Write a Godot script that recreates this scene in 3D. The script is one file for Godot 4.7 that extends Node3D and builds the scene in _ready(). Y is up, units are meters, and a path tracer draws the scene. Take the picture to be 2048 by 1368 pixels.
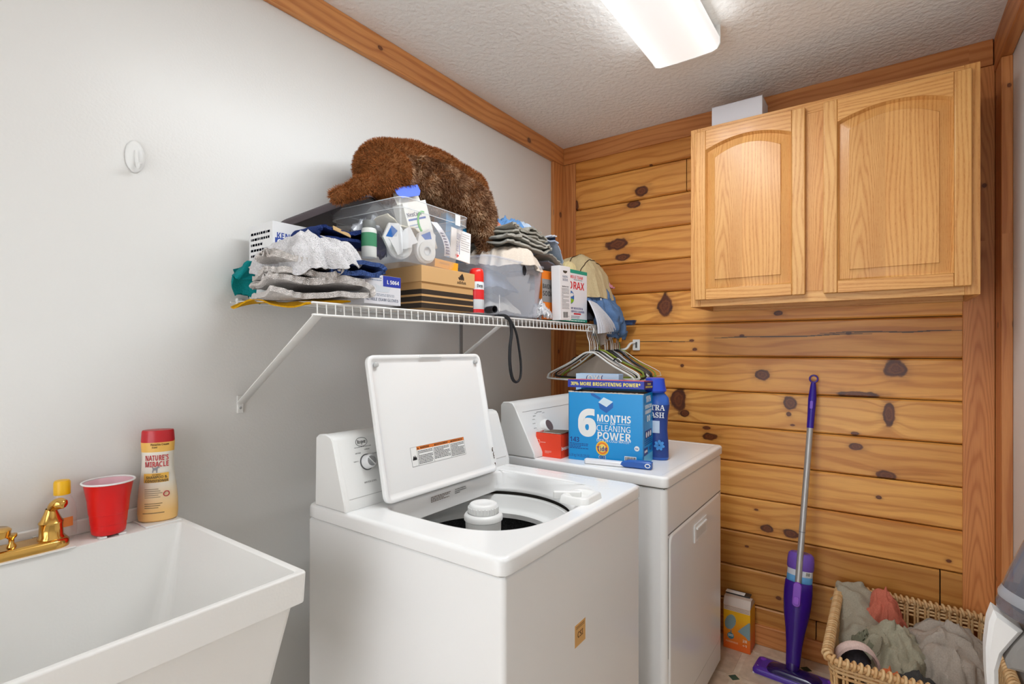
extends Node3D

# ---------------------------------------------------------------- mesh builder
class MB:
	var v := PackedVector3Array()
	var n := PackedVector3Array()
	var uv := PackedVector2Array()
	var ix := PackedInt32Array()
	var t := Transform3D()
	var swap := false
	var nb := Basis()

	func at(x: Transform3D) -> MB:
		t = x
		nb = x.basis.inverse().transposed()
		return self

	func put(p: Vector3, q: Vector3, w: Vector2) -> int:
		v.push_back(t * p)
		n.push_back((nb * q).normalized())
		uv.push_back(Vector2(w.y, w.x) if swap else w)
		return v.size() - 1

	func tri(a: Vector3, b: Vector3, c: Vector3, nn := Vector3.ZERO) -> void:
		# a, b, c counter-clockwise seen from outside
		var q := nn if nn != Vector3.ZERO else (b - a).cross(c - a).normalized()
		var k := put(a, q, Vector2(a.x, a.y))
		put(c, q, Vector2(c.x, c.y))
		put(b, q, Vector2(b.x, b.y))
		ix.append_array([k, k + 1, k + 2])

	func quad(a: Vector3, b: Vector3, c: Vector3, d: Vector3, ua := Vector2(0, 0), ub := Vector2(1, 0), uc := Vector2(1, 1), ud := Vector2(0, 1)) -> void:
		var q := (b - a).cross(d - a).normalized()
		var k := put(a, q, ua)
		put(b, q, ub)
		put(c, q, uc)
		put(d, q, ud)
		ix.append_array([k, k + 2, k + 1, k, k + 3, k + 2])

	func rbox(c: Vector3, s: Vector3, r := 0.0, seg := 1) -> MB:
		var h := s * 0.5
		r = minf(r, minf(h.x, minf(h.y, h.z)) * 0.999)
		for f in 6:
			var ax := f % 3
			var sg := 1.0 if f < 3 else -1.0
			var ua := (ax + 1) % 3
			var va := (ax + 2) % 3
			if sg < 0:
				var tmp := ua
				ua = va
				va = tmp
			var lu := []
			var lv := []
			if r <= 0.0:
				lu = [-h[ua], h[ua]]
				lv = [-h[va], h[va]]
			else:
				for k in seg + 1:
					lu.append(-h[ua] + r * (1.0 - cos(k * PI * 0.25 / seg) * 1.0) if false else -h[ua] + r * k / seg)
					lv.append(-h[va] + r * k / seg)
				for k in seg + 1:
					lu.append(h[ua] - r + r * k / seg)
					lv.append(h[va] - r + r * k / seg)
			var base := v.size()
			var nu := lu.size()
			var nv := lv.size()
			for i in nu:
				for j in nv:
					var p := Vector3.ZERO
					p[ax] = sg * h[ax]
					p[ua] = lu[i]
					p[va] = lv[j]
					var q := Vector3.ZERO
					q[ax] = sg
					if r > 0.0:
						var inner := Vector3(clampf(p.x, -h.x + r, h.x - r), clampf(p.y, -h.y + r, h.y - r), clampf(p.z, -h.z + r, h.z - r))
						q = (p - inner).normalized()
						p = inner + q * r
					var w := Vector2(p.z, p.y) if ax == 0 else (Vector2(p.x, p.z) if ax == 1 else Vector2(p.x, p.y))
					put(p + c, q, w + (Vector2(c.z, c.y) if ax == 0 else (Vector2(c.x, c.z) if ax == 1 else Vector2(c.x, c.y))))
			for i in nu - 1:
				for j in nv - 1:
					var a := base + i * nv + j
					ix.append_array([a, a + 1, a + nv, a + nv, a + 1, a + nv + 1])
		return self

	func bx(x0: float, x1: float, y0: float, y1: float, z0: float, z1: float, r := 0.0, seg := 1) -> MB:
		return rbox(Vector3(x0 + x1, y0 + y1, z0 + z1) * 0.5, Vector3(x1 - x0, y1 - y0, z1 - z0), r, seg)

	func grid(rows: Array, wrap := false, flip := false, us := 1.0, vs := 1.0) -> MB:
		var nr := rows.size()
		var nc: int = rows[0].size()
		var base := v.size()
		var acc := PackedVector3Array()
		acc.resize(nr * nc)
		var cols := nc if wrap else nc - 1
		for i in nr - 1:
			var r0: PackedVector3Array = rows[i]
			var r1: PackedVector3Array = rows[i + 1]
			for j in cols:
				var j1 := (j + 1) % nc
				var q := (r0[j1] - r0[j]).cross(r1[j] - r0[j]) + (r1[j] - r1[j1]).cross(r0[j1] - r1[j1])
				if flip:
					q = -q
				acc[i * nc + j] += q
				acc[i * nc + j1] += q
				acc[(i + 1) * nc + j] += q
				acc[(i + 1) * nc + j1] += q
		for i in nr:
			for j in nc:
				var q := acc[i * nc + j]
				put(rows[i][j], q.normalized() if q.length_squared() > 0 else Vector3.UP, Vector2(float(j) / maxf(1, nc - 1) * us, float(i) / maxf(1, nr - 1) * vs))
		for i in nr - 1:
			for j in cols:
				var j1 := (j + 1) % nc
				var a := base + i * nc + j
				var b := base + i * nc + j1
				var c := base + (i + 1) * nc + j
				var d := base + (i + 1) * nc + j1
				if flip:
					ix.append_array([a, b, c, b, d, c])
				else:
					ix.append_array([a, c, b, b, c, d])
		return self

	func lathe(pf: Array, seg := 24, sx := 1.0, sz := 1.0, a0 := 0.0, a1 := TAU) -> MB:
		var m := pf.size()
		var sn := []
		for i in m - 1:
			var d: Vector2 = pf[i + 1] - pf[i]
			sn.append(Vector2(d.y, -d.x).normalized())
		for i in m - 1:
			var na: Vector2 = sn[i]
			var nb2: Vector2 = sn[i]
			if i > 0 and na.dot(sn[i - 1]) > 0.7:
				na = (na + sn[i - 1]).normalized()
			if i < m - 2 and nb2.dot(sn[i + 1]) > 0.7:
				nb2 = (nb2 + sn[i + 1]).normalized()
			var base := v.size()
			for k in seg + 1:
				var an := a0 + (a1 - a0) * k / seg
				var c := cos(an)
				var s := sin(an)
				put(Vector3(pf[i].x * c * sx, pf[i].y, pf[i].x * s * sz), Vector3(na.x * c / sx, na.y, na.x * s / sz).normalized(), Vector2(float(k) / seg, pf[i].y))
				put(Vector3(pf[i + 1].x * c * sx, pf[i + 1].y, pf[i + 1].x * s * sz), Vector3(nb2.x * c / sx, nb2.y, nb2.x * s / sz).normalized(), Vector2(float(k) / seg, pf[i + 1].y))
			for k in seg:
				var a := base + k * 2
				ix.append_array([a, a + 2, a + 1, a + 1, a + 2, a + 3])
		return self

	func tube(path: PackedVector3Array, rad: float, seg := 8, closed := false, rads := PackedFloat32Array(), flat := 1.0, upv := Vector3.ZERO) -> MB:
		var m := path.size()
		var rows := []
		var up := Vector3.ZERO
		for i in m:
			var d: Vector3
			if closed:
				d = path[(i + 1) % m] - path[(i - 1 + m) % m]
			else:
				d = path[mini(i + 1, m - 1)] - path[maxi(i - 1, 0)]
			d = d.normalized()
			if upv != Vector3.ZERO:
				up = upv
			elif up == Vector3.ZERO:
				up = Vector3.UP if absf(d.y) < 0.9 else Vector3.RIGHT
			var sd := d.cross(up).normalized()
			up = sd.cross(d).normalized()
			var r := rads[i] if rads.size() else rad
			var row := PackedVector3Array()
			for k in seg:
				var an := TAU * k / seg
				row.push_back(path[i] + (sd * cos(an) + up * sin(an) * flat) * r)
			rows.append(row)
		if closed:
			rows.append(rows[0])
		grid(rows, true, false, 1.0, m * 1.0)
		if not closed:
			for e in 2:
				var row: PackedVector3Array = rows[0 if e == 0 else rows.size() - 1]
				var cc := path[0 if e == 0 else m - 1]
				for k in seg:
					if e == 0:
						tri(cc, row[(k + 1) % seg], row[k])
					else:
						tri(cc, row[k], row[(k + 1) % seg])
		return self

	func prism(poly: PackedVector2Array, z0: float, z1: float, bev := 0.0) -> MB:
		if Geometry2D.is_polygon_clockwise(poly):
			poly.reverse()
		var m := poly.size()
		var en := []
		for i in m:
			var d := poly[(i + 1) % m] - poly[i]
			en.append(Vector2(d.y, -d.x).normalized())
		var inner := poly
		if bev > 0.0:
			inner = PackedVector2Array()
			for i in m:
				var k: Vector2 = (en[i] + en[(i - 1 + m) % m])
				k = k / maxf(0.5, k.length_squared() * 0.5)
				inner.push_back(poly[i] - k * bev)
		var ids := Geometry2D.triangulate_polygon(inner)
		for i in range(0, ids.size(), 3):
			var a := inner[ids[i]]
			var b := inner[ids[i + 1]]
			var c := inner[ids[i + 2]]
			if (b - a).cross(c - a) < 0:
				var tp := b
				b = c
				c = tp
			tri(Vector3(a.x, a.y, z1), Vector3(b.x, b.y, z1), Vector3(c.x, c.y, z1), Vector3.BACK)
			tri(Vector3(a.x, a.y, z0), Vector3(c.x, c.y, z0), Vector3(b.x, b.y, z0), Vector3.FORWARD)
		var lev := [[z0, inner], [z0 + bev, poly], [z1 - bev, poly], [z1, inner]] if bev > 0.0 else [[z0, poly], [z1, poly]]
		for l in lev.size() - 1:
			var zn := 0.0
			if bev > 0.0:
				zn = -0.7 if l == 0 else (0.7 if l == 2 else 0.0)
			for i in m:
				var j := (i + 1) % m
				var e: Vector2 = en[i]
				var na: Vector2 = e
				var nn: Vector2 = e
				var pe: Vector2 = en[(i - 1 + m) % m]
				var ne: Vector2 = en[j]
				if e.dot(pe) > 0.75:
					na = (e + pe).normalized()
				if e.dot(ne) > 0.75:
					nn = (e + ne).normalized()
				var pa: PackedVector2Array = lev[l][1]
				var pb: PackedVector2Array = lev[l + 1][1]
				var za: float = lev[l][0]
				var zb: float = lev[l + 1][0]
				var k := put(Vector3(pa[i].x, pa[i].y, za), Vector3(na.x, na.y, zn), Vector2(pa[i].x, za))
				put(Vector3(pa[j].x, pa[j].y, za), Vector3(nn.x, nn.y, zn), Vector2(pa[j].x, za))
				put(Vector3(pb[j].x, pb[j].y, zb), Vector3(nn.x, nn.y, zn), Vector2(pb[j].x, zb))
				put(Vector3(pb[i].x, pb[i].y, zb), Vector3(na.x, na.y, zn), Vector2(pb[i].x, zb))
				ix.append_array([k, k + 2, k + 1, k, k + 3, k + 2])
		return self

	# a cloth sheet with thickness: top rows + offset bottom rows + rim
	func sheet(rows: Array, th: float, us := 1.0, vs := 1.0) -> MB:
		var nr := rows.size()
		var nc: int = rows[0].size()
		var low := []
		for i in nr:
			var row := PackedVector3Array()
			for j in nc:
				var a: Vector3 = rows[i][mini(j + 1, nc - 1)] - rows[i][maxi(j - 1, 0)]
				var b: Vector3 = rows[mini(i + 1, nr - 1)][j] - rows[maxi(i - 1, 0)][j]
				var q := a.cross(b).normalized()
				row.push_back(rows[i][j] - q * th)
			low.append(row)
		grid(rows, false, false, us, vs)
		grid(low, false, true, us, vs)
		var e1 := []
		var e2 := []
		for i in nr:
			e1.append(PackedVector3Array([low[i][0], rows[i][0]]))
			e2.append(PackedVector3Array([rows[i][nc - 1], low[i][nc - 1]]))
		grid(e1, false, false)
		grid(e2, false, false)
		grid([low[0], rows[0]], false, true)
		grid([rows[nr - 1], low[nr - 1]], false, true)
		return self

	func mesh() -> ArrayMesh:
		var a := []
		a.resize(Mesh.ARRAY_MAX)
		a[Mesh.ARRAY_VERTEX] = v
		a[Mesh.ARRAY_NORMAL] = n
		a[Mesh.ARRAY_TEX_UV] = uv
		a[Mesh.ARRAY_INDEX] = ix
		var m := ArrayMesh.new()
		m.add_surface_from_arrays(Mesh.PRIMITIVE_TRIANGLES, a)
		return m


func mb(x := Transform3D()) -> MB:
	return MB.new().at(x)

func box(x0: float, x1: float, y0: float, y1: float, z0: float, z1: float, r := 0.0, seg := 1) -> ArrayMesh:
	return MB.new().bx(x0, x1, y0, y1, z0, z1, r, seg).mesh()

# ---------------------------------------------------------------- nodes
var taken := {}

func numbered(s: String) -> String:
	taken[s] = taken.get(s, 0) + 1
	return s if taken[s] == 1 else "%s_%03d" % [s, taken[s] - 1]

func tag(o: Node3D, label: String, category: String, group := "") -> Node3D:
	o.set_meta("label", label)
	o.set_meta("category", category)
	if group:
		o.set_meta("group", group)
	return o

func thing(called: String, label: String, category: String, at := Vector3.ZERO, turn := 0.0, group := "") -> Node3D:
	var o := Node3D.new()
	o.name = numbered(called)
	add_child(o, true)
	o.position = at
	o.rotation_degrees.y = turn
	return tag(o, label, category, group)

func part(parent: Node3D, called: String, m: Mesh, material: Material, x := Transform3D()) -> MeshInstance3D:
	var o := MeshInstance3D.new()
	o.name = called
	o.mesh = m
	o.material_override = material
	o.transform = x
	parent.add_child(o, true)
	return o

func one(called: String, label: String, category: String, m: Mesh, material: Material, x := Transform3D(), group := "") -> MeshInstance3D:
	var o := part(self, numbered(called), m, material, x)
	tag(o, label, category, group)
	return o

func struct(called: String, m: Mesh, material: Material) -> MeshInstance3D:
	var o := part(self, called, m, material)
	o.set_meta("kind", "structure")
	return o

# ---------------------------------------------------------------- materials
var mats := {}

func mat(c: Color, rough := 0.6, metal := 0.0, spec := 0.5) -> StandardMaterial3D:
	var k := "%s|%s|%s|%s" % [c, rough, metal, spec]
	if mats.has(k):
		return mats[k]
	var m := StandardMaterial3D.new()
	m.albedo_color = c
	m.roughness = rough
	m.metallic = metal
	m.metallic_specular = spec
	mats[k] = m
	return m

func hexc(h: String) -> Color:
	return Color.html(h)

func clear_mat(c: Color, alpha: float, rough := 0.08) -> StandardMaterial3D:
	var m := StandardMaterial3D.new()
	m.albedo_color = Color(c.r, c.g, c.b, alpha)
	m.transparency = BaseMaterial3D.TRANSPARENCY_ALPHA
	m.roughness = rough
	return m

var bump_cache := {}

func noise_tex(freq: float, size := 512, fractal := 3, seed_ := 1, normal := true, strength := 4.0, ty := FastNoiseLite.TYPE_SIMPLEX_SMOOTH, ramp: Gradient = null) -> NoiseTexture2D:
	var f := FastNoiseLite.new()
	f.noise_type = ty
	f.frequency = freq
	f.fractal_octaves = fractal
	f.seed = seed_
	var t := NoiseTexture2D.new()
	t.width = size
	t.height = size
	t.seamless = true
	t.noise = f
	t.as_normal_map = normal
	t.bump_strength = strength
	if ramp:
		t.color_ramp = ramp
	return t

var cloth_nrm: NoiseTexture2D
var terry_nrm: NoiseTexture2D
var cloth_tone: NoiseTexture2D

func cloth(c: Color, terry := false, rough := 0.95) -> StandardMaterial3D:
	var m := StandardMaterial3D.new()
	m.albedo_color = c
	m.roughness = rough
	m.metallic_specular = 0.15
	m.albedo_texture = cloth_tone
	m.uv1_triplanar = true
	m.uv1_scale = Vector3(9, 9, 9) if terry else Vector3(14, 14, 14)
	m.normal_enabled = true
	m.normal_texture = terry_nrm if terry else cloth_nrm
	m.normal_scale = 1.0 if terry else 0.6
	m.rim_enabled = true
	m.rim = 0.3
	m.rim_tint = 0.6
	return m

# ---------------------------------------------------------------- lettering
var f_sans := SystemFont.new()
var f_bold := SystemFont.new()
var f_serif := SystemFont.new()

func text_mesh(s: String, h: float, font: Font, fit := 0.0, depth := 0.0003, bold := 0.0) -> Array:
	var t := TextMesh.new()
	if bold != 0.0:
		var fv := FontVariation.new()
		fv.base_font = font
		fv.variation_embolden = bold
		font = fv
	t.font = font
	t.text = s
	t.font_size = 40
	t.curve_step = 1.2
	t.pixel_size = h / (40.0 * 0.714)
	t.depth = depth
	var w := t.get_aabb().size.x
	var sx := 1.0
	if fit > 0.0 and w > 0.0:
		sx = fit / w
	return [t, sx]

func letter(parent: Node3D, s: String, h: float, at: Transform3D, m: Material, font: Font = null, fit := 0.0, called := "lettering", bold := 0.0) -> MeshInstance3D:
	var a := text_mesh(s, h, font if font else f_bold, fit, 0.0003, bold)
	var o := part(parent, called, a[0], m, at * Transform3D(Basis.from_scale(Vector3(a[1], 1, 1)), Vector3.ZERO))
	return o

func pos(x: float, y: float, z: float, ry := 0.0, rx := 0.0, rz := 0.0) -> Transform3D:
	return Transform3D(Basis.from_euler(Vector3(deg_to_rad(rx), deg_to_rad(ry), deg_to_rad(rz))), Vector3(x, y, z))

# a flat print on a face: a slab 0.3 mm proud
func print_rect(parent: Node3D, called: String, x0: float, x1: float, y0: float, y1: float, z: float, m: Material, base := Transform3D()) -> MeshInstance3D:
	return part(parent, called, MB.new().at(base).bx(x0, x1, y0, y1, z - 0.0002, z + 0.0002).mesh(), m)

func small_print(parent: Node3D, x0: float, x1: float, y0: float, y1: float, z: float, lines: int, m: Material, base := Transform3D(), seed_ := 1, called := "small_print") -> void:
	var b := MB.new().at(base)
	var rg := RandomNumberGenerator.new()
	rg.seed = seed_
	var lh := (y1 - y0) / lines
	for i in lines:
		var y := y1 - lh * (i + 0.5)
		var x := x0
		while x < x1 - (x1 - x0) * 0.05:
			var w := (x1 - x0) * rg.randf_range(0.04, 0.14)
			if rg.randf() < 0.1 and i % 3 == 2:
				break
			b.bx(x, minf(x + w, x1), y - lh * 0.22, y + lh * 0.22, z - 0.0001, z + 0.0002)
			x += w + (x1 - x0) * 0.025
	if b.v.size():
		part(parent, called, b.mesh(), m)

func ellipse(rx: float, ry: float, n_ := 28, cx := 0.0, cy := 0.0) -> PackedVector2Array:
	var p := PackedVector2Array()
	for i in n_:
		p.push_back(Vector2(cx + rx * cos(TAU * i / n_), cy + ry * sin(TAU * i / n_)))
	return p

func round_rect(w: float, h: float, r: float, n_ := 5, cx := 0.0, cy := 0.0) -> PackedVector2Array:
	var p := PackedVector2Array()
	for q in 4:
		var c := Vector2((w / 2 - r) * (1 if q in [0, 3] else -1), (h / 2 - r) * (1 if q < 2 else -1))
		for k in n_ + 1:
			var a := PI / 2 * q + PI / 2 * k / n_
			p.push_back(Vector2(cx, cy) + c + Vector2(cos(a), sin(a)) * r)
	return p

# smooth curve through points
func curve(pts: Array, per := 6, closed := false) -> PackedVector3Array:
	var out := PackedVector3Array()
	var m := pts.size()
	for i in (m if closed else m - 1):
		var p0: Vector3 = pts[(i - 1 + m) % m] if closed else pts[maxi(i - 1, 0)]
		var p1: Vector3 = pts[i]
		var p2: Vector3 = pts[(i + 1) % m]
		var p3: Vector3 = pts[(i + 2) % m] if closed else pts[mini(i + 2, m - 1)]
		for k in per:
			var t := float(k) / per
			out.push_back(p1.cubic_interpolate(p2, p0, p3, t))
	if not closed:
		out.push_back(pts[m - 1])
	return out

func nz(freq: float, sd: int, oct := 3, ridged := false) -> FastNoiseLite:
	var f := FastNoiseLite.new()
	f.noise_type = FastNoiseLite.TYPE_SIMPLEX_SMOOTH
	f.frequency = freq
	f.seed = sd
	f.fractal_octaves = oct
	f.fractal_type = FastNoiseLite.FRACTAL_RIDGED if ridged else FastNoiseLite.FRACTAL_FBM
	return f

# folded cloth: a profile (local y up, local x across) swept along local z, with ripples
func folded(pf: Array, w: float, th: float, x: Transform3D, sd: int, amp := 0.006, per := 5, nv := 24, edge := 0.01) -> ArrayMesh:
	var pts := []
	for p in pf:
		pts.append(Vector3(p.x, p.y, 0))
	var line := curve(pts, per)
	var f := nz(3.2, sd, 2)
	var g := nz(12.0, sd + 7, 2)
	var rows := []
	for i in line.size():
		var row := PackedVector3Array()
		for j in nv + 1:
			var z := (float(j) / nv - 0.5) * w
			z += edge * f.get_noise_2d(i * 0.03 * 8.0, 3.0 + j * 0.02) * (absf(float(j) / nv - 0.5) * 2.0)
			var p := line[i]
			var d := Vector3(f.get_noise_3d(p.x * 2, p.y * 5, z * 2), f.get_noise_3d(p.x * 2 + 9, p.y * 3 + 3, z * 2), 0) * amp * 1.6
			d += Vector3(g.get_noise_3d(p.x, p.y, z), g.get_noise_3d(p.x + 4, p.y, z), g.get_noise_3d(p.x + 8, p.y, z)) * amp * 0.5
			row.push_back(Vector3(p.x, p.y, z) + d)
		rows.append(row)
	return MB.new().at(x).sheet(rows, th).mesh()

# crumpled cloth lying as a heap: local xz disc with outline radius function, height by ridged folds
func heap(rx: float, rz: float, h: float, x: Transform3D, sd: int, fold := 0.025, freq := 9.0, n_ := 34, hang := 0.0, dirx := 1.0, dirz := 1.0, dome := 2.0) -> ArrayMesh:
	var f := nz(freq, sd, 2, true)
	var g := nz(freq * 2.2, sd + 3, 2)
	var o := nz(1.3, sd + 5, 2)
	var wq := nz(freq * 0.5, sd + 11, 2)
	var rows := []
	for i in n_ + 1:
		var row := PackedVector3Array()
		for j in n_ + 1:
			var a := (float(i) / n_) * 2.0 - 1.0
			var b := (float(j) / n_) * 2.0 - 1.0
			# square to disc
			var px := a * sqrt(1.0 - b * b * 0.5)
			var pz := b * sqrt(1.0 - a * a * 0.5)
			var r := minf(1.0, Vector2(px, pz).length())
			var an := atan2(pz, px)
			var k := 1.0 + 0.22 * o.get_noise_2d(cos(an) * 1.5, sin(an) * 1.5)
			var X := px * rx * k
			var Z := pz * rz * k
			var wx := wq.get_noise_2d(X, Z) * 0.05
			var fy := f.get_noise_2d((X + wx) * dirx, (Z + wx) * dirz) * fold + g.get_noise_2d(X, Z) * fold * 0.35
			var y := h * (1.0 - pow(r, dome)) + fy * (1.0 - 0.5 * r)
			if hang > 0.0 and r > 0.8:
				y -= hang * pow((r - 0.8) / 0.2, 1.5)
			row.push_back(Vector3(X + g.get_noise_2d(Z, X + 5) * fold * 0.3, y, Z + g.get_noise_2d(Z + 7, X) * fold * 0.3))
		rows.append(row)
	return MB.new().at(x).sheet(rows, 0.003).mesh()

# ---------------------------------------------------------------- wood textures
func wood(W: int, RH: int, rows: Array, px_m: float, light: Color, dark: Color, knotc: Color, ring := 55.0, fibre := 0.05, sd := 3, pores := 0.0) -> ImageTexture:
	# rows: {tint: Color, knots: [[x, y, rx, ry], ...], arch: float, cracks: [[x0, x1, y], ...]}
	var H := RH * rows.size()
	var data := PackedByteArray()
	data.resize(W * H * 3)
	var n1 := nz(1.0, sd, 2)
	var n3 := nz(1.0, sd + 9, 2)
	for r in rows.size():
		var row: Dictionary = rows[r]
		var tint: Color = row.get("tint", Color.WHITE)
		var arch: float = row.get("arch", 0.0)
		var kn: Array = row.get("knots", [])
		var cr: Array = row.get("cracks", [])
		var bh := RH / px_m
		var off := r * 3.7
		for j in RH:
			var y := (RH - 0.5 - j) / px_m
			var o := (r * RH + j) * W * 3
			for i in W:
				var x := (i + 0.5) / px_m
				var g := y + 0.03 * n1.get_noise_2d(x * 1.1 + off, y * 3.0 + off)
				var kd := 99.0
				for k in kn:
					var dx: float = (x - k[0]) / k[2]
					if dx > 6.0 or dx < -6.0:
						continue
					var dy: float = (y - k[1]) / k[3]
					var d := dx * dx * 0.6 + dy * dy
					if d < 25.0:
						var e := exp(-d * 0.16)
						g += (1.0 if dy > 0.0 else -1.0) * minf(absf(dy), 1.0) * k[3] * 0.9 * e
						kd = minf(kd, d * (1.0 + 0.55 * n1.get_noise_2d(x * 16.0 + off, y * 16.0)) + 0.1 * n3.get_noise_2d(x * 90.0, y * 120.0))
				var ph := g * ring * TAU * 0.5
				if arch != 0.0:
					var c := y - bh * 0.5 + 0.012 * n1.get_noise_2d(x * 0.7 + off, 4.0)
					ph = (x * arch + c * c * 2200.0 + 0.5 * n1.get_noise_2d(x * 3.0 + off, y * 9.0)) * 6.0
				var s := 0.5 + 0.5 * sin(ph + 2.5 * n1.get_noise_2d(x * 2.0 + off, g * 30.0))
				s = s * s * s * 0.75 + 0.25 * s
				var fib := n3.get_noise_2d(x * 9.0 + off, y * 520.0)
				var m := 0.55 * s + 0.25 * (0.5 + n1.get_noise_2d(x * 1.7 + off * 2.0, y * 12.0)) + fibre * 4.0 * fib
				if pores > 0.0:
					var p := n3.get_noise_2d(x * 26.0 + off, y * 900.0)
					if p > 0.28:
						m += pores * (0.4 + s)
				var col := light.lerp(dark, clampf(m, 0.0, 1.2)) * tint
				if kd < 7.0:
					var kt := sqrt(maxf(kd, 0.0))
					var q := 0.5 + 0.5 * sin(kt * 15.0 + 2.0 * n1.get_noise_2d(x * 30.0, y * 30.0))
					var kc := (knotc * 1.3).lerp(dark, 0.06 + 0.24 * q)
					var bark := exp(-pow((kd - 0.85) / 0.3, 2.0)) * (0.55 + 0.6 * n1.get_noise_2d(x * 20.0, y * 20.0 + 5.0))
					kc = kc.lerp(knotc * 0.8, clampf(bark, 0.0, 0.85))
					var halo := 0.5 * exp(-maxf(kd - 0.9, 0.0) * 0.75) * (0.7 + 0.6 * fib)
					col = col.lerp((dark * 0.78).lerp(knotc, 0.3), clampf(halo, 0.0, 1.0))
					col = col.lerp(kc, 1.0 - smoothstep(0.75, 1.3, kd))
				for c in cr:
					if x > c[0] and x < c[1]:
						var cy: float = c[2] + 0.006 * n1.get_noise_2d(x * 3.0, c[2] * 50.0) + (x - c[0]) * c[3]
						var wdt: float = 0.0022 * sqrt(clampf(minf(x - c[0], c[1] - x) * 8.0, 0.0, 1.0))
						if absf(y - cy) < wdt:
							col = col * 0.3
				data[o] = clampi(int(col.r * 255.0), 0, 255)
				data[o + 1] = clampi(int(col.g * 255.0), 0, 255)
				data[o + 2] = clampi(int(col.b * 255.0), 0, 255)
				o += 3
	return ImageTexture.create_from_image(Image.create_from_data(W, H, false, Image.FORMAT_RGB8, data))

func wood_mat(tex: Texture2D, rough: float, scale := Vector3.ONE, coat := 0.0) -> StandardMaterial3D:
	var m := StandardMaterial3D.new()
	m.albedo_texture = tex
	m.roughness = rough
	m.uv1_scale = scale
	if coat > 0.0:
		m.clearcoat_enabled = true
		m.clearcoat = coat
		m.clearcoat_roughness = 0.18
	return m

var white_gloss: StandardMaterial3D
var white_plastic: StandardMaterial3D
var m_white_print: StandardMaterial3D
var m_black_print: StandardMaterial3D
var wood_trim: StandardMaterial3D
var oak: StandardMaterial3D
var card_in: StandardMaterial3D

func _ready() -> void:
	# ---- camera
	var cam := Camera3D.new()
	cam.name = "camera"
	cam.projection = Camera3D.PROJECTION_FRUSTUM
	cam.near = 0.05
	cam.far = 50.0
	cam.size = 0.05 * 1368.0 / 1041.0
	cam.frustum_offset = Vector2(0, 0.05 * 13.0 / 1041.0)
	cam.position = Vector3(1.48, 1.317, 2.53)
	cam.rotation_degrees = Vector3(0, 35.66, 0)
	add_child(cam)
	cam.current = true
	# ---- environment (the room is closed; exposure here)
	var env := Environment.new()
	env.background_mode = Environment.BG_COLOR
	env.background_color = Color(0.975, 0.985, 1.0)
	env.background_energy_multiplier = 5.0
	env.tonemap_mode = Environment.TONE_MAPPER_LINEAR
	env.tonemap_exposure = 0.93
	env.sdfgi_enabled = true
	env.ssao_enabled = true
	env.ssil_enabled = true
	var we := WorldEnvironment.new()
	we.name = "environment"
	we.environment = env
	add_child(we)

	f_sans.font_names = PackedStringArray(["Droid Sans"])
	f_bold.font_names = PackedStringArray(["Droid Sans"])
	f_bold.font_weight = 700
	f_serif.font_names = PackedStringArray(["Droid Serif"])
	f_serif.font_weight = 700
	cloth_nrm = noise_tex(0.06, 256, 3, 4, true, 6.0)
	terry_nrm = noise_tex(0.16, 256, 3, 5, true, 14.0)
	var gr := Gradient.new()
	gr.set_color(0, Color(0.86, 0.86, 0.86))
	gr.set_color(1, Color(1, 1, 1))
	cloth_tone = noise_tex(0.05, 256, 4, 6, false, 1.0, FastNoiseLite.TYPE_SIMPLEX_SMOOTH, gr)
	white_gloss = mat(Color(0.93, 0.93, 0.925), 0.16)
	white_plastic = mat(Color(0.91, 0.91, 0.90), 0.35)
	m_white_print = mat(Color(0.93, 0.93, 0.92), 0.5)
	m_black_print = mat(Color(0.06, 0.06, 0.07), 0.5)
	card_in = mat(hexc("8a7560"), 0.9)

	build_light()
	build_room()
	print("room ", Time.get_ticks_msec())
	build_washer()
	build_dryer()
	build_cabinet()
	build_sink()
	print("big ", Time.get_ticks_msec())
	build_shelf()
	build_shelf_items()
	print("shelf ", Time.get_ticks_msec())
	build_plush()
	build_shelf_clothes()
	build_hangers()
	print("clothes ", Time.get_ticks_msec())
	build_dryer_items()
	build_sink_items()
	build_mop()
	build_duster_box()
	build_basket()
	build_vacuum()
	build_hooks()
	print("done ", Time.get_ticks_msec())

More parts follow.
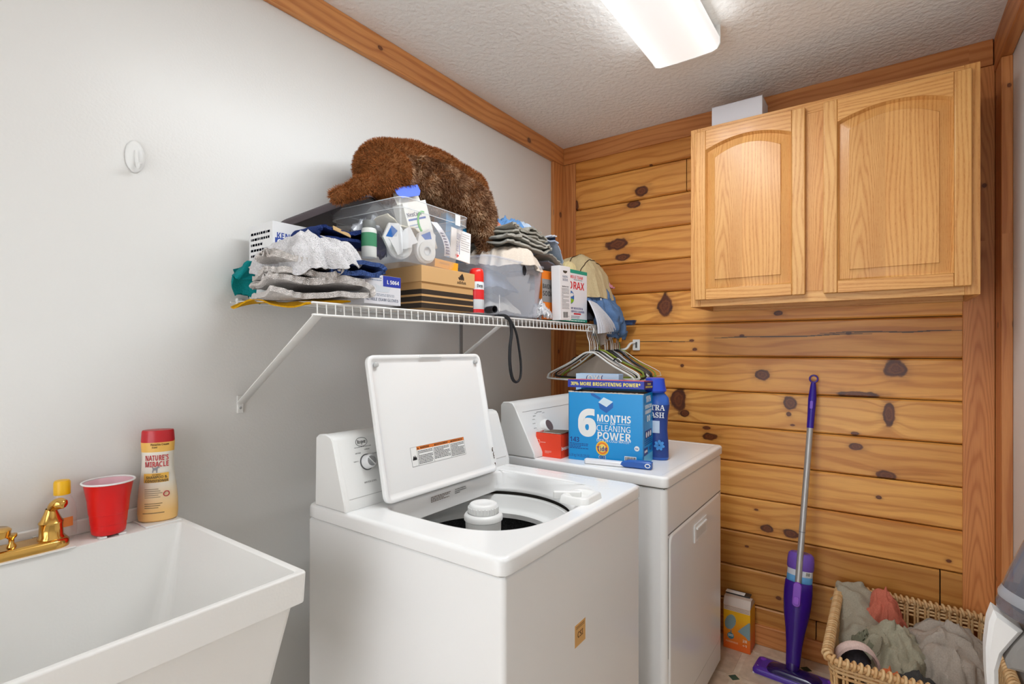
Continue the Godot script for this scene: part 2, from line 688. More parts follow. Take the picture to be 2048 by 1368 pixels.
# ---------------------------------------------------------------- ceiling light
func build_light() -> void:
	var t := thing("ceiling_light", "white wraparound fluorescent light fixture on the ceiling", "ceiling light", Vector3(0.9, 2.43, 1.265))
	part(t, "housing", mb().bx(-0.1, 0.1, -0.045, 0.0, -0.6, 0.6, 0.004).mesh(), white_plastic)
	# lens: rounded wrap profile, glowing with the two tubes behind it
	var pf := [Vector2(-0.117, -0.042), Vector2(-0.117, -0.062), Vector2(-0.108, -0.078), Vector2(-0.09, -0.084), Vector2(-0.03, -0.086), Vector2(0.03, -0.086), Vector2(0.09, -0.084), Vector2(0.108, -0.078), Vector2(0.117, -0.062), Vector2(0.117, -0.042)]
	var rows := []
	for p in pf:
		rows.append(PackedVector3Array([Vector3(p.x, p.y, 0.603), Vector3(p.x, p.y, -0.603)]))
	var lens := StandardMaterial3D.new()
	lens.albedo_color = Color(0.95, 0.95, 0.95)
	lens.roughness = 0.3
	lens.emission_enabled = true
	var im := Image.create(64, 4, false, Image.FORMAT_RGB8)
	for i in 64:
		var u := (i + 0.5) / 64.0
		var b := 0.80 + 0.2 * (exp(-pow((u - 0.3) / 0.1, 2)) + exp(-pow((u - 0.72) / 0.1, 2)))
		for j in 4:
			im.set_pixel(i, j, Color(b, b, b))
	lens.emission = Color.WHITE
	lens.emission_operator = BaseMaterial3D.EMISSION_OP_MULTIPLY
	lens.emission_texture = ImageTexture.create_from_image(im)
	lens.emission_energy_multiplier = 0.95
	lens.uv1_scale = Vector3(1, 1, 1)
	var lm := MB.new()
	lm.swap = true
	lm.grid(rows, false, true)
	part(t, "diffuser_lens", lm.mesh(), lens)
	for s in [-1, 1]:
		var poly := PackedVector2Array([Vector2(0.119, 0.0), Vector2(-0.119, 0.0)])
		for p in pf:
			poly.push_back(p * 1.02)
		part(t, "end_cap", mb().prism(poly, s * 0.606 - 0.003, s * 0.606 + 0.003).mesh(), white_plastic)
	for s in [-1, 1]:
		var l := AreaLight3D.new()
		l.name = "tube_light"
		l.area_size = Vector2(0.055, 1.12)
		l.area_normalize_energy = true
		l.light_energy = 0.85
		l.light_color = Color(0.955, 0.98, 1.0)
		l.shadow_enabled = true
		l.set("area_range", 8.0)
		t.add_child(l, true)
		l.position = Vector3(s * 0.048, -0.089, 0)
		l.rotation_degrees = Vector3(-90, 0, 0)

	# the wrapped sides of the lens glow sideways
	for s in [-1, 1]:
		var l := AreaLight3D.new()
		l.name = "lens_side_light"
		l.area_size = Vector2(1.15, 0.03)
		l.area_normalize_energy = true
		l.light_energy = 0.07
		l.light_color = Color(0.955, 0.98, 1.0)
		l.shadow_enabled = true
		l.set("area_range", 8.0)
		t.add_child(l, true)
		l.position = Vector3(s * 0.1205, -0.056, 0)
		l.rotation_degrees = Vector3(0, -90 * s, 0)

# ---------------------------------------------------------------- room
func build_room() -> void:
	var paint := StandardMaterial3D.new()
	paint.albedo_color = Color(0.885, 0.88, 0.865)
	paint.roughness = 0.36
	paint.normal_enabled = true
	paint.normal_texture = noise_tex(0.09, 512, 3, 21, true, 3.0)
	paint.normal_scale = 0.07
	paint.uv1_triplanar = true
	paint.uv1_world_triplanar = true
	paint.uv1_scale = Vector3(2.5, 2.5, 2.5)
	var ceilm := StandardMaterial3D.new()
	ceilm.albedo_color = Color(0.93, 0.925, 0.91)
	ceilm.roughness = 0.6
	ceilm.normal_enabled = true
	ceilm.normal_texture = noise_tex(0.03, 1024, 5, 22, true, 18.0)
	ceilm.normal_scale = 0.2
	ceilm.uv1_triplanar = true
	ceilm.uv1_world_triplanar = true
	ceilm.uv1_scale = Vector3(1.1, 1.1, 1.1)
	struct("wall_left", box(-0.1, 0.0, 0, 2.43, -0.1, 3.6), paint)
	struct("wall_right", box(1.83, 1.93, 0, 2.43, -0.1, 3.6), paint)
	# the wall behind the camera, with a glazed door that lets the daylight in
	struct("wall_front", MB.new().bx(-0.1, 1.93, 0, 0.06, 3.5, 3.6).bx(-0.1, 1.93, 2.0, 2.43, 3.5, 3.6).bx(-0.1, 0.3, 0.06, 2.0, 3.5, 3.6).bx(1.5, 1.93, 0.06, 2.0, 3.5, 3.6).mesh(), paint)
	var wn := struct("door_1", MB.new().bx(0.3, 1.5, 0.06, 0.14, 3.5, 3.6).bx(0.3, 1.5, 1.94, 2.0, 3.5, 3.6).bx(0.3, 0.35, 0.14, 1.94, 3.5, 3.6).bx(1.45, 1.5, 0.14, 1.94, 3.5, 3.6).bx(0.88, 0.92, 0.14, 1.94, 3.53, 3.57).mesh(), mat(Color(0.9, 0.9, 0.89), 0.4))
	part(wn, "pane", box(0.35, 0.88, 0.14, 1.94, 3.548, 3.552), clear_mat(Color(1, 1, 1), 0.04, 0.02))
	part(wn, "pane", box(0.92, 1.45, 0.14, 1.94, 3.548, 3.552), clear_mat(Color(1, 1, 1), 0.04, 0.02))
	struct("ceiling", box(-0.1, 1.93, 2.43, 2.53, -0.1, 3.6), ceilm)
	# floor: printed vinyl squares with small green diamonds where their corners meet
	var fm := mat(hexc("cbb59d"), 0.35)
	var fl := struct("floor", box(-0.1, 1.93, -0.1, -0.0012, -0.1, 3.6), fm)
	var tm := StandardMaterial3D.new()
	tm.albedo_color = hexc("d3bda6")
	tm.roughness = 0.32
	var g2 := Gradient.new()
	g2.set_color(0, Color(0.86, 0.84, 0.82))
	g2.set_color(1, Color(1, 1, 1))
	tm.albedo_texture = noise_tex(0.02, 512, 5, 31, false, 1.0, FastNoiseLite.TYPE_SIMPLEX_SMOOTH, g2)
	tm.uv1_triplanar = true
	tm.uv1_world_triplanar = true
	tm.uv1_scale = Vector3(2, 2, 2)
	var stripm := tm.duplicate()
	stripm.albedo_color = hexc("dccab5")
	var dm := mat(hexc("2f4a3c"), 0.35)
	var P := 0.2285
	var hw := P * 0.5 - 0.012
	var c := 0.016
	var oct := PackedVector2Array([Vector2(hw, -hw + c), Vector2(hw, hw - c), Vector2(hw - c, hw), Vector2(-hw + c, hw), Vector2(-hw, hw - c), Vector2(-hw, -hw + c), Vector2(-hw + c, -hw), Vector2(hw - c, -hw)])
	var flat := Transform3D(Basis(Vector3.RIGHT, -PI / 2), Vector3.ZERO)
	var tile_m := mb(flat).prism(oct, -0.0012, 0.0).mesh()
	var dia_m := mb(flat).prism(PackedVector2Array([Vector2(0.021, 0), Vector2(0, 0.021), Vector2(-0.021, 0), Vector2(0, -0.021)]), -0.0012, 0.0002).mesh()
	var strip_x := mb().bx(-hw + c + 0.004, hw - c - 0.004, -0.0012, -0.0001, -0.0105, 0.0105).mesh()
	var strip_z := mb().bx(-0.0105, 0.0105, -0.0012, -0.0001, -hw + c + 0.004, hw - c - 0.004).mesh()
	for i in 8:
		for k in 12:
			var x := 0.073 + i * P
			var z := 0.089 + k * P
			part(fl, "diamond_inset", dia_m, dm, pos(x, 0, z))
			if x + P * 0.5 < 1.83:
				part(fl, "tile", tile_m, tm, pos(x + P * 0.5, 0, z + P * 0.5))
				part(fl, "tile_border", strip_x, stripm, pos(x + P * 0.5, 0, z))
			part(fl, "tile_border", strip_z, stripm, pos(x, 0, z + P * 0.5))
	for i in 8:
		part(fl, "tile", mb(flat).prism(PackedVector2Array([Vector2(-hw, -0.036), Vector2(hw, -0.036), Vector2(hw, 0.036), Vector2(-hw, 0.036)]), -0.0012, 0.0).mesh(), tm, pos(0.073 + (i + 0.5) * P, 0, 0.04))
	# pine boards
	var tints := ["d9d0c4", "d4cabc", "cfc4b4", "f4efe8", "fbf7f0", "efe6da", "ffffff", "fbf3e6", "efe4d4", "fff8ee", "dfc9b6", "f6ecdf", "ecdfd0", "f2e6d6", "e8d6c2"]
	var kn := [[13,0.474,0.040,0.031,0.033],[12,0.426,0.141,0.034,0.023],[13,0.095,0.029,0.012,0.033],[11,0.343,0.106,0.055,0.032],[11,0.365,0.033,0.033,0.021],[14,0.521,0.003,0.008,0.005],[9,0.595,0.089,0.035,0.064],[7,1.032,0.080,0.026,0.027],[7,1.510,0.118,0.035,0.039],[7,1.383,0.008,0.066,0.016],[6,0.662,0.106,0.031,0.068],[6,0.691,0.043,0.019,0.019],[6,1.145,0.123,0.022,0.036],[6,1.139,0.073,0.009,0.011],[6,1.490,0.099,0.017,0.055],[5,1.383,0.119,0.020,0.016],[5,0.792,0.143,0.018,0.009],[5,0.808,0.103,0.027,0.019],[5,1.482,0.013,0.031,0.024],[4,1.458,0.084,0.008,0.008],[3,1.054,0.036,0.024,0.022],[3,1.145,0.033,0.026,0.022],[3,1.009,0.114,0.008,0.006],[3,1.673,0.040,0.008,0.008],[7,0.679,0.116,0.007,0.008],[8,0.724,0.076,0.010,0.007],[8,0.738,0.033,0.010,0.009],[8,1.357,0.101,0.009,0.008],[8,0.948,0.097,0.009,0.007],[9,1.098,0.032,0.017,0.013],[6,1.154,0.025,0.008,0.005],[6,1.379,0.010,0.012,0.008],[2,0.97,0.1,0.008,0.006],[1,1.1,0.06,0.01,0.01]]
	var rows := []
	for k in 15:
		var ks := []
		for q in kn:
			if q[0] == k:
				ks.append([q[1], q[2], q[3] * 0.84, q[4] * 0.84])
		var d := {"tint": Color.html(tints[k]), "knots": ks}
		if k == 8:
			d["cracks"] = [[0.40, 0.72, 0.076, -0.01], [0.82, 1.45, 0.088, 0.012], [1.25, 1.72, 0.105, 0.0]]
		rows.append(d)
	var ptex := wood(1088, 96, rows, 600.0, hexc("efb25e"), hexc("c27a32"), hexc("421d0b"), 46.0, 0.045, 3)
	var pine := wood_mat(ptex, 0.38)
	var wb := struct("wall_back", box(-0.1, 1.93, 0, 2.43, -0.1, -0.03), mat(hexc("3a2211"), 0.9))
	var splits := {0: [1.242], 1: [1.242], 2: [1.647], 13: [0.7]}
	splits = {0: [1.242], 2: [1.647], 13: [0.7]}
	for k in 15:
		var y0 := 0.003 + k * 0.1595
		var y1 := y0 + 0.1595
		var xs := [0.05, 1.75]
		if splits.has(k):
			xs = [0.05, splits[k][0] - 0.002, splits[k][0] + 0.002, 1.75]
		for q in range(0, xs.size(), 2):
			part(wb, "plank", plank_mesh(xs[q], xs[q + 1], y0 + 0.0015, y1 - 0.0015, k, 15), pine)
	# trims
	var trow := []
	for k in 6:
		trow.append({"tint": Color.html(["ffffff", "f2e8e0", "fff6ee", "efe2d8", "ffffff", "f4ece4"][k]), "knots": [[[0.35, 0.03, 0.012, 0.012], [1.3, 0.05, 0.009, 0.008]], [[0.9, 0.05, 0.018, 0.016]], [[0.2, 0.06, 0.006, 0.006]], [[1.4, 0.04, 0.008, 0.008], [0.5, 0.02, 0.005, 0.005]], [], [[0.8, 0.05, 0.006, 0.006]]][k], "arch": [0.0, 0.0, 9.0, 0.0, 7.0, 0.0][k]})
	var ttex := wood(1024, 60, trow, 600.0, hexc("da985a"), hexc("b26a36"), hexc("54301c"), 70.0, 0.05, 40)
	wood_trim = wood_mat(ttex, 0.42)
	trim("trim_1", Vector3(0, 2.335, 0), Vector3(0.022, 2.43, 3.5), 2, 0)
	trim("trim_2", Vector3(0.022, 2.337, -0.03), Vector3(1.795, 2.43, 0.006), 0, 1)
	trim("trim_3", Vector3(1.797, 2.31, 0), Vector3(1.83, 2.43, 3.5), 2, 3)
	trim("trim_4", Vector3(0.0, 0, -0.03), Vector3(0.095, 2.336, 0.004), 1, 5)
	trim("trim_5", Vector3(0.0, 0, 0.004), Vector3(0.02, 2.334, 0.105), 1, 0)
	trim("trim_6", Vector3(1.711, 0, -0.03), Vector3(1.80, 2.336, 0.004), 1, 2)
	trim("trim_7", Vector3(1.80, 0, 0.004), Vector3(1.83, 2.309, 0.122), 1, 3)
	trim("baseboard_back", Vector3(0.095, 0, -0.03), Vector3(1.711, 0.087, 0.012), 0, 5)

func plank_mesh(x0: float, x1: float, y0: float, y1: float, k: int, nk: int) -> ArrayMesh:
	var b := MB.new()
	var e := 0.006
	var zf := -0.004
	var prof := [Vector2(y0, zf - 0.02), Vector2(y0, zf - 0.007), Vector2(y0 + e, zf), Vector2(y1 - e, zf), Vector2(y1, zf - 0.007), Vector2(y1, zf - 0.02)]
	var tu := func(x: float) -> float: return x / (1088.0 / 600.0)
	var tv := func(y: float) -> float: return (float(k + 1) - clampf((y - y0) / (y1 - y0), 0.02, 0.98)) / nk
	for i in prof.size() - 1:
		var p: Vector2 = prof[i]
		var q: Vector2 = prof[i + 1]
		b.quad(Vector3(x0, p.x, p.y), Vector3(x1, p.x, p.y), Vector3(x1, q.x, q.y), Vector3(x0, q.x, q.y), Vector2(tu.call(x0), tv.call(p.x)), Vector2(tu.call(x1), tv.call(p.x)), Vector2(tu.call(x1), tv.call(q.x)), Vector2(tu.call(x0), tv.call(q.x)))
	for s in 2:
		var x := x0 if s == 0 else x1
		var u: float = tu.call(x)
		var a := Vector3(x, y0, zf - 0.02)
		var b1 := Vector3(x, y0, zf - 0.002)
		var c := Vector3(x, y1, zf - 0.002)
		var d := Vector3(x, y1, zf - 0.02)
		if s == 1:
			b.quad(b1, a, d, c, Vector2(u, tv.call(y0)), Vector2(u, tv.call(y0)), Vector2(u, tv.call(y1)), Vector2(u, tv.call(y1)))
		else:
			b.quad(a, b1, c, d, Vector2(u, tv.call(y0)), Vector2(u, tv.call(y0)), Vector2(u, tv.call(y1)), Vector2(u, tv.call(y1)))
	return b.mesh()

# a trim board whose grain runs along axis ax, taking texture row k of six
func trim(called: String, a: Vector3, b: Vector3, ax: int, k: int) -> void:
	var m := MB.new().bx(a.x, b.x, a.y, b.y, a.z, b.z, 0.003)
	row_uv(m, ax, k, 6, 1024.0 / 600.0, 0.1)
	struct(called, m.mesh(), wood_trim)

# map a mesh's points onto one row of a wood texture, grain along axis ax
func row_uv(m: MB, ax: int, k: int, nk: int, length: float, wide: float, u_off := 0.0) -> void:
	var lo := m.v[0]
	for p in m.v:
		lo = lo.min(p)
	for i in m.v.size():
		var p := m.v[i] - lo
		var q := m.n[i].abs()
		var across := 0.0
		for c in 3:
			if c != ax:
				# the axis that lies most in the face
				across += p[c] * (1.0 - q[c])
		m.uv[i] = Vector2(p[ax] / length + u_off, (k + 1 - clampf(fposmod(across, wide * 2.0) / wide if across < wide else 2.0 - across / wide, 0.03, 0.97)) / nk)

# ---------------------------------------------------------------- loops
func rr_loop(x0: float, x1: float, z0: float, z1: float, r: float, y: float, nc := 6) -> PackedVector3Array:
	# counter-clockwise seen from above
	var p := PackedVector3Array()
	var cs := [Vector2(x1 - r, z0 + r), Vector2(x0 + r, z0 + r), Vector2(x0 + r, z1 - r), Vector2(x1 - r, z1 - r)]
	for q in 4:
		for k in nc + 1:
			var a := PI / 2 * q + PI / 2 * k / nc
			p.push_back(Vector3(cs[q].x + r * cos(a), y, cs[q].y - r * sin(a)))
	return p

func ray_loop(c: Vector2, n_: int, y: float, fn: Callable) -> PackedVector3Array:
	var p := PackedVector3Array()
	for k in n_:
		var a := TAU * k / n_
		var r: float = fn.call(a)
		p.push_back(Vector3(c.x + r * cos(a), y, c.y - r * sin(a)))
	return p

func rect_ray(c: Vector2, a: float, x0: float, x1: float, z0: float, z1: float) -> float:
	var dx := cos(a)
	var dz := -sin(a)
	var t := 9.0
	if dx > 1e-6:
		t = minf(t, (x1 - c.x) / dx)
	if dx < -1e-6:
		t = minf(t, (x0 - c.x) / dx)
	if dz > 1e-6:
		t = minf(t, (z1 - c.y) / dz)
	if dz < -1e-6:
		t = minf(t, (z0 - c.y) / dz)
	return t

func cap(b: MB, loop: PackedVector3Array, up: bool) -> void:
	var c := Vector3.ZERO
	for p in loop:
		c += p
	c /= loop.size()
	for k in loop.size():
		var p := loop[k]
		var q := loop[(k + 1) % loop.size()]
		if up:
			b.tri(c, p, q)
		else:
			b.tri(c, q, p)

func off(o: Vector3) -> MB:
	return MB.new().at(Transform3D(Basis(), -o))

# ---------------------------------------------------------------- washer
func build_washer() -> void:
	var o := Vector3(0.567, 0, 1.395)
	var t := thing("washing_machine", "white top-loading washing machine with its lid open", "washing machine", o)
	var body := off(o)
	body.grid([rr_loop(0.25, 0.889, 1.056, 1.734, 0.012, 0.02), rr_loop(0.25, 0.889, 1.056, 1.734, 0.012, 0.872), rr_loop(0.255, 0.884, 1.061, 1.729, 0.01, 0.876)], true)
	cap(body, rr_loop(0.25, 0.889, 1.056, 1.734, 0.012, 0.02), false)
	part(t, "body", body.mesh(), white_gloss)
	part(t, "seam", off(o).grid([rr_loop(0.256, 0.884, 1.061, 1.729, 0.01, 0.872), rr_loop(0.256, 0.884, 1.061, 1.729, 0.01, 0.881)], true).mesh(), mat(hexc("8b8780"), 0.8))
	for s in 4:
		part(t, "foot", mb(pos((0.3 if s % 2 else -0.28), 0, (0.3 if s < 2 else -0.3))).lathe([Vector2(0.0, 0), Vector2(0.02, 0), Vector2(0.02, 0.02), Vector2(0, 0.021)], 12).mesh(), m_black_print)
	# deck with its opening
	var c := Vector2(0.605, 1.395)
	var N := 160
	var outer := func(y: float, i: float) -> PackedVector3Array:
		return ray_loop(c, N, y, func(a: float) -> float:
			var r := rect_ray(c, a, 0.25 + i, 0.893 - i, 1.052 + i, 1.738 - i)
			# soften the four corners
			var p := Vector2(cos(a), -sin(a)) * r
			var hx := (0.893 - i - c.x) if p.x > 0 else (c.x - 0.25 - i)
			var hz := 0.343 - i
			var ex := pow(pow(absf(p.x) / hx, 40.0) + pow(absf(p.y) / hz, 40.0), 1.0 / 40.0)
			return r / ex)
	var hole := func(y: float, g: float) -> PackedVector3Array:
		return ray_loop(c, N, y, func(a: float) -> float:
			var dx := cos(a)
			var dz := -sin(a)
			var hx := (0.232 + g) if dx > 0 else (0.16 + g)
			var ex := 3.0 if dx > 0 else 12.0
			return 1.0 / pow(pow(absf(dx) / hx, ex) + pow(absf(dz) / (0.251 + g), ex), 1.0 / ex))
	var circ := func(y: float, R: float) -> PackedVector3Array:
		return ray_loop(c, N, y, func(a: float) -> float:
			var d := Vector2(cos(a), -sin(a))
			var e := c - Vector2(0.567, 1.395)
			var bq := e.dot(d)
			var r := -bq + sqrt(bq * bq - e.length_squared() + R * R)
			if d.x < -1e-4:
				r = minf(r, 0.16 / -d.x)
			return r)
	part(t, "deck", off(o).grid([outer.call(0.879, 0.004), outer.call(0.8795, 0.0005), outer.call(0.882, 0.0), outer.call(0.906, 0.0), outer.call(0.912, 0.002), outer.call(0.9148, 0.007), outer.call(0.915, 0.012), hole.call(0.915, 0.014), hole.call(0.9135, 0.006), hole.call(0.908, 0.0), circ.call(0.874, 0.252), circ.call(0.864, 0.247), circ.call(0.856, 0.245), circ.call(0.852, 0.249)], true).mesh(), white_gloss)
	# shallow channel to the right of the opening
	part(t, "deck_channel", off(o).bx(0.44, 0.84, 0.9147, 0.9157, 1.155, 1.158, 0.0004).mesh(), white_gloss)
	part(t, "deck_channel", off(o).bx(0.40, 0.82, 0.9147, 0.9157, 1.092, 1.095, 0.0004).mesh(), white_gloss)
	# bleach dispenser
	var dsp := off(o)
	dsp.grid([rr_loop(0.775, 0.862, 1.24, 1.345, 0.02, 0.912), rr_loop(0.778, 0.86, 1.243, 1.342, 0.02, 0.928), rr_loop(0.785, 0.853, 1.25, 1.335, 0.018, 0.931), rr_loop(0.792, 0.846, 1.257, 1.328, 0.014, 0.929), rr_loop(0.8, 0.838, 1.265, 1.32, 0.012, 0.919)], true)
	cap(dsp, rr_loop(0.8, 0.838, 1.265, 1.32, 0.012, 0.919), true)
	dsp.at(Transform3D(Basis(Vector3.UP, 0.6), Vector3(0.79, 0.922, 1.3) - o)).bx(-0.045, 0.03, -0.01, 0.012, -0.008, 0.008, 0.004)
	part(t, "bleach_dispenser", dsp.mesh(), white_plastic)
	# tub
	var ctr := Transform3D(Basis(), Vector3(0, 0, 0))
	part(t, "tub_gap", mb(ctr).lathe([Vector2(0.285, 0.854), Vector2(0.287, 0.80), Vector2(0.26, 0.79)], 64).mesh(), mat(hexc("57514a"), 0.9))
	part(t, "tub_ring", mb(ctr).lathe([Vector2(0.262, 0.81), Vector2(0.258, 0.836), Vector2(0.25, 0.842), Vector2(0.24, 0.839), Vector2(0.228, 0.806), Vector2(0.219, 0.8), Vector2(0.211, 0.798), Vector2(0.206, 0.794), Vector2(0.206, 0.78)], 72).mesh(), white_plastic)
	var g := Gradient.new()
	g.set_color(0, Color(0.03, 0.03, 0.035))
	g.set_color(1, Color(0.8, 0.8, 0.8))
	g.set_offset(0, 0.7)
	g.set_offset(1, 0.8)
	var spk := StandardMaterial3D.new()
	spk.albedo_texture = noise_tex(0.22, 512, 2, 77, false, 1.0, FastNoiseLite.TYPE_SIMPLEX_SMOOTH, g)
	spk.uv1_triplanar = true
	spk.uv1_scale = Vector3(5, 5, 5)
	spk.roughness = 0.35
	part(t, "basket", mb(ctr).lathe([Vector2(0.0, 0.36), Vector2(0.2, 0.36), Vector2(0.214, 0.38), Vector2(0.214, 0.796)], 64).mesh(), spk)
	var ag := mb(ctr)
	ag.lathe([Vector2(0.16, 0.365), Vector2(0.12, 0.4), Vector2(0.06, 0.5), Vector2(0.05, 0.6), Vector2(0.049, 0.79), Vector2(0.05, 0.83), Vector2(0.054, 0.833), Vector2(0.054, 0.843), Vector2(0.05, 0.849), Vector2(0.0435, 0.851)], 40)
	for k in 4:
		ag.at(Transform3D(Basis(Vector3.UP, k * PI / 2 + 0.5), Vector3.ZERO)).bx(0.045, 0.075, 0.5, 0.795, -0.004, 0.004, 0.003)
	var a := part(t, "agitator", ag.mesh(), white_plastic, pos(0, 0.009, 0))
	var capm := mb(ctr)
	capm.lathe([Vector2(0.0415, 0.85), Vector2(0.0405, 0.868), Vector2(0.038, 0.875), Vector2(0.034, 0.8775), Vector2(0.02, 0.877), Vector2(0.018, 0.8755), Vector2(0, 0.8755)], 40)
	for k in 28:
		capm.at(Transform3D(Basis(Vector3.UP, TAU * k / 28), Vector3.ZERO)).bx(0.0395, 0.0435, 0.852, 0.868, -0.0022, 0.0022, 0.001)
	part(a, "agitator_cap", capm.mesh(), white_plastic)
	# lid: local x across (towards -z in the room), y along the lid, z out towards the room
	var vdir := Vector3(-0.078, 0.375, 0).normalized()
	var lidx := Transform3D(Basis(Vector3(0, 0, -1), vdir, Vector3(0, 0, -1).cross(vdir)), Vector3(0.462, 0.922, 1.418) - o)
	var lm := mb(lidx)
	var lp := func(i: float, z: float) -> PackedVector3Array:
		var q := PackedVector3Array()
		for p in round_rect(0.464 - i * 2, 0.386 - i * 2, maxf(0.006, 0.022 - i), 6, 0, 0.193):
			q.push_back(Vector3(p.x, p.y, z))
		return q
	var lrows := [lp.call(0.004, -0.016), lp.call(0.0, -0.012), lp.call(0.0, -0.002), lp.call(0.002, 0.0), lp.call(0.008, 0.0005), lp.call(0.012, -0.0015), lp.call(0.016, -0.005), lp.call(0.022, -0.006)]
	lm.grid(lrows, true)
	cap(lm, lp.call(0.022, -0.006), true)
	cap(lm, lp.call(0.004, -0.016), false)
	var lid := part(t, "lid", lm.mesh(), white_gloss)
	var lface := lidx * Transform3D(Basis(), Vector3(0, 0, -0.006))
	for s in [-1, 1]:
		part(lid, "bumper", mb(lidx * pos(s * 0.205, 0.36, -0.004, 0, 90)).lathe([Vector2(0.007, 0.0), Vector2(0.007, 0.006), Vector2(0.004, 0.008), Vector2(0, 0.008)], 14).mesh(), mat(hexc("b9b9b7"), 0.6))
	part(lid, "finger_notch", mb(lidx).bx(-0.045, 0.045, 0.376, 0.384, -0.001, 0.0035, 0.0015).mesh(), white_plastic)
	# rust specks near the hinge
	var rst := mb(lface)
	var rg := RandomNumberGenerator.new()
	rg.seed = 4
	for k in 16:
		var yy := rg.randf_range(0.012, 0.075)
		rst.prism(ellipse(rg.randf_range(0.0008, 0.002), rg.randf_range(0.001, 0.004), 7, rg.randf_range(0.218, 0.224), yy), 0.0045, 0.006)
	part(lid, "rust_specks", rst.mesh(), mat(hexc("5b4636"), 0.9))
	# warning label
	var lb := lface * pos(0.418 - 0.4325 + 1.0 - 1.0, 0.1025, 0)
	lb = lface * Transform3D(Basis(), Vector3(1.418 - 1.4325, 0.1025, 0.0002))
	var wl := part(lid, "warning_label", mb(lb).bx(-0.11, 0.11, -0.026, 0.026, -0.0002, 0.0002).mesh(), m_white_print)
	part(wl, "label_border", mb(lb).bx(-0.11, 0.11, -0.026, -0.0255, 0, 0.0004).bx(-0.11, 0.11, 0.0255, 0.026, 0, 0.0004).bx(-0.11, -0.1095, -0.026, 0.026, 0, 0.0004).bx(0.1095, 0.11, -0.026, 0.026, 0, 0.0004).bx(-0.087, -0.0865, -0.026, 0.026, 0, 0.0004).bx(-0.025, -0.0245, -0.026, 0.017, 0, 0.0004).bx(0.046, 0.0465, -0.026, 0.017, 0, 0.0004).mesh(), m_black_print)
	part(wl, "orange_band", mb(lb).bx(-0.0865, 0.1095, 0.0165, 0.0255, 0, 0.0005).mesh(), mat(hexc("e07b2e"), 0.5))
	for q in [[-0.056, "⚠WARNING"], [0.01, "⚠AVERTISSEMENT"], [0.078, "⚠ADVERTENCIA"]]:
		var s: String = q[1]
		letter(wl, s.replace("⚠", ""), 0.0052, lb * pos(q[0], 0.021, 0.0006), m_black_print)
		part(wl, "warning_triangle", mb(lb).prism(PackedVector2Array([Vector2(q[0] - 0.029, 0.0185), Vector2(q[0] - 0.023, 0.0185), Vector2(q[0] - 0.026, 0.0237)]), 0.0004, 0.0008).mesh(), m_black_print)
	small_print(wl, -0.084, -0.028, -0.023, 0.014, 0.0005, 9, mat(hexc("444444"), 0.7), lb, 3)
	small_print(wl, -0.022, 0.043, -0.023, 0.014, 0.0005, 9, mat(hexc("444444"), 0.7), lb, 4)
	small_print(wl, 0.049, 0.106, -0.023, 0.014, 0.0005, 9, mat(hexc("444444"), 0.7), lb, 5)
	part(wl, "flame_pictogram", mb(lb).prism(PackedVector2Array([Vector2(-0.106, -0.009), Vector2(-0.09, -0.009), Vector2(-0.091, 0.0), Vector2(-0.094, -0.003), Vector2(-0.096, 0.004), Vector2(-0.099, -0.002), Vector2(-0.102, 0.003), Vector2(-0.104, -0.003)]), 0.0002, 0.0006).mesh(), m_black_print)
	# labels on the back wall of the opening
	var bl := Transform3D(Basis(Vector3(0, 0, -1), Vector3.UP, Vector3(1, 0, 0)), Vector3(0.4478, 0.893, 1.42) - o)
	small_print(t, -0.06, 0.02, -0.008, 0.009, 0.0005, 4, mat(hexc("6b5a4c"), 0.7), bl, 9, "maker_label")
	small_print(t, 0.04, 0.09, -0.006, 0.010, 0.0005, 3, mat(hexc("777777"), 0.7), bl, 12, "maker_label")
	# console
	var pf := PackedVector2Array([Vector2(0.29, 0.9155), Vector2(0.409, 0.9155), Vector2(0.409, 0.934), Vector2(0.405, 0.946), Vector2(0.3615, 1.084), Vector2(0.354, 1.094), Vector2(0.335, 1.099), Vector2(0.305, 1.096), Vector2(0.293, 1.088)])
	var cs := part(t, "console", off(o).prism(pf, 1.06, 1.73, 0.0).mesh(), white_plastic)
	var pf2 := PackedVector2Array()
	for p in pf:
		pf2.push_back(Vector2(0.35, 1.0) + (p - Vector2(0.35, 1.0)) * Vector2(1.03, 1.015))
	pf2[0].y = 0.9152
	pf2[1].y = 0.9152
	for z in [1.722, 1.054]:
		part(cs, "console_end", off(o).prism(pf2, z, z + 0.016, 0.003).mesh(), white_plastic)
	var fdir := (Vector3(0.3615, 1.084, 0) - Vector3(0.405, 0.946, 0)).normalized()
	var face := Transform3D(Basis(Vector3(0, 0, -1), fdir, Vector3(0, 0, -1).cross(fdir)), Vector3(0.405, 0.946, 0) - Vector3(o.x, 0, o.z))
	part(cs, "trim_line", mb(face).bx(-1.72, -1.07, -0.004, -0.0025, -0.0008, 0.0008).mesh(), mat(hexc("bcbbb8"), 0.5))
	var ring := MB.new().at(face * pos(-1.653, 0.133, 0.0))
	var lp1 := PackedVector3Array()
	for k in 32:
		lp1.push_back(Vector3(0.018 * cos(TAU * k / 32), 0.0115 * sin(TAU * k / 32), 0.0003))
	ring.tube(lp1, 0.0006, 5, true)
	part(cs, "logo_oval", ring.mesh(), mat(hexc("3c4043"), 0.5))
	letter(cs, "Roper", 0.009, face * pos(-1.653, 0.1335, 0.0004), mat(hexc("3c4043"), 0.5), f_serif, 0.028)
	small_print(cs, -1.678, -1.625, 0.1185, 0.1215, 0.0003, 1, mat(hexc("777777"), 0.6), face, 5)
	letter(cs, "WATER LEVEL", 0.0042, face * pos(-1.648, 0.0285, 0.0004), mat(hexc("8a8a8a"), 0.6), f_sans, 0.04)
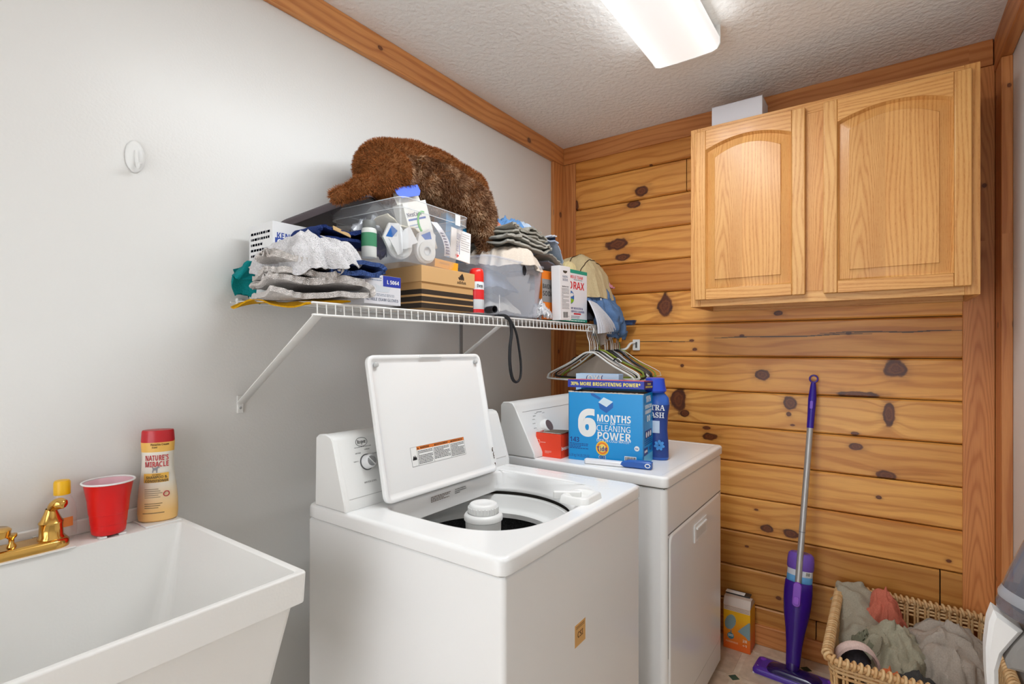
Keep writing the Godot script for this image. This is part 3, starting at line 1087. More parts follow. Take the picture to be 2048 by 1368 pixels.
	for q in [[-1.67, 0.105, "MEDIUM"], [-1.64, 0.112, "LARGE"], [-1.68, 0.085, "SMALL"], [-1.617, 0.098, "SUPER"]]:
		letter(cs, q[2], 0.0028, face * pos(q[0], q[1], 0.0004), mat(hexc("8a8a8a"), 0.6), f_sans, 0.016)
	var kx := face * pos(-1.648, 0.079, 0.0, 0, 90)
	part(cs, "knob_skirt", mb(kx).lathe([Vector2(0.021, 0.0), Vector2(0.021, 0.002), Vector2(0, 0.002)], 32).mesh(), mat(hexc("5a5a5a"), 0.6))
	var kn := part(cs, "knob", mb(kx).lathe([Vector2(0.0185, 0.002), Vector2(0.0175, 0.018), Vector2(0.0155, 0.021), Vector2(0.013, 0.0215)], 32).mesh(), mat(hexc("d4d5d6"), 0.3))
	part(kn, "knob_face", mb(kx).lathe([Vector2(0.013, 0.021), Vector2(0.0, 0.0212)], 28).mesh(), mat(hexc("b9babb"), 0.25, 0.7))
	part(kn, "pointer", mb(kx * pos(0, 0.022, 0, 40)).bx(-0.0008, 0.0008, -0.0006, 0.0006, -0.013, 0.013).mesh(), m_white_print)
	# small tan sticker on the front
	var st := Transform3D(Basis(Vector3(0, 0, -1), Vector3.UP, Vector3(1, 0, 0)), Vector3(0.8892, 0.64, 1.428) - o)
	var sk := part(t, "front_sticker", mb(st).bx(-0.026, 0.026, -0.026, 0.026, -0.0002, 0.0003).mesh(), mat(hexc("d9a866"), 0.6))
	letter(sk, "CSI", 0.014, st * pos(0, -0.001, 0.0004), mat(hexc("6b4a22"), 0.6), null, 0.026)
	small_print(sk, -0.02, 0.02, 0.014, 0.022, 0.0005, 2, mat(hexc("8a6430"), 0.6), st, 3)

# ---------------------------------------------------------------- dryer
func build_dryer() -> void:
	var o := Vector3(0.59, 0, 0.5965)
	var t := thing("clothes_dryer", "white front-loading clothes dryer standing by the pine wall", "clothes dryer", o)
	var body := off(o)
	body.grid([rr_loop(0.26, 0.925, 0.258, 0.935, 0.02, 0.03), rr_loop(0.26, 0.925, 0.258, 0.935, 0.02, 0.871), rr_loop(0.265, 0.92, 0.263, 0.93, 0.018, 0.875)], true)
	cap(body, rr_loop(0.26, 0.925, 0.258, 0.935, 0.02, 0.03), false)
	part(t, "body", body.mesh(), white_gloss)
	part(t, "toe_plinth", off(o).bx(0.28, 0.89, 0.0, 0.032, 0.28, 0.915).mesh(), mat(hexc("a9a8a5"), 0.7))
	part(t, "seam", off(o).bx(0.268, 0.917, 0.873, 0.882, 0.266, 0.927).mesh(), mat(hexc("8b8780"), 0.8))
	var top := off(o)
	var rows := [rr_loop(0.262, 0.927, 0.256, 0.937, 0.02, 0.8805), rr_loop(0.26, 0.93, 0.254, 0.939, 0.022, 0.883), rr_loop(0.26, 0.93, 0.254, 0.939, 0.022, 0.906), rr_loop(0.262, 0.928, 0.256, 0.937, 0.02, 0.912), rr_loop(0.267, 0.923, 0.261, 0.932, 0.016, 0.915), rr_loop(0.28, 0.905, 0.275, 0.918, 0.01, 0.915), rr_loop(0.284, 0.901, 0.279, 0.914, 0.008, 0.9135)]
	top.grid(rows, true)
	cap(top, rows[6], true)
	part(t, "top_panel", top.mesh(), white_gloss)
	# door, proud of the front by a few millimetres, with a recessed pull
	var fx := Transform3D(Basis(Vector3(0, 0, -1), Vector3.UP, Vector3(1, 0, 0)), Vector3(0.925, 0, 0.5965) - o)
	var lp := func(w: float, h0: float, h1: float, r: float, z: float) -> PackedVector3Array:
		var q := PackedVector3Array()
		for p in round_rect(w, h1 - h0, r, 5, -0.004, (h0 + h1) / 2):
			q.push_back(Vector3(p.x, p.y, z))
		return q
	var dm := mb(fx)
	dm.grid([lp.call(0.62, 0.12, 0.728, 0.03, 0.0002), lp.call(0.618, 0.121, 0.727, 0.03, 0.0015), lp.call(0.61, 0.125, 0.723, 0.028, 0.004), lp.call(0.602, 0.129, 0.719, 0.026, 0.0045)], true)
	cap(dm, lp.call(0.602, 0.129, 0.719, 0.026, 0.0045), true)
	var door := part(t, "door", dm.mesh(), white_gloss)
	part(door, "door_gap", mb(fx).bx(-0.32, 0.315, 0.7275, 0.7315, 0.0, 0.0006).bx(-0.3185, -0.3155, 0.34, 0.72, 0.0, 0.0006).mesh(), mat(hexc("77746f"), 0.8))
	var hd := mb(fx * pos(0.012, 0.66, 0.0046))
	hd.prism(PackedVector2Array([Vector2(-0.075, -0.032), Vector2(0.075, -0.032), Vector2(0.075, 0.032), Vector2(-0.075, 0.032)]), 0.0, 0.004, 0.0015)
	var hh := part(door, "door_pull", hd.mesh(), white_plastic)
	part(hh, "pull_recess", mb(fx * pos(0.012, 0.66, 0.0088)).bx(-0.06, 0.06, -0.022, 0.018, -0.002, 0.0004, 0.001).mesh(), mat(hexc("d9d8d4"), 0.4))
	part(hh, "pull_lip", mb(fx * pos(0.012, 0.66, 0.009)).bx(-0.06, 0.06, 0.012, 0.02, -0.002, 0.006, 0.002).mesh(), white_plastic)
	# console
	var pf := PackedVector2Array([Vector2(0.285, 0.9155), Vector2(0.437, 0.9155), Vector2(0.437, 0.93), Vector2(0.432, 0.942), Vector2(0.352, 1.096), Vector2(0.342, 1.11), Vector2(0.325, 1.114), Vector2(0.298, 1.112), Vector2(0.287, 1.1)])
	var cs := part(t, "console", off(o).prism(pf, 0.265, 0.93, 0.0).mesh(), white_plastic)
	var pf2 := PackedVector2Array()
	for p in pf:
		pf2.push_back(Vector2(0.36, 1.0) + (p - Vector2(0.36, 1.0)) * Vector2(1.03, 1.015))
	pf2[0].y = 0.9152
	pf2[1].y = 0.9152
	for z in [0.923, 0.256]:
		part(cs, "console_end", off(o).prism(pf2, z, z + 0.016, 0.003).mesh(), white_plastic)
	var fdir := (Vector3(0.352, 1.096, 0) - Vector3(0.432, 0.942, 0)).normalized()
	var face := Transform3D(Basis(Vector3(0, 0, -1), fdir, Vector3(0, 0, -1).cross(fdir)), Vector3(0.432, 0.942, 0) - Vector3(o.x, 0, o.z))
	part(cs, "trim_line", mb(face).bx(-0.905, -0.28, 0.15, 0.1515, -0.0006, 0.0008).mesh(), mat(hexc("9b9a97"), 0.5))
	var kx := face * pos(-0.80, 0.075, 0.0, 0, 90)
	part(cs, "knob_skirt", mb(kx).lathe([Vector2(0.052, 0.0), Vector2(0.052, 0.001), Vector2(0.045, 0.0025), Vector2(0, 0.003)], 40).mesh(), mat(hexc("e3e2df"), 0.3))
	var kn := part(cs, "knob", mb(kx).lathe([Vector2(0.031, 0.002), Vector2(0.029, 0.018), Vector2(0.026, 0.022), Vector2(0.022, 0.023)], 36).mesh(), mat(hexc("e6e5e3"), 0.25))
	part(kn, "knob_face", mb(kx).lathe([Vector2(0.022, 0.0228), Vector2(0, 0.0232)], 28).mesh(), mat(hexc("6e5a56"), 0.3))
	for q in 9:
		var a := PI * 0.35 + q * 0.28
		letter(cs, ["OFF", "TIMED DRY", "MORE DRY", "40", "LESS DRY", "COOL", "HEAVY", "AUTO", "AIR DRY"][q], 0.0032, face * pos(-0.80 + cos(a) * 0.066, 0.075 + sin(a) * 0.066, 0.0004), mat(hexc("8a8a8a"), 0.6), f_sans, 0.018)

# ---------------------------------------------------------------- cabinet
func oak_box(x0: float, x1: float, y0: float, y1: float, z0: float, z1: float, ax: int, k: int, r := 0.0015, uo := 0.0) -> ArrayMesh:
	var m := MB.new().bx(x0, x1, y0, y1, z0, z1, r)
	row_uv(m, ax, k, 8, 1024.0 / 900.0, 0.14, uo)
	return m.mesh()

func build_cabinet() -> void:
	var rows := []
	for k in 8:
		rows.append({"tint": Color.html(["fffdf8", "f6f0e6", "fff9f0", "fbf2e6", "ffffff", "f4eadc", "fdf6ec", "f8efe2"][k]), "arch": [0.0, 9.0, 0.0, 6.0, 0.0, 11.0, 0.0, 8.0][k]})
	var tex := wood(1024, 126, rows, 900.0, hexc("dca866"), hexc("bf8140"), hexc("7a4a20"), 150.0, 0.05, 60, 0.3)
	oak = wood_mat(tex, 0.45, Vector3.ONE, 0.1)
	var o := Vector3(1.27, 1.49, 0.16)
	var t := thing("wall_cabinet", "honey oak wall cabinet with two arched raised-panel doors", "cabinet", o)
	var sh := Transform3D(Basis(), -o)
	var X0 := 0.815
	var X1 := 1.726
	var Y0 := 1.49
	var Y1 := 2.232
	for q in [["side_panel", X0, X0 + 0.014, Y0, Y1, 0.004, 0.295, 1, 0], ["side_panel", X1 - 0.014, X1, Y0, Y1, 0.004, 0.295, 1, 2], ["top_panel", X0, X1, Y1 - 0.014, Y1, 0.004, 0.295, 0, 4], ["bottom_panel", X0 + 0.014, X1 - 0.014, Y0 + 0.025, Y0 + 0.038, 0.004, 0.295, 0, 6], ["back_panel", X0 + 0.014, X1 - 0.014, Y0 + 0.04, Y1 - 0.016, 0.004, 0.01, 1, 4], ["hanging_rail", X0 + 0.014, X1 - 0.014, Y0 - 0.0, Y0 + 0.06, 0.004, 0.02, 0, 0],
			["face_frame", X0, X0 + 0.038, Y0, Y1, 0.295, 0.314, 1, 2], ["face_frame", X1 - 0.038, X1, Y0, Y1, 0.295, 0.314, 1, 6], ["face_frame", 1.235, 1.305, Y0 + 0.04, Y1 - 0.04, 0.295, 0.3135, 1, 3], ["face_frame", X0 + 0.038, X1 - 0.038, Y0, Y0 + 0.04, 0.295, 0.3135, 0, 4], ["face_frame", X0 + 0.038, X1 - 0.038, Y1 - 0.04, Y1, 0.295, 0.3135, 0, 2]]:
		part(t, q[0], oak_box(q[1], q[2], q[3], q[4], q[5], q[6], q[7], q[8]), oak, sh)
	for x in [0.875, 1.655]:
		part(t, "screw", mb(sh * pos(x, Y0 + 0.03, 0.021, 0, 90)).lathe([Vector2(0.004, 0), Vector2(0.0035, 0.001), Vector2(0, 0.0012)], 10).mesh(), m_black_print)
	cabinet_door(t, sh, 0.836, 1.238, 1.517, 2.212, 1)
	cabinet_door(t, sh, 1.296, 1.704, 1.517, 2.212, 5)
	# box lying on top
	var wbx := thing("white_box", "plain white box lying on top of the oak cabinet", "box", Vector3(0.98, 2.232, 0.185))
	part(wbx, "box_body", mb().bx(-0.098, 0.098, 0, 0.102, -0.06, 0.06, 0.0015).mesh(), mat(hexc("e4e4ea"), 0.6))
	part(wbx, "lid_flap", mb().bx(-0.099, 0.099, 0.1015, 0.1035, -0.061, 0.061, 0.0006).mesh(), mat(hexc("dcdce2"), 0.6))

func cabinet_door(t: Node3D, sh: Transform3D, x0: float, x1: float, y0: float, y1: float, k: int) -> void:
	var zf := 0.334
	var sw := 0.044
	var d := part(t, "door", oak_box(x0, x0 + sw, y0, y1, 0.3145, zf, 1, k - 1, 0.004), oak, sh)
	d.set_meta("label", "arched raised-panel oak door")
	part(d, "stile", oak_box(x1 - sw, x1, y0, y1, 0.3145, zf, 1, (k + 3) % 8, 0.004, 0.3), oak)
	part(d, "bottom_rail", oak_box(x0 + sw, x1 - sw, y0, y0 + sw, 0.3145, zf - 0.0003, 0, (k + 1) % 8, 0.003), oak)
	# arched top rail
	var xa := x0 + sw
	var xb := x1 - sw
	var ys := y1 - 0.083
	var rise := 0.035
	var po := PackedVector2Array()
	po.push_back(Vector2(xb, y1))
	po.push_back(Vector2(xa, y1))
	var A := 18
	for i in A + 1:
		var u := float(i) / A
		po.push_back(Vector2(lerpf(xa, xb, u), ys + rise * (1.0 - pow(u * 2 - 1, 2))))
	var tm := MB.new().prism(po, 0.3145, zf - 0.0003, 0.0015)
	row_uv(tm, 0, (k + 5) % 8, 8, 1024.0 / 900.0, 0.14)
	part(d, "top_rail", tm.mesh(), oak)
	# raised panel
	var loop := func(i: float, z: float) -> PackedVector3Array:
		var q := PackedVector3Array()
		q.push_back(Vector3(xa + i, y0 + sw + i, z))
		q.push_back(Vector3(xb - i, y0 + sw + i, z))
		for j in A + 1:
			var u := 1.0 - float(j) / A
			q.push_back(Vector3(lerpf(xa + i, xb - i, u), ys + rise * (1.0 - pow(u * 2 - 1, 2)) - i, z))
		return q
	var pm := MB.new()
	pm.grid([loop.call(0.0, zf - 0.002), loop.call(0.004, zf - 0.009), loop.call(0.006, zf - 0.0145)], true)
	pm.grid([loop.call(0.006, zf - 0.0145), loop.call(0.020, zf - 0.0105), loop.call(0.036, zf - 0.004)], true)
	pm.grid([loop.call(0.036, zf - 0.004), loop.call(0.0375, zf - 0.0005)], true)
	var li: PackedVector3Array = loop.call(0.0375, zf - 0.0005)
	var flat2 := PackedVector2Array()
	for p in li:
		flat2.push_back(Vector2(p.x, p.y))
	var ids := Geometry2D.triangulate_polygon(flat2)
	for i in range(0, ids.size(), 3):
		var a := li[ids[i]]
		var b := li[ids[i + 1]]
		var c := li[ids[i + 2]]
		if (b - a).cross(c - a).z < 0:
			pm.tri(a, c, b)
		else:
			pm.tri(a, b, c)
	# vertical grain over the whole panel: three staves share one mesh through the texture rows
	for i in pm.v.size():
		var p := pm.v[i]
		pm.uv[i] = Vector2((p.y - y0) / (1024.0 / 900.0), (float(k % 4) + (p.x - xa) / 0.14 * 0.999) / 8.0)
	part(d, "raised_panel", pm.mesh(), oak)

# ---------------------------------------------------------------- sink
func build_sink() -> void:
	var o := Vector3(0.3, 0, 2.28)
	var t := thing("utility_sink", "white plastic utility sink against the white wall", "sink", o)
	var wm := StandardMaterial3D.new()
	wm.albedo_color = Color(0.92, 0.915, 0.90)
	wm.roughness = 0.42
	wm.normal_enabled = true
	wm.normal_texture = noise_tex(0.2, 256, 2, 61, true, 2.0)
	wm.normal_scale = 0.04
	wm.uv1_triplanar = true
	wm.uv1_scale = Vector3(3, 3, 3)
	var L := func(x0: float, x1: float, z0: float, z1: float, r: float, y: float) -> PackedVector3Array:
		return rr_loop(x0, x1, z0, z1, r, y, 5)
	var b := off(o)
	b.grid([L.call(0.08, 0.54, 2.03, 2.53, 0.04, 0.53), L.call(0.03, 0.582, 1.976, 2.584, 0.012, 0.842)], true)
	b.grid([L.call(0.03, 0.582, 1.976, 2.584, 0.012, 0.842), L.call(0.004, 0.596, 1.962, 2.598, 0.01, 0.843)], true)
	b.grid([L.call(0.004, 0.596, 1.962, 2.598, 0.01, 0.843), L.call(0.0035, 0.5985, 1.9595, 2.6005, 0.01, 0.896), L.call(0.004, 0.597, 1.961, 2.599, 0.009, 0.899), L.call(0.006, 0.595, 1.963, 2.597, 0.008, 0.9), L.call(0.091, 0.587, 1.971, 2.589, 0.008, 0.9), L.call(0.094, 0.585, 1.974, 2.586, 0.01, 0.898)], true)
	b.grid([L.call(0.094, 0.585, 1.974, 2.586, 0.01, 0.898), L.call(0.13, 0.53, 2.04, 2.52, 0.06, 0.58), L.call(0.15, 0.51, 2.06, 2.5, 0.06, 0.56)], true)
	cap(b, L.call(0.15, 0.51, 2.06, 2.5, 0.06, 0.56), true)
	cap(b, L.call(0.08, 0.54, 2.03, 2.53, 0.04, 0.53), false)
	part(t, "basin", b.mesh(), wm)
	part(t, "backsplash", off(o).bx(0.001, 0.012, 0.9, 0.932, 1.963, 2.597, 0.003).mesh(), wm)
	part(t, "corner_pad", off(o).bx(0.012, 0.088, 0.8995, 0.9035, 1.968, 2.045, 0.0015).mesh(), wm)
	part(t, "ledge_pad", off(o).bx(0.02, 0.1, 0.8995, 0.903, 2.175, 2.59, 0.0015).mesh(), wm)
	for s in 4:
		part(t, "leg", off(o).bx([0.1, 0.1, 0.5, 0.5][s] - 0.02, [0.1, 0.1, 0.5, 0.5][s] + 0.02, 0, 0.54, [2.05, 2.5, 2.05, 2.5][s] - 0.02, [2.05, 2.5, 2.05, 2.5][s] + 0.02, 0.004).mesh(), white_plastic)

# ---------------------------------------------------------------- wire shelf
func shelf_y(x: float) -> float:
	return 1.452 - 0.022 * x / 0.385

func build_shelf() -> void:
	var o := Vector3(0.19, 1.4, 0.905)
	var t := thing("wire_shelf", "long white wire shelf on diagonal braces along the white wall", "wire shelf", o)
	var wm := mat(hexc("e9e8e4"), 0.35)
	var sh := Transform3D(Basis(), -o)
	# one bent wire: along the deck and down the front lip
	var wire := mb(sh).tube(PackedVector3Array([Vector3(0.004, 1.449, 0), Vector3(0.382, 1.4275, 0), Vector3(0.3865, 1.423, 0), Vector3(0.388, 1.396, 0)]), 0.0016, 6).mesh()
	for k in 72:
		part(t, "wire", wire, wm, pos(0, 0, 0.012 + k * 0.02515))
	for q in [[0.386, 1.4255, 0.003], [0.389, 1.396, 0.0032], [0.20, 1.4355, 0.003], [0.004, 1.4455, 0.003]]:
		part(t, "rail", mb(sh).tube(PackedVector3Array([Vector3(q[0], q[1], 0.006), Vector3(q[0], q[1], 1.812)]), q[2], 8).mesh(), wm)
	for z in [1.785, 1.06, 0.055]:
		var b := mb(sh)
		b.tube(PackedVector3Array([Vector3(0.375, 1.400, z), Vector3(0.01, 1.165, z)]), 0.0145, 12, false, PackedFloat32Array(), 0.22, Vector3(0.5, -0.85, 0))
		b.bx(0.0, 0.006, 1.135, 1.185, z - 0.009, z + 0.009, 0.002)
		var br := part(t, "brace", b.mesh(), wm)
		part(br, "screw", mb(sh * pos(0.006, 1.15, z, 0, 0, -90)).lathe([Vector2(0.004, 0), Vector2(0.003, 0.002), Vector2(0, 0.0022)], 10).mesh(), mat(hexc("b0b0ae"), 0.4, 0.6))
	part(t, "wall_strip", mb(sh).bx(0.0, 0.004, 1.12, 1.44, 0.835, 0.853, 0.001).mesh(), mat(hexc("8f8d8b"), 0.6))
	for z in [1.79, 1.45, 1.1, 0.75, 0.4, 0.03]:
		part(t, "wall_clip", mb(sh).bx(0.0, 0.012, 1.438, 1.458, z - 0.008, z + 0.008, 0.003).mesh(), white_plastic)

# a carton standing on its base: local +z is the printed front
func carton(called: String, label: String, at: Vector3, turn: float, w: float, h: float, d: float, m: Material, group := "", r := 0.001) -> Node3D:
	var t := thing(called, label, "box", at, turn, group)
	part(t, "carton_body", mb().bx(-w / 2, w / 2, 0, h, -d / 2, d / 2, r).mesh(), m)
	return t

func barcode(t: Node3D, x0: float, x1: float, y0: float, y1: float, z: float, base := Transform3D()) -> void:
	print_rect(t, "barcode_field", x0, x1, y0, y1, z, m_white_print, base)
	var b := MB.new().at(base)
	var rg := RandomNumberGenerator.new()
	rg.seed = 8
	var x := x0 + 0.002
	while x < x1 - 0.003:
		var w := rg.randf_range(0.0006, 0.0018)
		b.bx(x, x + w, y0 + 0.002, y1 - 0.002, z, z + 0.0004)
		x += w + rg.randf_range(0.0006, 0.0016)
	part(t, "barcode_bars", b.mesh(), m_black_print)

func build_shelf_items() -> void:
	var navy := mat(hexc("22308a"), 0.5)
	# glove box
	var t := carton("glove_box", "white exam glove box with a blue corner band beside the towels", Vector3(0.30, 1.4375, 1.576), 90, 0.128, 0.08, 0.12, mat(hexc("d9d9de"), 0.5))
	print_rect(t, "blue_band", 0.0, 0.0638, 0.05, 0.0795, 0.0602, mat(hexc("2438a0"), 0.45))
	letter(t, "L 5064", 0.0105, pos(0.035, 0.063, 0.0606), m_white_print, null, 0.043)
	letter(t, "NITRILE EXAM GLOVES", 0.0075, pos(-0.002, 0.013, 0.0604), mat(hexc("4a5570"), 0.5), f_sans, 0.112)
	small_print(t, -0.06, 0.04, 0.022, 0.03, 0.0602, 2, mat(hexc("9aa2b0"), 0.5), Transform3D(), 3)
	small_print(t, -0.06, -0.005, 0.062, 0.075, 0.0602, 2, mat(hexc("8d9cb0"), 0.5), Transform3D(), 5)
	part(t, "glove_picture", mb().prism(PackedVector2Array([Vector2(-0.03, 0.034), Vector2(0.02, 0.034), Vector2(0.028, 0.048), Vector2(0.016, 0.045), Vector2(0.018, 0.06), Vector2(0.006, 0.05), Vector2(-0.004, 0.062), Vector2(-0.01, 0.05), Vector2(-0.03, 0.055), Vector2(-0.022, 0.045)]), 0.0599, 0.0603).mesh(), mat(hexc("cdd2d8"), 0.5))
	# shoe box
	t = thing("shoe_box", "brown cardboard shoe box with black stripes on the wire shelf", "box", Vector3(0.263, 1.4375, 1.31), 90)
	var kraft := mat(hexc("c69a63"), 0.75)
	var ink := mat(hexc("2c2219"), 0.6)
	part(t, "box_body", mb().bx(-0.119, 0.119, 0, 0.1, -0.096, 0.096, 0.001).mesh(), kraft)
	for q in [[0.001, 0.0165], [0.0215, 0.0365], [0.043, 0.0575]]:
		part(t, "stripe", mb().bx(-0.1194, 0.1194, q[0], q[1], -0.0964, 0.0964).mesh(), ink)
	var lid := part(t, "lid", mb().bx(-0.123, 0.123, 0.0795, 0.128, -0.1, 0.1, 0.0012).mesh(), mat(hexc("cda26c"), 0.75))
	for k in 3:
		var x := 0.045 + k * 0.0085
		var hgt := 0.010 + k * 0.0065
		part(lid, "logo_bar", mb().prism(PackedVector2Array([Vector2(x, 0.1005), Vector2(x + 0.006, 0.1005), Vector2(x + 0.006 - hgt * 0.0, 0.1005 + hgt * 0.35), Vector2(x + 0.004 - hgt * 0.25, 0.1005 + hgt * 0.95), Vector2(x - 0.003 - hgt * 0.25, 0.1005 + hgt * 0.75)]), 0.0999, 0.1004).mesh(), ink)
	letter(lid, "adidas", 0.0098, pos(0.056, 0.0925, 0.1002), ink, null, 0.043)
	# gauze box
	t = carton("gauze_box", "white gauze pad box with blue lettering standing behind the towels", Vector3(0.10, 1.4485, 1.70), 90, 0.158, 0.208, 0.12, mat(hexc("e3e3e3"), 0.55))
	var blue := mat(hexc("2a479c"), 0.5)
	letter(t, "KENDALL", 0.016, pos(-0.025, 0.171, 0.0603), blue, null, 0.085)
	print_rect(t, "blue_band", -0.072, 0.072, 0.142, 0.165, 0.0602, blue)
	letter(t, "CURITY", 0.0155, pos(-0.028, 0.1535, 0.0606), m_white_print, null, 0.078)
	print_rect(t, "blue_band", -0.072, 0.072, 0.118, 0.138, 0.0602, blue)
	letter(t, "Gauze Pads", 0.0115, pos(-0.022, 0.129, 0.0606), m_white_print, null, 0.09)
	small_print(t, -0.05, 0.05, 0.1, 0.19, 0.0602, 6, blue, Transform3D(Basis(Vector3.UP, -PI / 2), Vector3(-0.0788 + 0.0602, 0, 0)), 4)
	# clear bin
	var o := Vector3(0.225, 1.5665, 1.388)
	t = thing("clear_bin", "clear plastic bin of first aid supplies on the shoe box", "storage bin", o, 3.0)
	var cl := clear_mat(Color(0.93, 0.95, 0.97), 0.1, 0.06)
	var bl := rr_loop(-0.13, 0.13, -0.118, 0.118, 0.02, 0.0, 4)
	var tl := rr_loop(-0.15, 0.15, -0.145, 0.145, 0.022, 0.145, 4)
	var bli := rr_loop(-0.1282, 0.1282, -0.1162, 0.1162, 0.019, 0.0018, 4)
	var tli := rr_loop(-0.1482, 0.1482, -0.1432, 0.1432, 0.021, 0.145, 4)
	var lp0 := rr_loop(-0.156, 0.156, -0.152, 0.152, 0.024, 0.146, 4)
	var lp1 := rr_loop(-0.158, 0.158, -0.154, 0.154, 0.024, 0.175, 4)
	var lp1i := rr_loop(-0.1562, 0.1562, -0.1522, 0.1522, 0.023, 0.175, 4)
	var lp0i := rr_loop(-0.1542, 0.1542, -0.1502, 0.1502, 0.023, 0.147, 4)
	var b := mb().grid([bl, tl, lp0, lp1, lp1i, lp0i, tli, bli], true)
	cap(b, bl, false)
	cap(b, bli, true)
	part(t, "bin_body", b.mesh(), cl)
	part(t, "rim_edge", mb().tube(lp1, 0.0012, 6, true).tube(lp0, 0.0011, 6, true).mesh(), clear_mat(Color(0.96, 0.97, 0.98), 0.5, 0.1))
	part(t, "price_sticker", mb(pos(0.1585, 0.16, -0.09, 90)).bx(-0.012, 0.012, -0.02, 0.013, -0.0003, 0.0006).mesh(), m_white_print)
	# dark lid leaning over the bin
	var P1 := Vector3(0.045, 1.686, 1.70)
	var P2 := Vector3(0.255, 1.779, 1.558)
	var e1 := (P2 - P1).normalized()
	var e2 := Vector3(-0.60, 0.02, -0.80)
	e2 = (e2 - e1 * e2.dot(e1)).normalized()
	var up := e2.cross(e1).normalized()
	if up.y < 0:
		up = -up
	var L1 := (P2 - P1).length()
	# local x along e1, local y up, local z towards -e2
	var lb := Basis(e1, up, e1.cross(up))
	if lb.z.dot(e2) > 0:
		pass
	var ctr := P1 + e1 * L1 * 0.5 + e2 * 0.16
	t = thing("bin_lid", "smoky grey plastic bin lid leaning under the plush animal", "bin lid", ctr)
	t.basis = lb
	var hl := L1 * 0.5 + 0.012
	var rows := [rr_loop(-hl, hl, -0.165, 0.165, 0.03, -0.026, 6), rr_loop(-hl + 0.004, hl - 0.004, -0.161, 0.161, 0.03, -0.012, 6), rr_loop(-hl + 0.005, hl - 0.005, -0.16, 0.16, 0.03, -0.004, 6), rr_loop(-hl + 0.012, hl - 0.012, -0.153, 0.153, 0.026, 0.0, 6), rr_loop(-hl + 0.03, hl - 0.03, -0.135, 0.135, 0.02, 0.0, 6), rr_loop(-hl + 0.033, hl - 0.033, -0.132, 0.132, 0.02, -0.003, 6)]
	b = mb().grid(rows, true)
	cap(b, rows[5], true)
	var inn := [rr_loop(-hl + 0.036, hl - 0.036, -0.129, 0.129, 0.018, -0.006, 6), rr_loop(-hl + 0.015, hl - 0.015, -0.15, 0.15, 0.024, -0.005, 6), rr_loop(-hl + 0.003, hl - 0.003, -0.162, 0.162, 0.03, -0.026, 6)]
	b.grid(inn, true)
	cap(b, inn[0], false)
	part(t, "lid_shell", b.mesh(), mat(hexc("4f474b"), 0.22))
	build_bin_contents()
	# spray can behind the shoe box
	t = thing("spray_can", "red-capped white spray can between shoe box and frosted tub", "spray can", Vector3(0.350, 1.4375, 1.162))
	part(t, "can_body", mb().lathe([Vector2(0, 0), Vector2(0.024, 0), Vector2(0.0255, 0.002), Vector2(0.0255, 0.1), Vector2(0.023, 0.107), Vector2(0.02, 0.108)], 28).mesh(), mat(hexc("d9dde0"), 0.3))
	part(t, "cap", mb().lathe([Vector2(0.0245, 0.105), Vector2(0.0245, 0.135), Vector2(0.0215, 0.147), Vector2(0.015, 0.151), Vector2(0, 0.152)], 28).mesh(), mat(hexc("e2231b"), 0.3))
	part(t, "red_band", mb().lathe([Vector2(0.0258, 0.045), Vector2(0.0258, 0.078)], 28).mesh(), mat(hexc("d8262c"), 0.35))
	part(t, "red_band", mb().lathe([Vector2(0.0258, 0.0), Vector2(0.0258, 0.012)], 28).mesh(), mat(hexc("d8262c"), 0.35))
	letter(t, "Den", 0.011, pos(0.0236, 0.09, 0.0108, 65), mat(hexc("222222"), 0.5), f_serif, 0.022)
	# frosted tub
	var tz := 0.957
	t = thing("frosted_tub", "frosted plastic storage tub holding folded clothes on the shelf", "storage tub", Vector3(0.225, 1.4375, tz))
	var fr := StandardMaterial3D.new()
	fr.albedo_color = Color(0.84, 0.87, 0.92, 0.24)
	fr.transparency = BaseMaterial3D.TRANSPARENCY_ALPHA
	fr.roughness = 0.45
	var b0 := rr_loop(-0.125, 0.142, -0.165, 0.165, 0.03, 0.0, 5)
	var b1 := rr_loop(-0.135, 0.155, -0.192, 0.178, 0.035, 0.2, 5)
	var c0 := rr_loop(-0.123, 0.140, -0.163, 0.163, 0.029, 0.002, 5)
	var c1 := rr_loop(-0.133, 0.153, -0.190, 0.176, 0.034, 0.2, 5)
	b = mb().grid([b0, b1, c1, c0], true)
	cap(b, b0, false)
	cap(b, c0, true)
	part(t, "tub_body", b.mesh(), fr)
	part(t, "tub_rim", mb().tube(rr_loop(-0.136, 0.157, -0.194, 0.18, 0.035, 0.199, 5), 0.004, 8, true).mesh(), fr)
	var hp := pos(0.1535, 0.172, -0.04, 90)
	part(t, "grip_hole", mb(hp).prism(ellipse(0.014, 0.019), -0.002, 0.0012).mesh(), mat(hexc("16151a"), 0.9))
	part(t, "grip_rim", mb(hp).tube(PackedVector3Array(ring_pts(0.0155, 0.0205, 24, 0.0008)), 0.0014, 6, true).mesh(), fr)
	part(t, "embossed_line", mb().bx(0.1425, 0.1435, 0.01, 0.07, 0.098, 0.101).mesh(), m_white_print)
	# things inside the tub that show through
	one("cream_garment", "cream cloth bundle seen through the frosted tub wall", "clothes", heap(0.1, 0.12, 0.06, pos(0.24, 1.452, 0.945), 31, 0.02), cloth(hexc("d8d2c8")))
	one("slate_garment", "slate blue clothes packed inside the frosted tub", "clothes", heap(0.11, 0.14, 0.08, pos(0.225, 1.535, 0.957), 32, 0.02, 9.0, 30), cloth(hexc("7d879a")))
	t = thing("black_tube", "black rolled tube end lying beside the frosted tub", "tube", Vector3(0.3855, 1.451, 1.118))
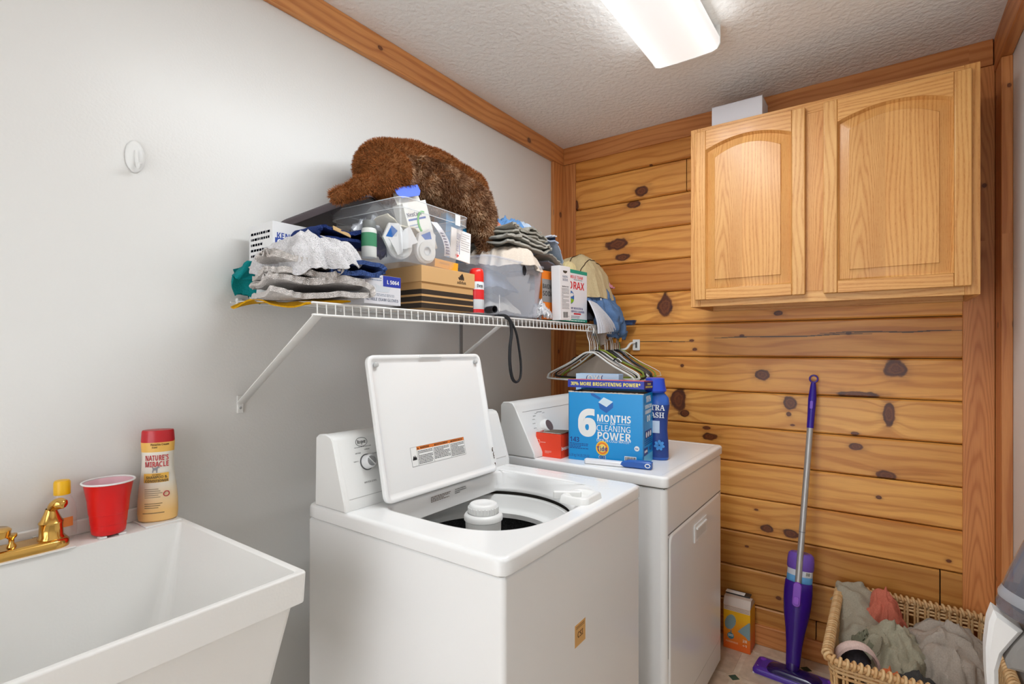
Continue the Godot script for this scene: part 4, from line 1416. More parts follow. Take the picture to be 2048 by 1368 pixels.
	part(t, "tube_wall", mb(pos(0, 0, 0, 72, 0, 0) * Transform3D(Basis(Vector3.RIGHT, PI / 2), Vector3.ZERO)).lathe([Vector2(0.0125, -0.04), Vector2(0.0125, 0.012), Vector2(0.0105, 0.012), Vector2(0.0105, -0.038), Vector2(0, -0.038)], 24).mesh(), mat(hexc("26262a"), 0.5))
	# black strap hanging from the front of the shelf
	var sp := curve([Vector3(0.36, 1.432, 1.075), Vector3(0.39, 1.434, 1.05), Vector3(0.402, 1.41, 1.03), Vector3(0.405, 1.37, 1.005), Vector3(0.402, 1.32, 0.985), Vector3(0.4, 1.265, 0.97), Vector3(0.4, 1.215, 0.972), Vector3(0.4, 1.196, 0.995), Vector3(0.4, 1.21, 1.022), Vector3(0.402, 1.26, 1.04), Vector3(0.402, 1.32, 1.04), Vector3(0.4, 1.375, 1.028), Vector3(0.398, 1.42, 1.04), Vector3(0.37, 1.434, 1.07)], 5)
	var strap := mat(hexc("1d1d20"), 0.8)
	one("black_strap", "black cord strap loop hanging from the wire shelf", "strap", mb().tube(sp, 0.0058, 8, false, PackedFloat32Array(), 0.7).mesh(), strap)
	# baking soda and laundry booster boxes
	t = carton("baking_soda_box", "tall narrow white baking soda box in front of the borax box", Vector3(0.372, 1.4365, 0.625), 91, 0.092, 0.225, 0.04, mat(hexc("e6e5e6"), 0.5))
	t.rotation_degrees.z = 2.5
	part(t, "emblem", mb().prism(PackedVector2Array([Vector2(-0.018, 0.206), Vector2(0.018, 0.206), Vector2(0.016, 0.199), Vector2(0, 0.194), Vector2(-0.016, 0.199)]), 0.0199, 0.0204).mesh(), mat(hexc("3d3a30"), 0.5))
	letter(t, "BAKING", 0.0085, pos(0, 0.181, 0.0202), mat(hexc("6b7488"), 0.5), f_serif, 0.045)
	letter(t, "SODA", 0.0105, pos(0, 0.168, 0.0202), mat(hexc("545f78"), 0.5), f_serif, 0.045)
	letter(t, "Nutrition Facts", 0.005, pos(0, 0.14, 0.0202), m_black_print, null, 0.056)
	small_print(t, -0.032, 0.03, 0.045, 0.134, 0.0201, 17, mat(hexc("8a8a8c"), 0.6), Transform3D(), 6)
	barcode(t, -0.026, 0.02, 0.008, 0.036, 0.0202)
	t = carton("soda_carton", "orange and grey baking soda carton behind the white box", Vector3(0.315, 1.4405, 0.668), 84, 0.09, 0.20, 0.04, mat(hexc("e47a1e"), 0.5))
	print_rect(t, "grey_panel", -0.0445, 0.0445, 0.07, 0.165, 0.0202, mat(hexc("8f8b88"), 0.5))
	letter(t, "BAKING", 0.018, pos(-0.006, 0.135, 0.0206), mat(hexc("3a3836"), 0.5), null, 0.07)
	letter(t, "SODA", 0.02, pos(-0.006, 0.105, 0.0206), mat(hexc("3a3836"), 0.5), null, 0.07)
	t = carton("borax_box", "white laundry booster box with green bands and red lettering", Vector3(0.312, 1.4365, 0.468), 86, 0.205, 0.232, 0.075, mat(hexc("ecebef"), 0.45))
	var teal := mat(hexc("1e9a80"), 0.5)
	var red := mat(hexc("d3202c"), 0.5)
	part(t, "green_band", mb().bx(-0.1029, 0.1029, 0.2165, 0.2322, -0.0379, 0.0379).mesh(), teal)
	part(t, "green_band", mb().bx(-0.1029, 0.1029, 0.0, 0.012, -0.0379, 0.0379).mesh(), teal)
	letter(t, "MULE TEAM", 0.0135, pos(0.012, 0.2, 0.0378), red, null, 0.105)
	letter(t, "BORAX", 0.033, pos(-0.005, 0.162, 0.0378), red, null, 0.16)
	small_print(t, -0.01, 0.06, 0.186, 0.191, 0.0377, 1, m_black_print, Transform3D(), 7)
	part(t, "landscape_badge", mb().prism(ellipse(0.026, 0.029, 28, -0.033, 0.108), 0.0375, 0.0379).mesh(), mat(hexc("2f6fb6"), 0.4))
	part(t, "badge_hill", mb().prism(PackedVector2Array([Vector2(-0.058, 0.099), Vector2(-0.03, 0.103), Vector2(-0.008, 0.098), Vector2(-0.014, 0.089), Vector2(-0.033, 0.08), Vector2(-0.052, 0.089)]), 0.0378, 0.0382).mesh(), mat(hexc("8fbf2a"), 0.4))
	part(t, "badge_cloud", mb().prism(PackedVector2Array([Vector2(-0.05, 0.108), Vector2(-0.02, 0.113), Vector2(-0.01, 0.12), Vector2(-0.025, 0.129), Vector2(-0.038, 0.121)]), 0.0378, 0.0382).mesh(), m_white_print)
	letter(t, "LAUNDRY BOOSTER &", 0.009, pos(-0.005, 0.06, 0.0378), mat(hexc("2e2c74"), 0.5), null, 0.14)
	letter(t, "MULTI-PURPOSE CLEANER", 0.009, pos(-0.005, 0.046, 0.0378), mat(hexc("2e2c74"), 0.5), null, 0.165)
	part(t, "red_pill", mb().prism(round_rect(0.06, 0.0065, 0.003, 4, 0.02, 0.036), 0.0375, 0.0379).mesh(), red)
	small_print(t, -0.09, 0.09, 0.001, 0.009, 0.038, 1, m_white_print, Transform3D(), 8)
	small_print(t, -0.04, 0.04, 0.015, 0.028, 0.0377, 2, mat(hexc("777788"), 0.5), Transform3D(), 9)
	var sd := Transform3D(Basis(Vector3.UP, PI / 2), Vector3(0.1026, 0, 0))
	part(t, "side_badge", mb(sd).prism(ellipse(0.009, 0.014, 20, 0.0, 0.185), -0.0002, 0.0004).mesh(), mat(hexc("2f6fb6"), 0.4))
	small_print(t, -0.026, 0.026, 0.03, 0.16, 0.0002, 18, mat(hexc("9a9aa8"), 0.5), sd, 10)
	# clear bag and brown plush foot beside the boxes
	one("plastic_bag", "crumpled clear plastic bag at the foot of the frosted tub", "plastic bag", heap(0.045, 0.05, 0.05, pos(0.345, 1.441, 0.755), 44, 0.03, 30.0, 26), clear_mat(Color(0.95, 0.95, 0.96), 0.4, 0.2))
	one("brown_plush_foot", "small brown plush foot poking out between the two boxes", "plush toy", mb(pos(0.375, 1.455, 0.60)).lathe([Vector2(0, -0.018), Vector2(0.012, -0.015), Vector2(0.017, -0.004), Vector2(0.016, 0.008), Vector2(0.011, 0.018), Vector2(0, 0.022)], 18, 1.0, 1.1).mesh(), cloth(hexc("6d4c38"), true))

func ring_pts(rx: float, ry: float, n_: int, z: float) -> Array:
	var a := []
	for k in n_:
		a.append(Vector3(rx * cos(TAU * k / n_), ry * sin(TAU * k / n_), z))
	return a

func build_bin_contents() -> void:
	# open bandage box with a blue flap, leaning
	var t := thing("bandage_box", "open white dressing box with a bright blue flap leaning in clear bin", "box", Vector3(0.275, 1.625, 1.345), 84)
	t.rotation_degrees.z = 0.0
	var tilt := pos(0, 0, 0, 0, 0, 19)
	part(t, "carton_body", mb(tilt).bx(-0.047, 0.047, 0.0, 0.155, -0.025, 0.025, 0.001).mesh(), mat(hexc("e2e2dc"), 0.55))
	part(t, "flap", mb(tilt * pos(0, 0.185, 0.012, 0, -18)).prism(PackedVector2Array([Vector2(-0.047, 0.022), Vector2(0.047, 0.022), Vector2(0.047, 0.0), Vector2(0.035, -0.014), Vector2(-0.035, -0.014), Vector2(-0.047, 0.0)]), -0.0006, 0.0006).mesh(), mat(hexc("0f4fd0"), 0.45))
	part(t, "box_front_flap", mb(tilt * pos(0, 0.155, 0.0, 0, -12)).bx(-0.047, 0.047, 0, 0.052, -0.0005, 0.0005).mesh(), mat(hexc("d4cfc4"), 0.6))
	letter(t, "NexCare", 0.012, tilt * pos(-0.012, 0.118, 0.0255), mat(hexc("2a3a66"), 0.5), f_serif, 0.06)
	print_rect(t, "blue_line", -0.04, 0.03, 0.100, 0.106, 0.0253, mat(hexc("3b63a8"), 0.5), tilt)
	small_print(t, -0.04, 0.0, 0.05, 0.09, 0.0253, 5, mat(hexc("7f96b8"), 0.5), tilt, 5)
	var arc := []
	for k in 14:
		var a := PI * 0.35 + k * PI * 1.3 / 13
		arc.append(Vector3(0.018 + 0.023 * cos(a), 0.085 + 0.036 * sin(a), 0.0254))
	part(t, "green_swirl", mb(tilt).tube(PackedVector3Array(arc), 0.0042, 6, false, PackedFloat32Array(), 0.12, Vector3.BACK).mesh(), mat(hexc("4fae5c"), 0.5))
	part(t, "teal_side", mb(tilt).bx(0.0465, 0.0475, 0.0, 0.155, -0.0245, 0.0245).mesh(), mat(hexc("2a8ab0"), 0.5))
	# second box with pale flap
	t = thing("blue_supply_box", "blue supply box with a white flap at the back of clear bin", "box", Vector3(0.20, 1.635, 1.135), 90)
	part(t, "carton_body", mb(pos(0, 0, 0, 0, 0, -3)).bx(-0.055, 0.055, 0, 0.165, -0.03, 0.03, 0.001).mesh(), mat(hexc("1a7fb0"), 0.45))
	var fl := part(t, "flap", mb(pos(0.03, 0.165, 0.03, 0, 35)).prism(PackedVector2Array([Vector2(-0.05, 0), Vector2(0.06, 0), Vector2(0.058, -0.03), Vector2(0.045, -0.04), Vector2(-0.03, -0.04), Vector2(-0.045, -0.03)]), -0.0006, 0.0006).mesh(), mat(hexc("e3e4ea"), 0.5))
	part(fl, "blue_edge", mb(pos(0.03, 0.165, 0.03, 0, 35)).bx(-0.05, 0.06, -0.018, 0.0005, -0.0008, 0.0009).mesh(), mat(hexc("1a95d8"), 0.45))
	# tape dispensers
	var shell := PackedVector2Array()
	for k in 17:
		var a := PI + PI * k / 16 * 1.1
		shell.push_back(Vector2(0.037 * cos(a), 0.037 * sin(a)))
	shell.push_back(Vector2(0.037, 0.055))
	shell.push_back(Vector2(0.012, 0.072))
	shell.push_back(Vector2(-0.028, 0.05))
	for q in [[Vector3(0.345, 1.613, 1.395), 84.0, 0.0, "upright"], [Vector3(0.335, 1.614, 1.49), 70.0, 38.0, "tilted"]]:
		t = thing("tape_dispenser", "white tape roll dispenser %s behind the clear bin front" % q[3], "tape dispenser", q[0], q[1], "tape dispensers in the clear bin")
		var tl := pos(0, 0, 0, 0, 0, q[2])
		part(t, "dispenser_shell", mb(tl).prism(shell, -0.012, 0.0, 0.001).mesh(), mat(hexc("ececea"), 0.35))
		part(t, "tape_roll", mb(tl * pos(0, 0, 0.002, 0, 90)).lathe([Vector2(0.014, -0.012), Vector2(0.03, -0.012), Vector2(0.03, 0.004), Vector2(0.014, 0.004), Vector2(0.014, -0.012)], 28).mesh(), mat(hexc("e4e4e0"), 0.5))
		part(t, "core", mb(tl * pos(0, 0, 0.0045, 0, 90)).lathe([Vector2(0.0145, -0.004), Vector2(0.0145, 0.002), Vector2(0.012, 0.002), Vector2(0.012, -0.004)], 24).mesh(), mat(hexc("cfd3d6"), 0.4))
		part(t, "blue_label", mb(tl).prism(PackedVector2Array([Vector2(-0.02, 0.046), Vector2(0.014, 0.062), Vector2(0.02, 0.04), Vector2(-0.005, 0.034)]), 0.0, 0.0006).mesh(), mat(hexc("1f6cc0"), 0.45))
	# small white bottle with green label
	t = thing("ointment_bottle", "small white bottle with green label in the clear bin", "bottle", Vector3(0.30, 1.572, 1.575))
	part(t, "bottle_body", mb().lathe([Vector2(0, 0), Vector2(0.02, 0), Vector2(0.021, 0.003), Vector2(0.021, 0.075), Vector2(0.018, 0.082), Vector2(0.012, 0.084)], 24).mesh(), mat(hexc("d8dad4"), 0.4))
	part(t, "green_label", mb().lathe([Vector2(0.0213, 0.03), Vector2(0.0213, 0.068)], 24).mesh(), mat(hexc("3f8a62"), 0.5))
	part(t, "cap", mb().lathe([Vector2(0.018, 0.083), Vector2(0.018, 0.102), Vector2(0.016, 0.104), Vector2(0, 0.104)], 24).mesh(), mat(hexc("6d6f6c"), 0.5))
	# first aid packet
	t = thing("first_aid_packet", "white first aid packet with red cross leaning inside clear bin", "packet", Vector3(0.338, 1.598, 1.243), 82)
	var pk := pos(0, 0, 0, 0, -6, -8)
	part(t, "packet_body", mb(pk).bx(-0.035, 0.05, 0.01, 0.115, -0.002, 0.002, 0.001).mesh(), mat(hexc("e6e0dc"), 0.6))
	letter(t, "FIRST AID", 0.0105, pk * pos(-0.006, 0.07, 0.0023, 0, 0, 90), mat(hexc("33407c"), 0.5), null, 0.062)
	print_rect(t, "blue_line", 0.0015, 0.0035, 0.03, 0.1, 0.0022, mat(hexc("33407c"), 0.5), pk)
	var crs := mb(pk)
	crs.bx(-0.014, 0.0, 0.0215, 0.0265, 0.002, 0.0026).bx(-0.0095, -0.0045, 0.017, 0.031, 0.002, 0.0026)
	part(t, "red_cross", crs.mesh(), mat(hexc("e0322c"), 0.5))
	small_print(t, 0.008, 0.045, 0.045, 0.108, 0.0022, 8, mat(hexc("b8b2b0"), 0.6), pk, 4)
	# curled instruction strip
	var rows := []
	for i in 13:
		var u := i / 12.0
		var p := Vector3(0.32 + 0.03 * sin(u * 2.2), 1.715 - 0.105 * u, 1.338 - 0.055 * u + 0.02 * u * u)
		rows.append(PackedVector3Array([p + Vector3(0, 0, 0.013), p + Vector3(0.002, 0.002, -0.013)]))
	t = thing("instruction_strip", "curled paper strip with dark print inside the clear bin", "paper", Vector3.ZERO)
	part(t, "paper", MB.new().sheet(rows, 0.0006).mesh(), mat(hexc("dedde4"), 0.6))
	var dots := MB.new()
	for i in range(4, 12):
		var p: Vector3 = rows[i][0].lerp(rows[i][1], 0.5)
		dots.at(pos(p.x + 0.001, p.y, p.z, 95)).bx(-0.009, 0.009, -0.0022, 0.0014, -0.0005, 0.0007)
	part(t, "small_print", dots.mesh(), mat(hexc("55557a"), 0.6))
	# orange carton
	t = carton("orange_medicine_box", "flat orange medicine box at the bottom of clear bin", Vector3(0.325, 1.5695, 1.305), 82, 0.095, 0.026, 0.045, mat(hexc("e9a01c"), 0.5))
	t.rotation_degrees.z = -4.0
	small_print(t, -0.03, 0.01, 0.012, 0.019, 0.0227, 2, mat(hexc("a06a14"), 0.5), Transform3D(), 3)
	# soft goods
	one("gauze_strip", "cream gauze strip lying across the clear bin contents", "gauze", folded([Vector2(-0.09, 0.02), Vector2(-0.05, 0.005), Vector2(-0.01, 0.0), Vector2(0.03, -0.004), Vector2(0.07, 0.004), Vector2(0.09, -0.02)], 0.06, 0.004, Transform3D(Basis(Vector3(0.1, 0, -1).normalized(), Vector3.UP, Vector3(1, 0, 0.1).normalized()), Vector3(0.29, 1.675, 1.43)), 51, 0.012), cloth(hexc("d9d0b8")))
	one("clear_wrapper", "crumpled clear wrapper in the clear bin", "wrapper", heap(0.06, 0.08, 0.05, pos(0.2, 1.66, 1.47), 52, 0.03, 22.0, 24), clear_mat(Color(0.94, 0.95, 0.97), 0.35, 0.15))
	one("purple_glove", "dark purple glove tucked behind the small bottle", "glove", heap(0.035, 0.05, 0.07, pos(0.22, 1.60, 1.50), 53, 0.03, 18.0, 20), cloth(hexc("4a4468")))
	one("white_pad", "thin white gauze pad standing in the clear bin", "gauze", folded([Vector2(-0.04, 0), Vector2(0, 0.006), Vector2(0.04, 0)], 0.05, 0.003, Transform3D(Basis(Vector3(0.2, 0.55, -0.8).normalized(), Vector3(0.9, 0, 0.2).normalized(), Vector3(0.2, 0.55, -0.8).normalized().cross(Vector3(0.9, 0, 0.2).normalized())), Vector3(0.348, 1.63, 1.49)), 54, 0.002), mat(hexc("e3e4e4"), 0.7))

# ---------------------------------------------------------------- plush animal: smooth union of tapered capsules, surface nets
func sd_cap(p: Vector3, a: Vector3, b: Vector3, ra: float, rb: float) -> float:
	var ab := b - a
	var h := clampf((p - a).dot(ab) / ab.length_squared(), 0.0, 1.0)
	return (p - a - ab * h).length() - lerpf(ra, rb, h)

func blob(caps: Array, cell: float, kk: float, fn: Callable) -> MB:
	var lo := Vector3.INF
	var hi := -Vector3.INF
	for c in caps:
		var r: float = maxf(c[2], c[3]) + cell * 2.0
		lo = lo.min(c[0] - Vector3.ONE * r).min(c[1] - Vector3.ONE * r)
		hi = hi.max(c[0] + Vector3.ONE * r).max(c[1] + Vector3.ONE * r)
	var n_ := Vector3i(((hi - lo) / cell).ceil()) + Vector3i.ONE
	var f := PackedFloat32Array()
	f.resize(n_.x * n_.y * n_.z)
	var idx := 0
	for z in n_.z:
		for y in n_.y:
			for x in n_.x:
				var p := lo + Vector3(x, y, z) * cell
				var d := 9.0
				for c in caps:
					var e := sd_cap(p, c[0], c[1], c[2], c[3])
					if d > 8.0:
						d = e
					elif absf(d - e) < kk:
						var h := (kk - absf(d - e)) / kk
						d = minf(d, e) - h * h * kk * 0.25
					else:
						d = minf(d, e)
				if fn.is_valid() and absf(d) < cell * 3.0:
					d += fn.call(p)
				f[idx] = d
				idx += 1
	var sx := 1
	var sy := n_.x
	var sz := n_.x * n_.y
	var vid := {}
	var b := MB.new()
	var pts := PackedVector3Array()
	for z in n_.z - 1:
		for y in n_.y - 1:
			for x in n_.x - 1:
				var i := x + y * sy + z * sz
				var neg := 0
				for q in 8:
					if f[i + (q & 1) * sx + ((q >> 1) & 1) * sy + ((q >> 2) & 1) * sz] < 0.0:
						neg += 1
				if neg == 0 or neg == 8:
					continue
				var s := Vector3.ZERO
				var cnt := 0
				for q in 8:
					for ax in 3:
						if (q >> ax) & 1:
							continue
						var r := q | (1 << ax)
						var fa := f[i + (q & 1) * sx + ((q >> 1) & 1) * sy + ((q >> 2) & 1) * sz]
						var fb := f[i + (r & 1) * sx + ((r >> 1) & 1) * sy + ((r >> 2) & 1) * sz]
						if (fa < 0.0) != (fb < 0.0):
							var u := fa / (fa - fb)
							var pa := Vector3(q & 1, (q >> 1) & 1, (q >> 2) & 1)
							var pb := Vector3(r & 1, (r >> 1) & 1, (r >> 2) & 1)
							s += pa.lerp(pb, u)
							cnt += 1
				vid[i] = pts.size()
				pts.push_back(lo + (Vector3(x, y, z) + s / cnt) * cell)
	var nrm := PackedVector3Array()
	nrm.resize(pts.size())
	var tris := PackedInt32Array()
	var st := [sx, sy, sz]
	for z in range(1, n_.z - 1):
		for y in range(1, n_.y - 1):
			for x in range(1, n_.x - 1):
				var i := x + y * sy + z * sz
				for ax in 3:
					var fa := f[i]
					var fb := f[i + st[ax]]
					if (fa < 0.0) == (fb < 0.0):
						continue
					var u: int = st[(ax + 1) % 3]
					var w: int = st[(ax + 2) % 3]
					var q := [vid[i - u - w], vid[i - w], vid[i], vid[i - u]]
					if fa > 0.0:
						q.reverse()
					# q counter-clockwise seen from outside
					for tr in [[q[0], q[1], q[2]], [q[0], q[2], q[3]]]:
						var nn := (pts[tr[1]] - pts[tr[0]]).cross(pts[tr[2]] - pts[tr[0]])
						for k in 3:
							nrm[tr[k]] += nn
						tris.append_array([tr[0], tr[2], tr[1]])
	for k in pts.size():
		b.put(pts[k], nrm[k].normalized(), Vector2(pts[k].z, pts[k].y))
	b.ix = tris
	return b

func build_plush() -> void:
	var caps := [
		[Vector3(0.175, 1.885, 1.41), Vector3(0.17, 1.905, 1.30), 0.098, 0.10],
		[Vector3(0.17, 1.905, 1.30), Vector3(0.175, 1.905, 1.18), 0.10, 0.104],
		[Vector3(0.175, 1.905, 1.18), Vector3(0.185, 1.87, 1.06), 0.104, 0.11],
		[Vector3(0.185, 1.87, 1.06), Vector3(0.20, 1.82, 1.005), 0.11, 0.088],
		[Vector3(0.225, 1.86, 1.43), Vector3(0.235, 1.84, 1.465), 0.07, 0.055],
		[Vector3(0.24, 1.812, 1.495), Vector3(0.245, 1.778, 1.57), 0.026, 0.022],
		[Vector3(0.245, 1.778, 1.57), Vector3(0.245, 1.74, 1.636), 0.022, 0.024],
		[Vector3(0.245, 1.755, 1.0), Vector3(0.255, 1.68, 0.995), 0.032, 0.024]]
	var g := nz(9.0, 5, 2)
	var seam := [Vector3(0.27, 1.965, 1.33), Vector3(0.262, 1.955, 1.22), Vector3(0.265, 1.94, 1.12), Vector3(0.27, 1.89, 1.02)]
	var crease := [Vector3(0.25, 1.93, 1.42), Vector3(0.275, 1.905, 1.37), Vector3(0.27, 1.86, 1.335), Vector3(0.28, 1.90, 1.30), Vector3(0.27, 1.945, 1.25)]
	var b := blob(caps, 0.0115, 0.026, func(p: Vector3) -> float:
		var d := g.get_noise_3d(p.x, p.y, p.z) * 0.006
		for ln in [seam, crease]:
			for i in ln.size() - 1:
				var e := sd_cap(p, ln[i], ln[i + 1], 0.0, 0.0)
				if e < 0.03:
					d += 0.022 * (1.0 - e / 0.03)
		return d)
	var o := Vector3(0.19, 1.66, 1.25)
	var t := thing("plush_animal", "brown furry plush animal lying over the bins on the shelf", "plush toy", o)
	for i in b.v.size():
		b.v[i] = b.v[i] - o
	part(t, "plush_body", b.mesh(), mat(hexc("744a2c"), 0.95, 0.0, 0.1))
	# fur strands
	var rg := RandomNumberGenerator.new()
	rg.seed = 77
	var areas := PackedFloat32Array()
	var tot := 0.0
	for i in range(0, b.ix.size(), 3):
		tot += (b.v[b.ix[i + 1]] - b.v[b.ix[i]]).cross(b.v[b.ix[i + 2]] - b.v[b.ix[i]]).length()
		areas.push_back(tot)
	var strand := MB.new()
	strand.tri(Vector3(-0.0013, 0, 0), Vector3(0.0013, 0, 0), Vector3(0.0004, 0.007, 0.0012))
	strand.tri(Vector3(-0.0013, 0, 0), Vector3(0.0004, 0.007, 0.0012), Vector3(0, 0.0125, 0.0042))
	var count := 42000
	var mm := MultiMesh.new()
	mm.transform_format = MultiMesh.TRANSFORM_3D
	mm.use_colors = true
	mm.mesh = strand.mesh()
	mm.instance_count = count
	var tone := nz(14.0, 15, 3)
	for k in count:
		var r := rg.randf() * tot
		var j := areas.bsearch(r)
		j = mini(j, areas.size() - 1) * 3
		var u := rg.randf()
		var w := rg.randf()
		if u + w > 1.0:
			u = 1.0 - u
			w = 1.0 - w
		var i0 := b.ix[j]
		var i1 := b.ix[j + 1]
		var i2 := b.ix[j + 2]
		var p := b.v[i0] + (b.v[i1] - b.v[i0]) * u + (b.v[i2] - b.v[i0]) * w
		var nn := (b.n[i0] * (1 - u - w) + b.n[i1] * u + b.n[i2] * w).normalized()
		var top := (p + o).y > 1.955 - absf((p + o).z - 1.25) * 0.18 or (p + o).z > 1.40
		var d := (nn + Vector3(rg.randf_range(-0.4, 0.4), rg.randf_range(-0.4, 0.2) - 0.35, rg.randf_range(-0.4, 0.4)) * (0.7 if top else 1.0)).normalized()
		var side := d.cross(Vector3(rg.randf_range(-1, 1), rg.randf_range(-1, 1), rg.randf_range(-1, 1))).normalized()
		var s := rg.randf_range(0.55, 0.95) if top else rg.randf_range(0.8, 1.35)
		mm.set_instance_transform(k, Transform3D(Basis(side, d, side.cross(d)).scaled(Vector3.ONE * s), p))
		var tn := tone.get_noise_3d(p.x, p.y, p.z)
		var c := hexc("a8693c").lerp(hexc("8a5228"), clampf(0.5 + tn, 0, 1)) if top else hexc("80593f").lerp(hexc("c9a582"), clampf(0.25 + tn * 1.6 + rg.randf_range(-0.2, 0.25), 0, 1))
		mm.set_instance_color(k, c.srgb_to_linear())
	var fm := StandardMaterial3D.new()
	fm.vertex_color_use_as_albedo = true
	fm.roughness = 0.7
	fm.metallic_specular = 0.25
	var fi := MultiMeshInstance3D.new()
	fi.name = "fur"
	fi.multimesh = mm
	fi.material_override = fm
	fi.set_meta("kind", "stuff")
	t.add_child(fi, true)

# ---------------------------------------------------------------- towels and clothes on the shelf
const FB := Basis(Vector3(0, 0, -1), Vector3(0, 1, 0), Vector3(1, 0, 0))

func zig(layers: int, h: float, dy: float, sd: int, jit := 0.003, start_left := true) -> Array:
	var rg := RandomNumberGenerator.new()
	rg.seed = sd
	var out := []
	for l in layers:
		var y := l * dy
		var dirn := 1.0 if (l % 2 == 0) == start_left else -1.0
		var hh := h * rg.randf_range(0.93, 1.03)
		for k in 6:
			var u := -1.0 + 2.0 * k / 5.0
			out.append(Vector2(u * dirn * hh, y + rg.randf_range(-jit, jit)))
		if l < layers - 1:
			out.append(Vector2(dirn * (hh + dy * 0.7), y + dy * 0.5))
	return out

func stack_cloth(called: String, label: String, category: String, c: Color, at: Vector3, layers: int, h: float, w: float, dy: float, th: float, sd: int, terry := false, group := "", yaw := 0.0, jit := 0.003, amp := 0.005, left := true) -> MeshInstance3D:
	var x := Transform3D(Basis(Vector3.UP, deg_to_rad(yaw)) * FB, Vector3.ZERO)
	return one(called, label, category, folded(zig(layers, h, dy, sd, jit, left), w, th, x, sd, amp, 5, 26), cloth(c, terry), Transform3D(Basis(), at), group)

func build_shelf_clothes() -> void:
	# yellow cloth sagging over the end of the shelf
	var rows := []
	for i in 13:
		var u := i / 12.0
		var row := PackedVector3Array()
		for j in 17:
			var v := j / 16.0
			var z := 1.70 + 0.125 * u
			row.push_back(Vector3(0.03 + 0.345 * v, shelf_y(0.03 + 0.345 * v) + 0.004 + 0.004 * sin(v * 14.0 + u * 4.0) - 0.022 * pow(u, 3.0) * (0.5 + 0.5 * sin(v * 9.0 + 1.0)), z + 0.006 * sin(v * 11.0)))
		rows.append(row)
	one("yellow_cloth", "bright yellow cloth sagging over the shelf end under the towels", "cloth", MB.new().sheet(rows, -0.004).mesh(), cloth(hexc("e2a615")))
	# teal pouch against the wall
	rows = []
	var f := nz(18.0, 3, 2)
	for i in 9:
		var row := PackedVector3Array()
		for j in 20:
			var a := TAU * j / 19.0
			var u := i / 8.0
			var r := 0.036 * (0.75 + 0.5 * sin(u * PI) * 0.6)
			var p := Vector3(0.055 + 0.032 * cos(a) * (0.8 + 0.3 * u), 1.456 + 0.085 * u + 0.012 * u * cos(a), 1.79 + r * sin(a))
			row.push_back(p + Vector3(f.get_noise_3d(p.x, p.y, p.z), f.get_noise_3d(p.y, p.z, p.x), f.get_noise_3d(p.z, p.x, p.y)) * 0.026)
		rows.append(row)
	var tp := MB.new().grid(rows, false, true)
	one("teal_pouch", "crumpled teal fabric pouch against the wall at the shelf end", "pouch", tp.mesh(), cloth(hexc("14888a"), false, 0.6))
	# towels
	stack_cloth("white_towel", "white towel at the bottom of the folded towel pile", "towel", hexc("f0e9e4"), Vector3(0.265, 1.458, 1.745), 3, 0.112, 0.24, 0.0155, 0.0135, 11, true, "white folded towels", -20, 0.003, 0.006)
	stack_cloth("white_towel", "white towel folded under the blue washcloth", "towel", hexc("ece4de"), Vector3(0.255, 1.504, 1.785), 3, 0.078, 0.23, 0.016, 0.0135, 12, true, "white folded towels", -22, 0.003, 0.006)
	stack_cloth("blue_washcloth", "folded blue washcloth in the middle of the towel pile", "towel", hexc("5069a6"), Vector3(0.318, 1.498, 1.672), 3, 0.056, 0.19, 0.0125, 0.0105, 13, true, "", -14, 0.004, 0.006, false)
	one("white_towel", "rumpled white towel draped over the top of the towel pile", "towel", heap(0.13, 0.12, 0.045, pos(0, 0, 0, 20, 13), 14, 0.03, 5.5, 44, 0.026, 1.0, 1.0, 2.6), cloth(hexc("f2eff0"), true), pos(0.285, 1.546, 1.748), "white folded towels")
	var bt := thing("navy_towel", "dark blue towel with tan stripe on top of the towels", "towel", Vector3(0.19, 1.622, 1.635))
	var pf := [Vector2(-0.085, -0.025), Vector2(-0.098, 0.0), Vector2(-0.08, 0.022), Vector2(-0.03, 0.018), Vector2(0.02, 0.02), Vector2(0.06, 0.034), Vector2(0.085, 0.026), Vector2(0.09, 0.0), Vector2(0.07, -0.016), Vector2(0.02, -0.006), Vector2(-0.03, -0.012), Vector2(-0.07, -0.02)]
	part(bt, "towel_body", folded(pf, 0.2, 0.008, Transform3D(FB, Vector3.ZERO), 15, 0.006), cloth(hexc("2c3f7c"), true))
	var sr := []
	for i in 7:
		var u := i / 6.0
		sr.append(PackedVector3Array([Vector3(0.104, 0.010 - 0.012 * u, 0.052 - 0.055 * u), Vector3(0.100, 0.021 - 0.012 * u, 0.050 - 0.055 * u)]))
	part(bt, "tan_stripe", MB.new().sheet(sr, -0.002).mesh(), cloth(hexc("c9a777")))
	# clothes on the frosted tub
	one("cream_trousers", "cream cotton trousers folded on the frosted tub", "trousers", heap(0.135, 0.168, 0.055, pos(0, 0, 0, 8), 21, 0.03, 3.6, 56, 0.03, 1.0, 1.0, 3.0), cloth(hexc("e0d2c2")), pos(0.26, 1.65, 0.88))
	var og := "grey-green trousers on the tub"
	stack_cloth("olive_trousers", "grey-green trousers folded on top of the cream trousers", "trousers", hexc("aeaaa0"), Vector3(0.235, 1.712, 0.86), 3, 0.14, 0.27, 0.014, 0.007, 22, false, og, -3, 0.006, 0.012)
	stack_cloth("olive_trousers", "upper pair of grey-green trousers under the blue shirt", "trousers", hexc("a6a297"), Vector3(0.225, 1.757, 0.85), 3, 0.125, 0.25, 0.013, 0.007, 23, false, og, 4, 0.006, 0.012)
	one("blue_shirt", "light blue and white shirt crumpled on top of the pile", "shirt", heap(0.1, 0.09, 0.05, pos(0.2, 1.79, 0.80), 24, 0.03, 16.0, 30), cloth(hexc("6f9fd6")))
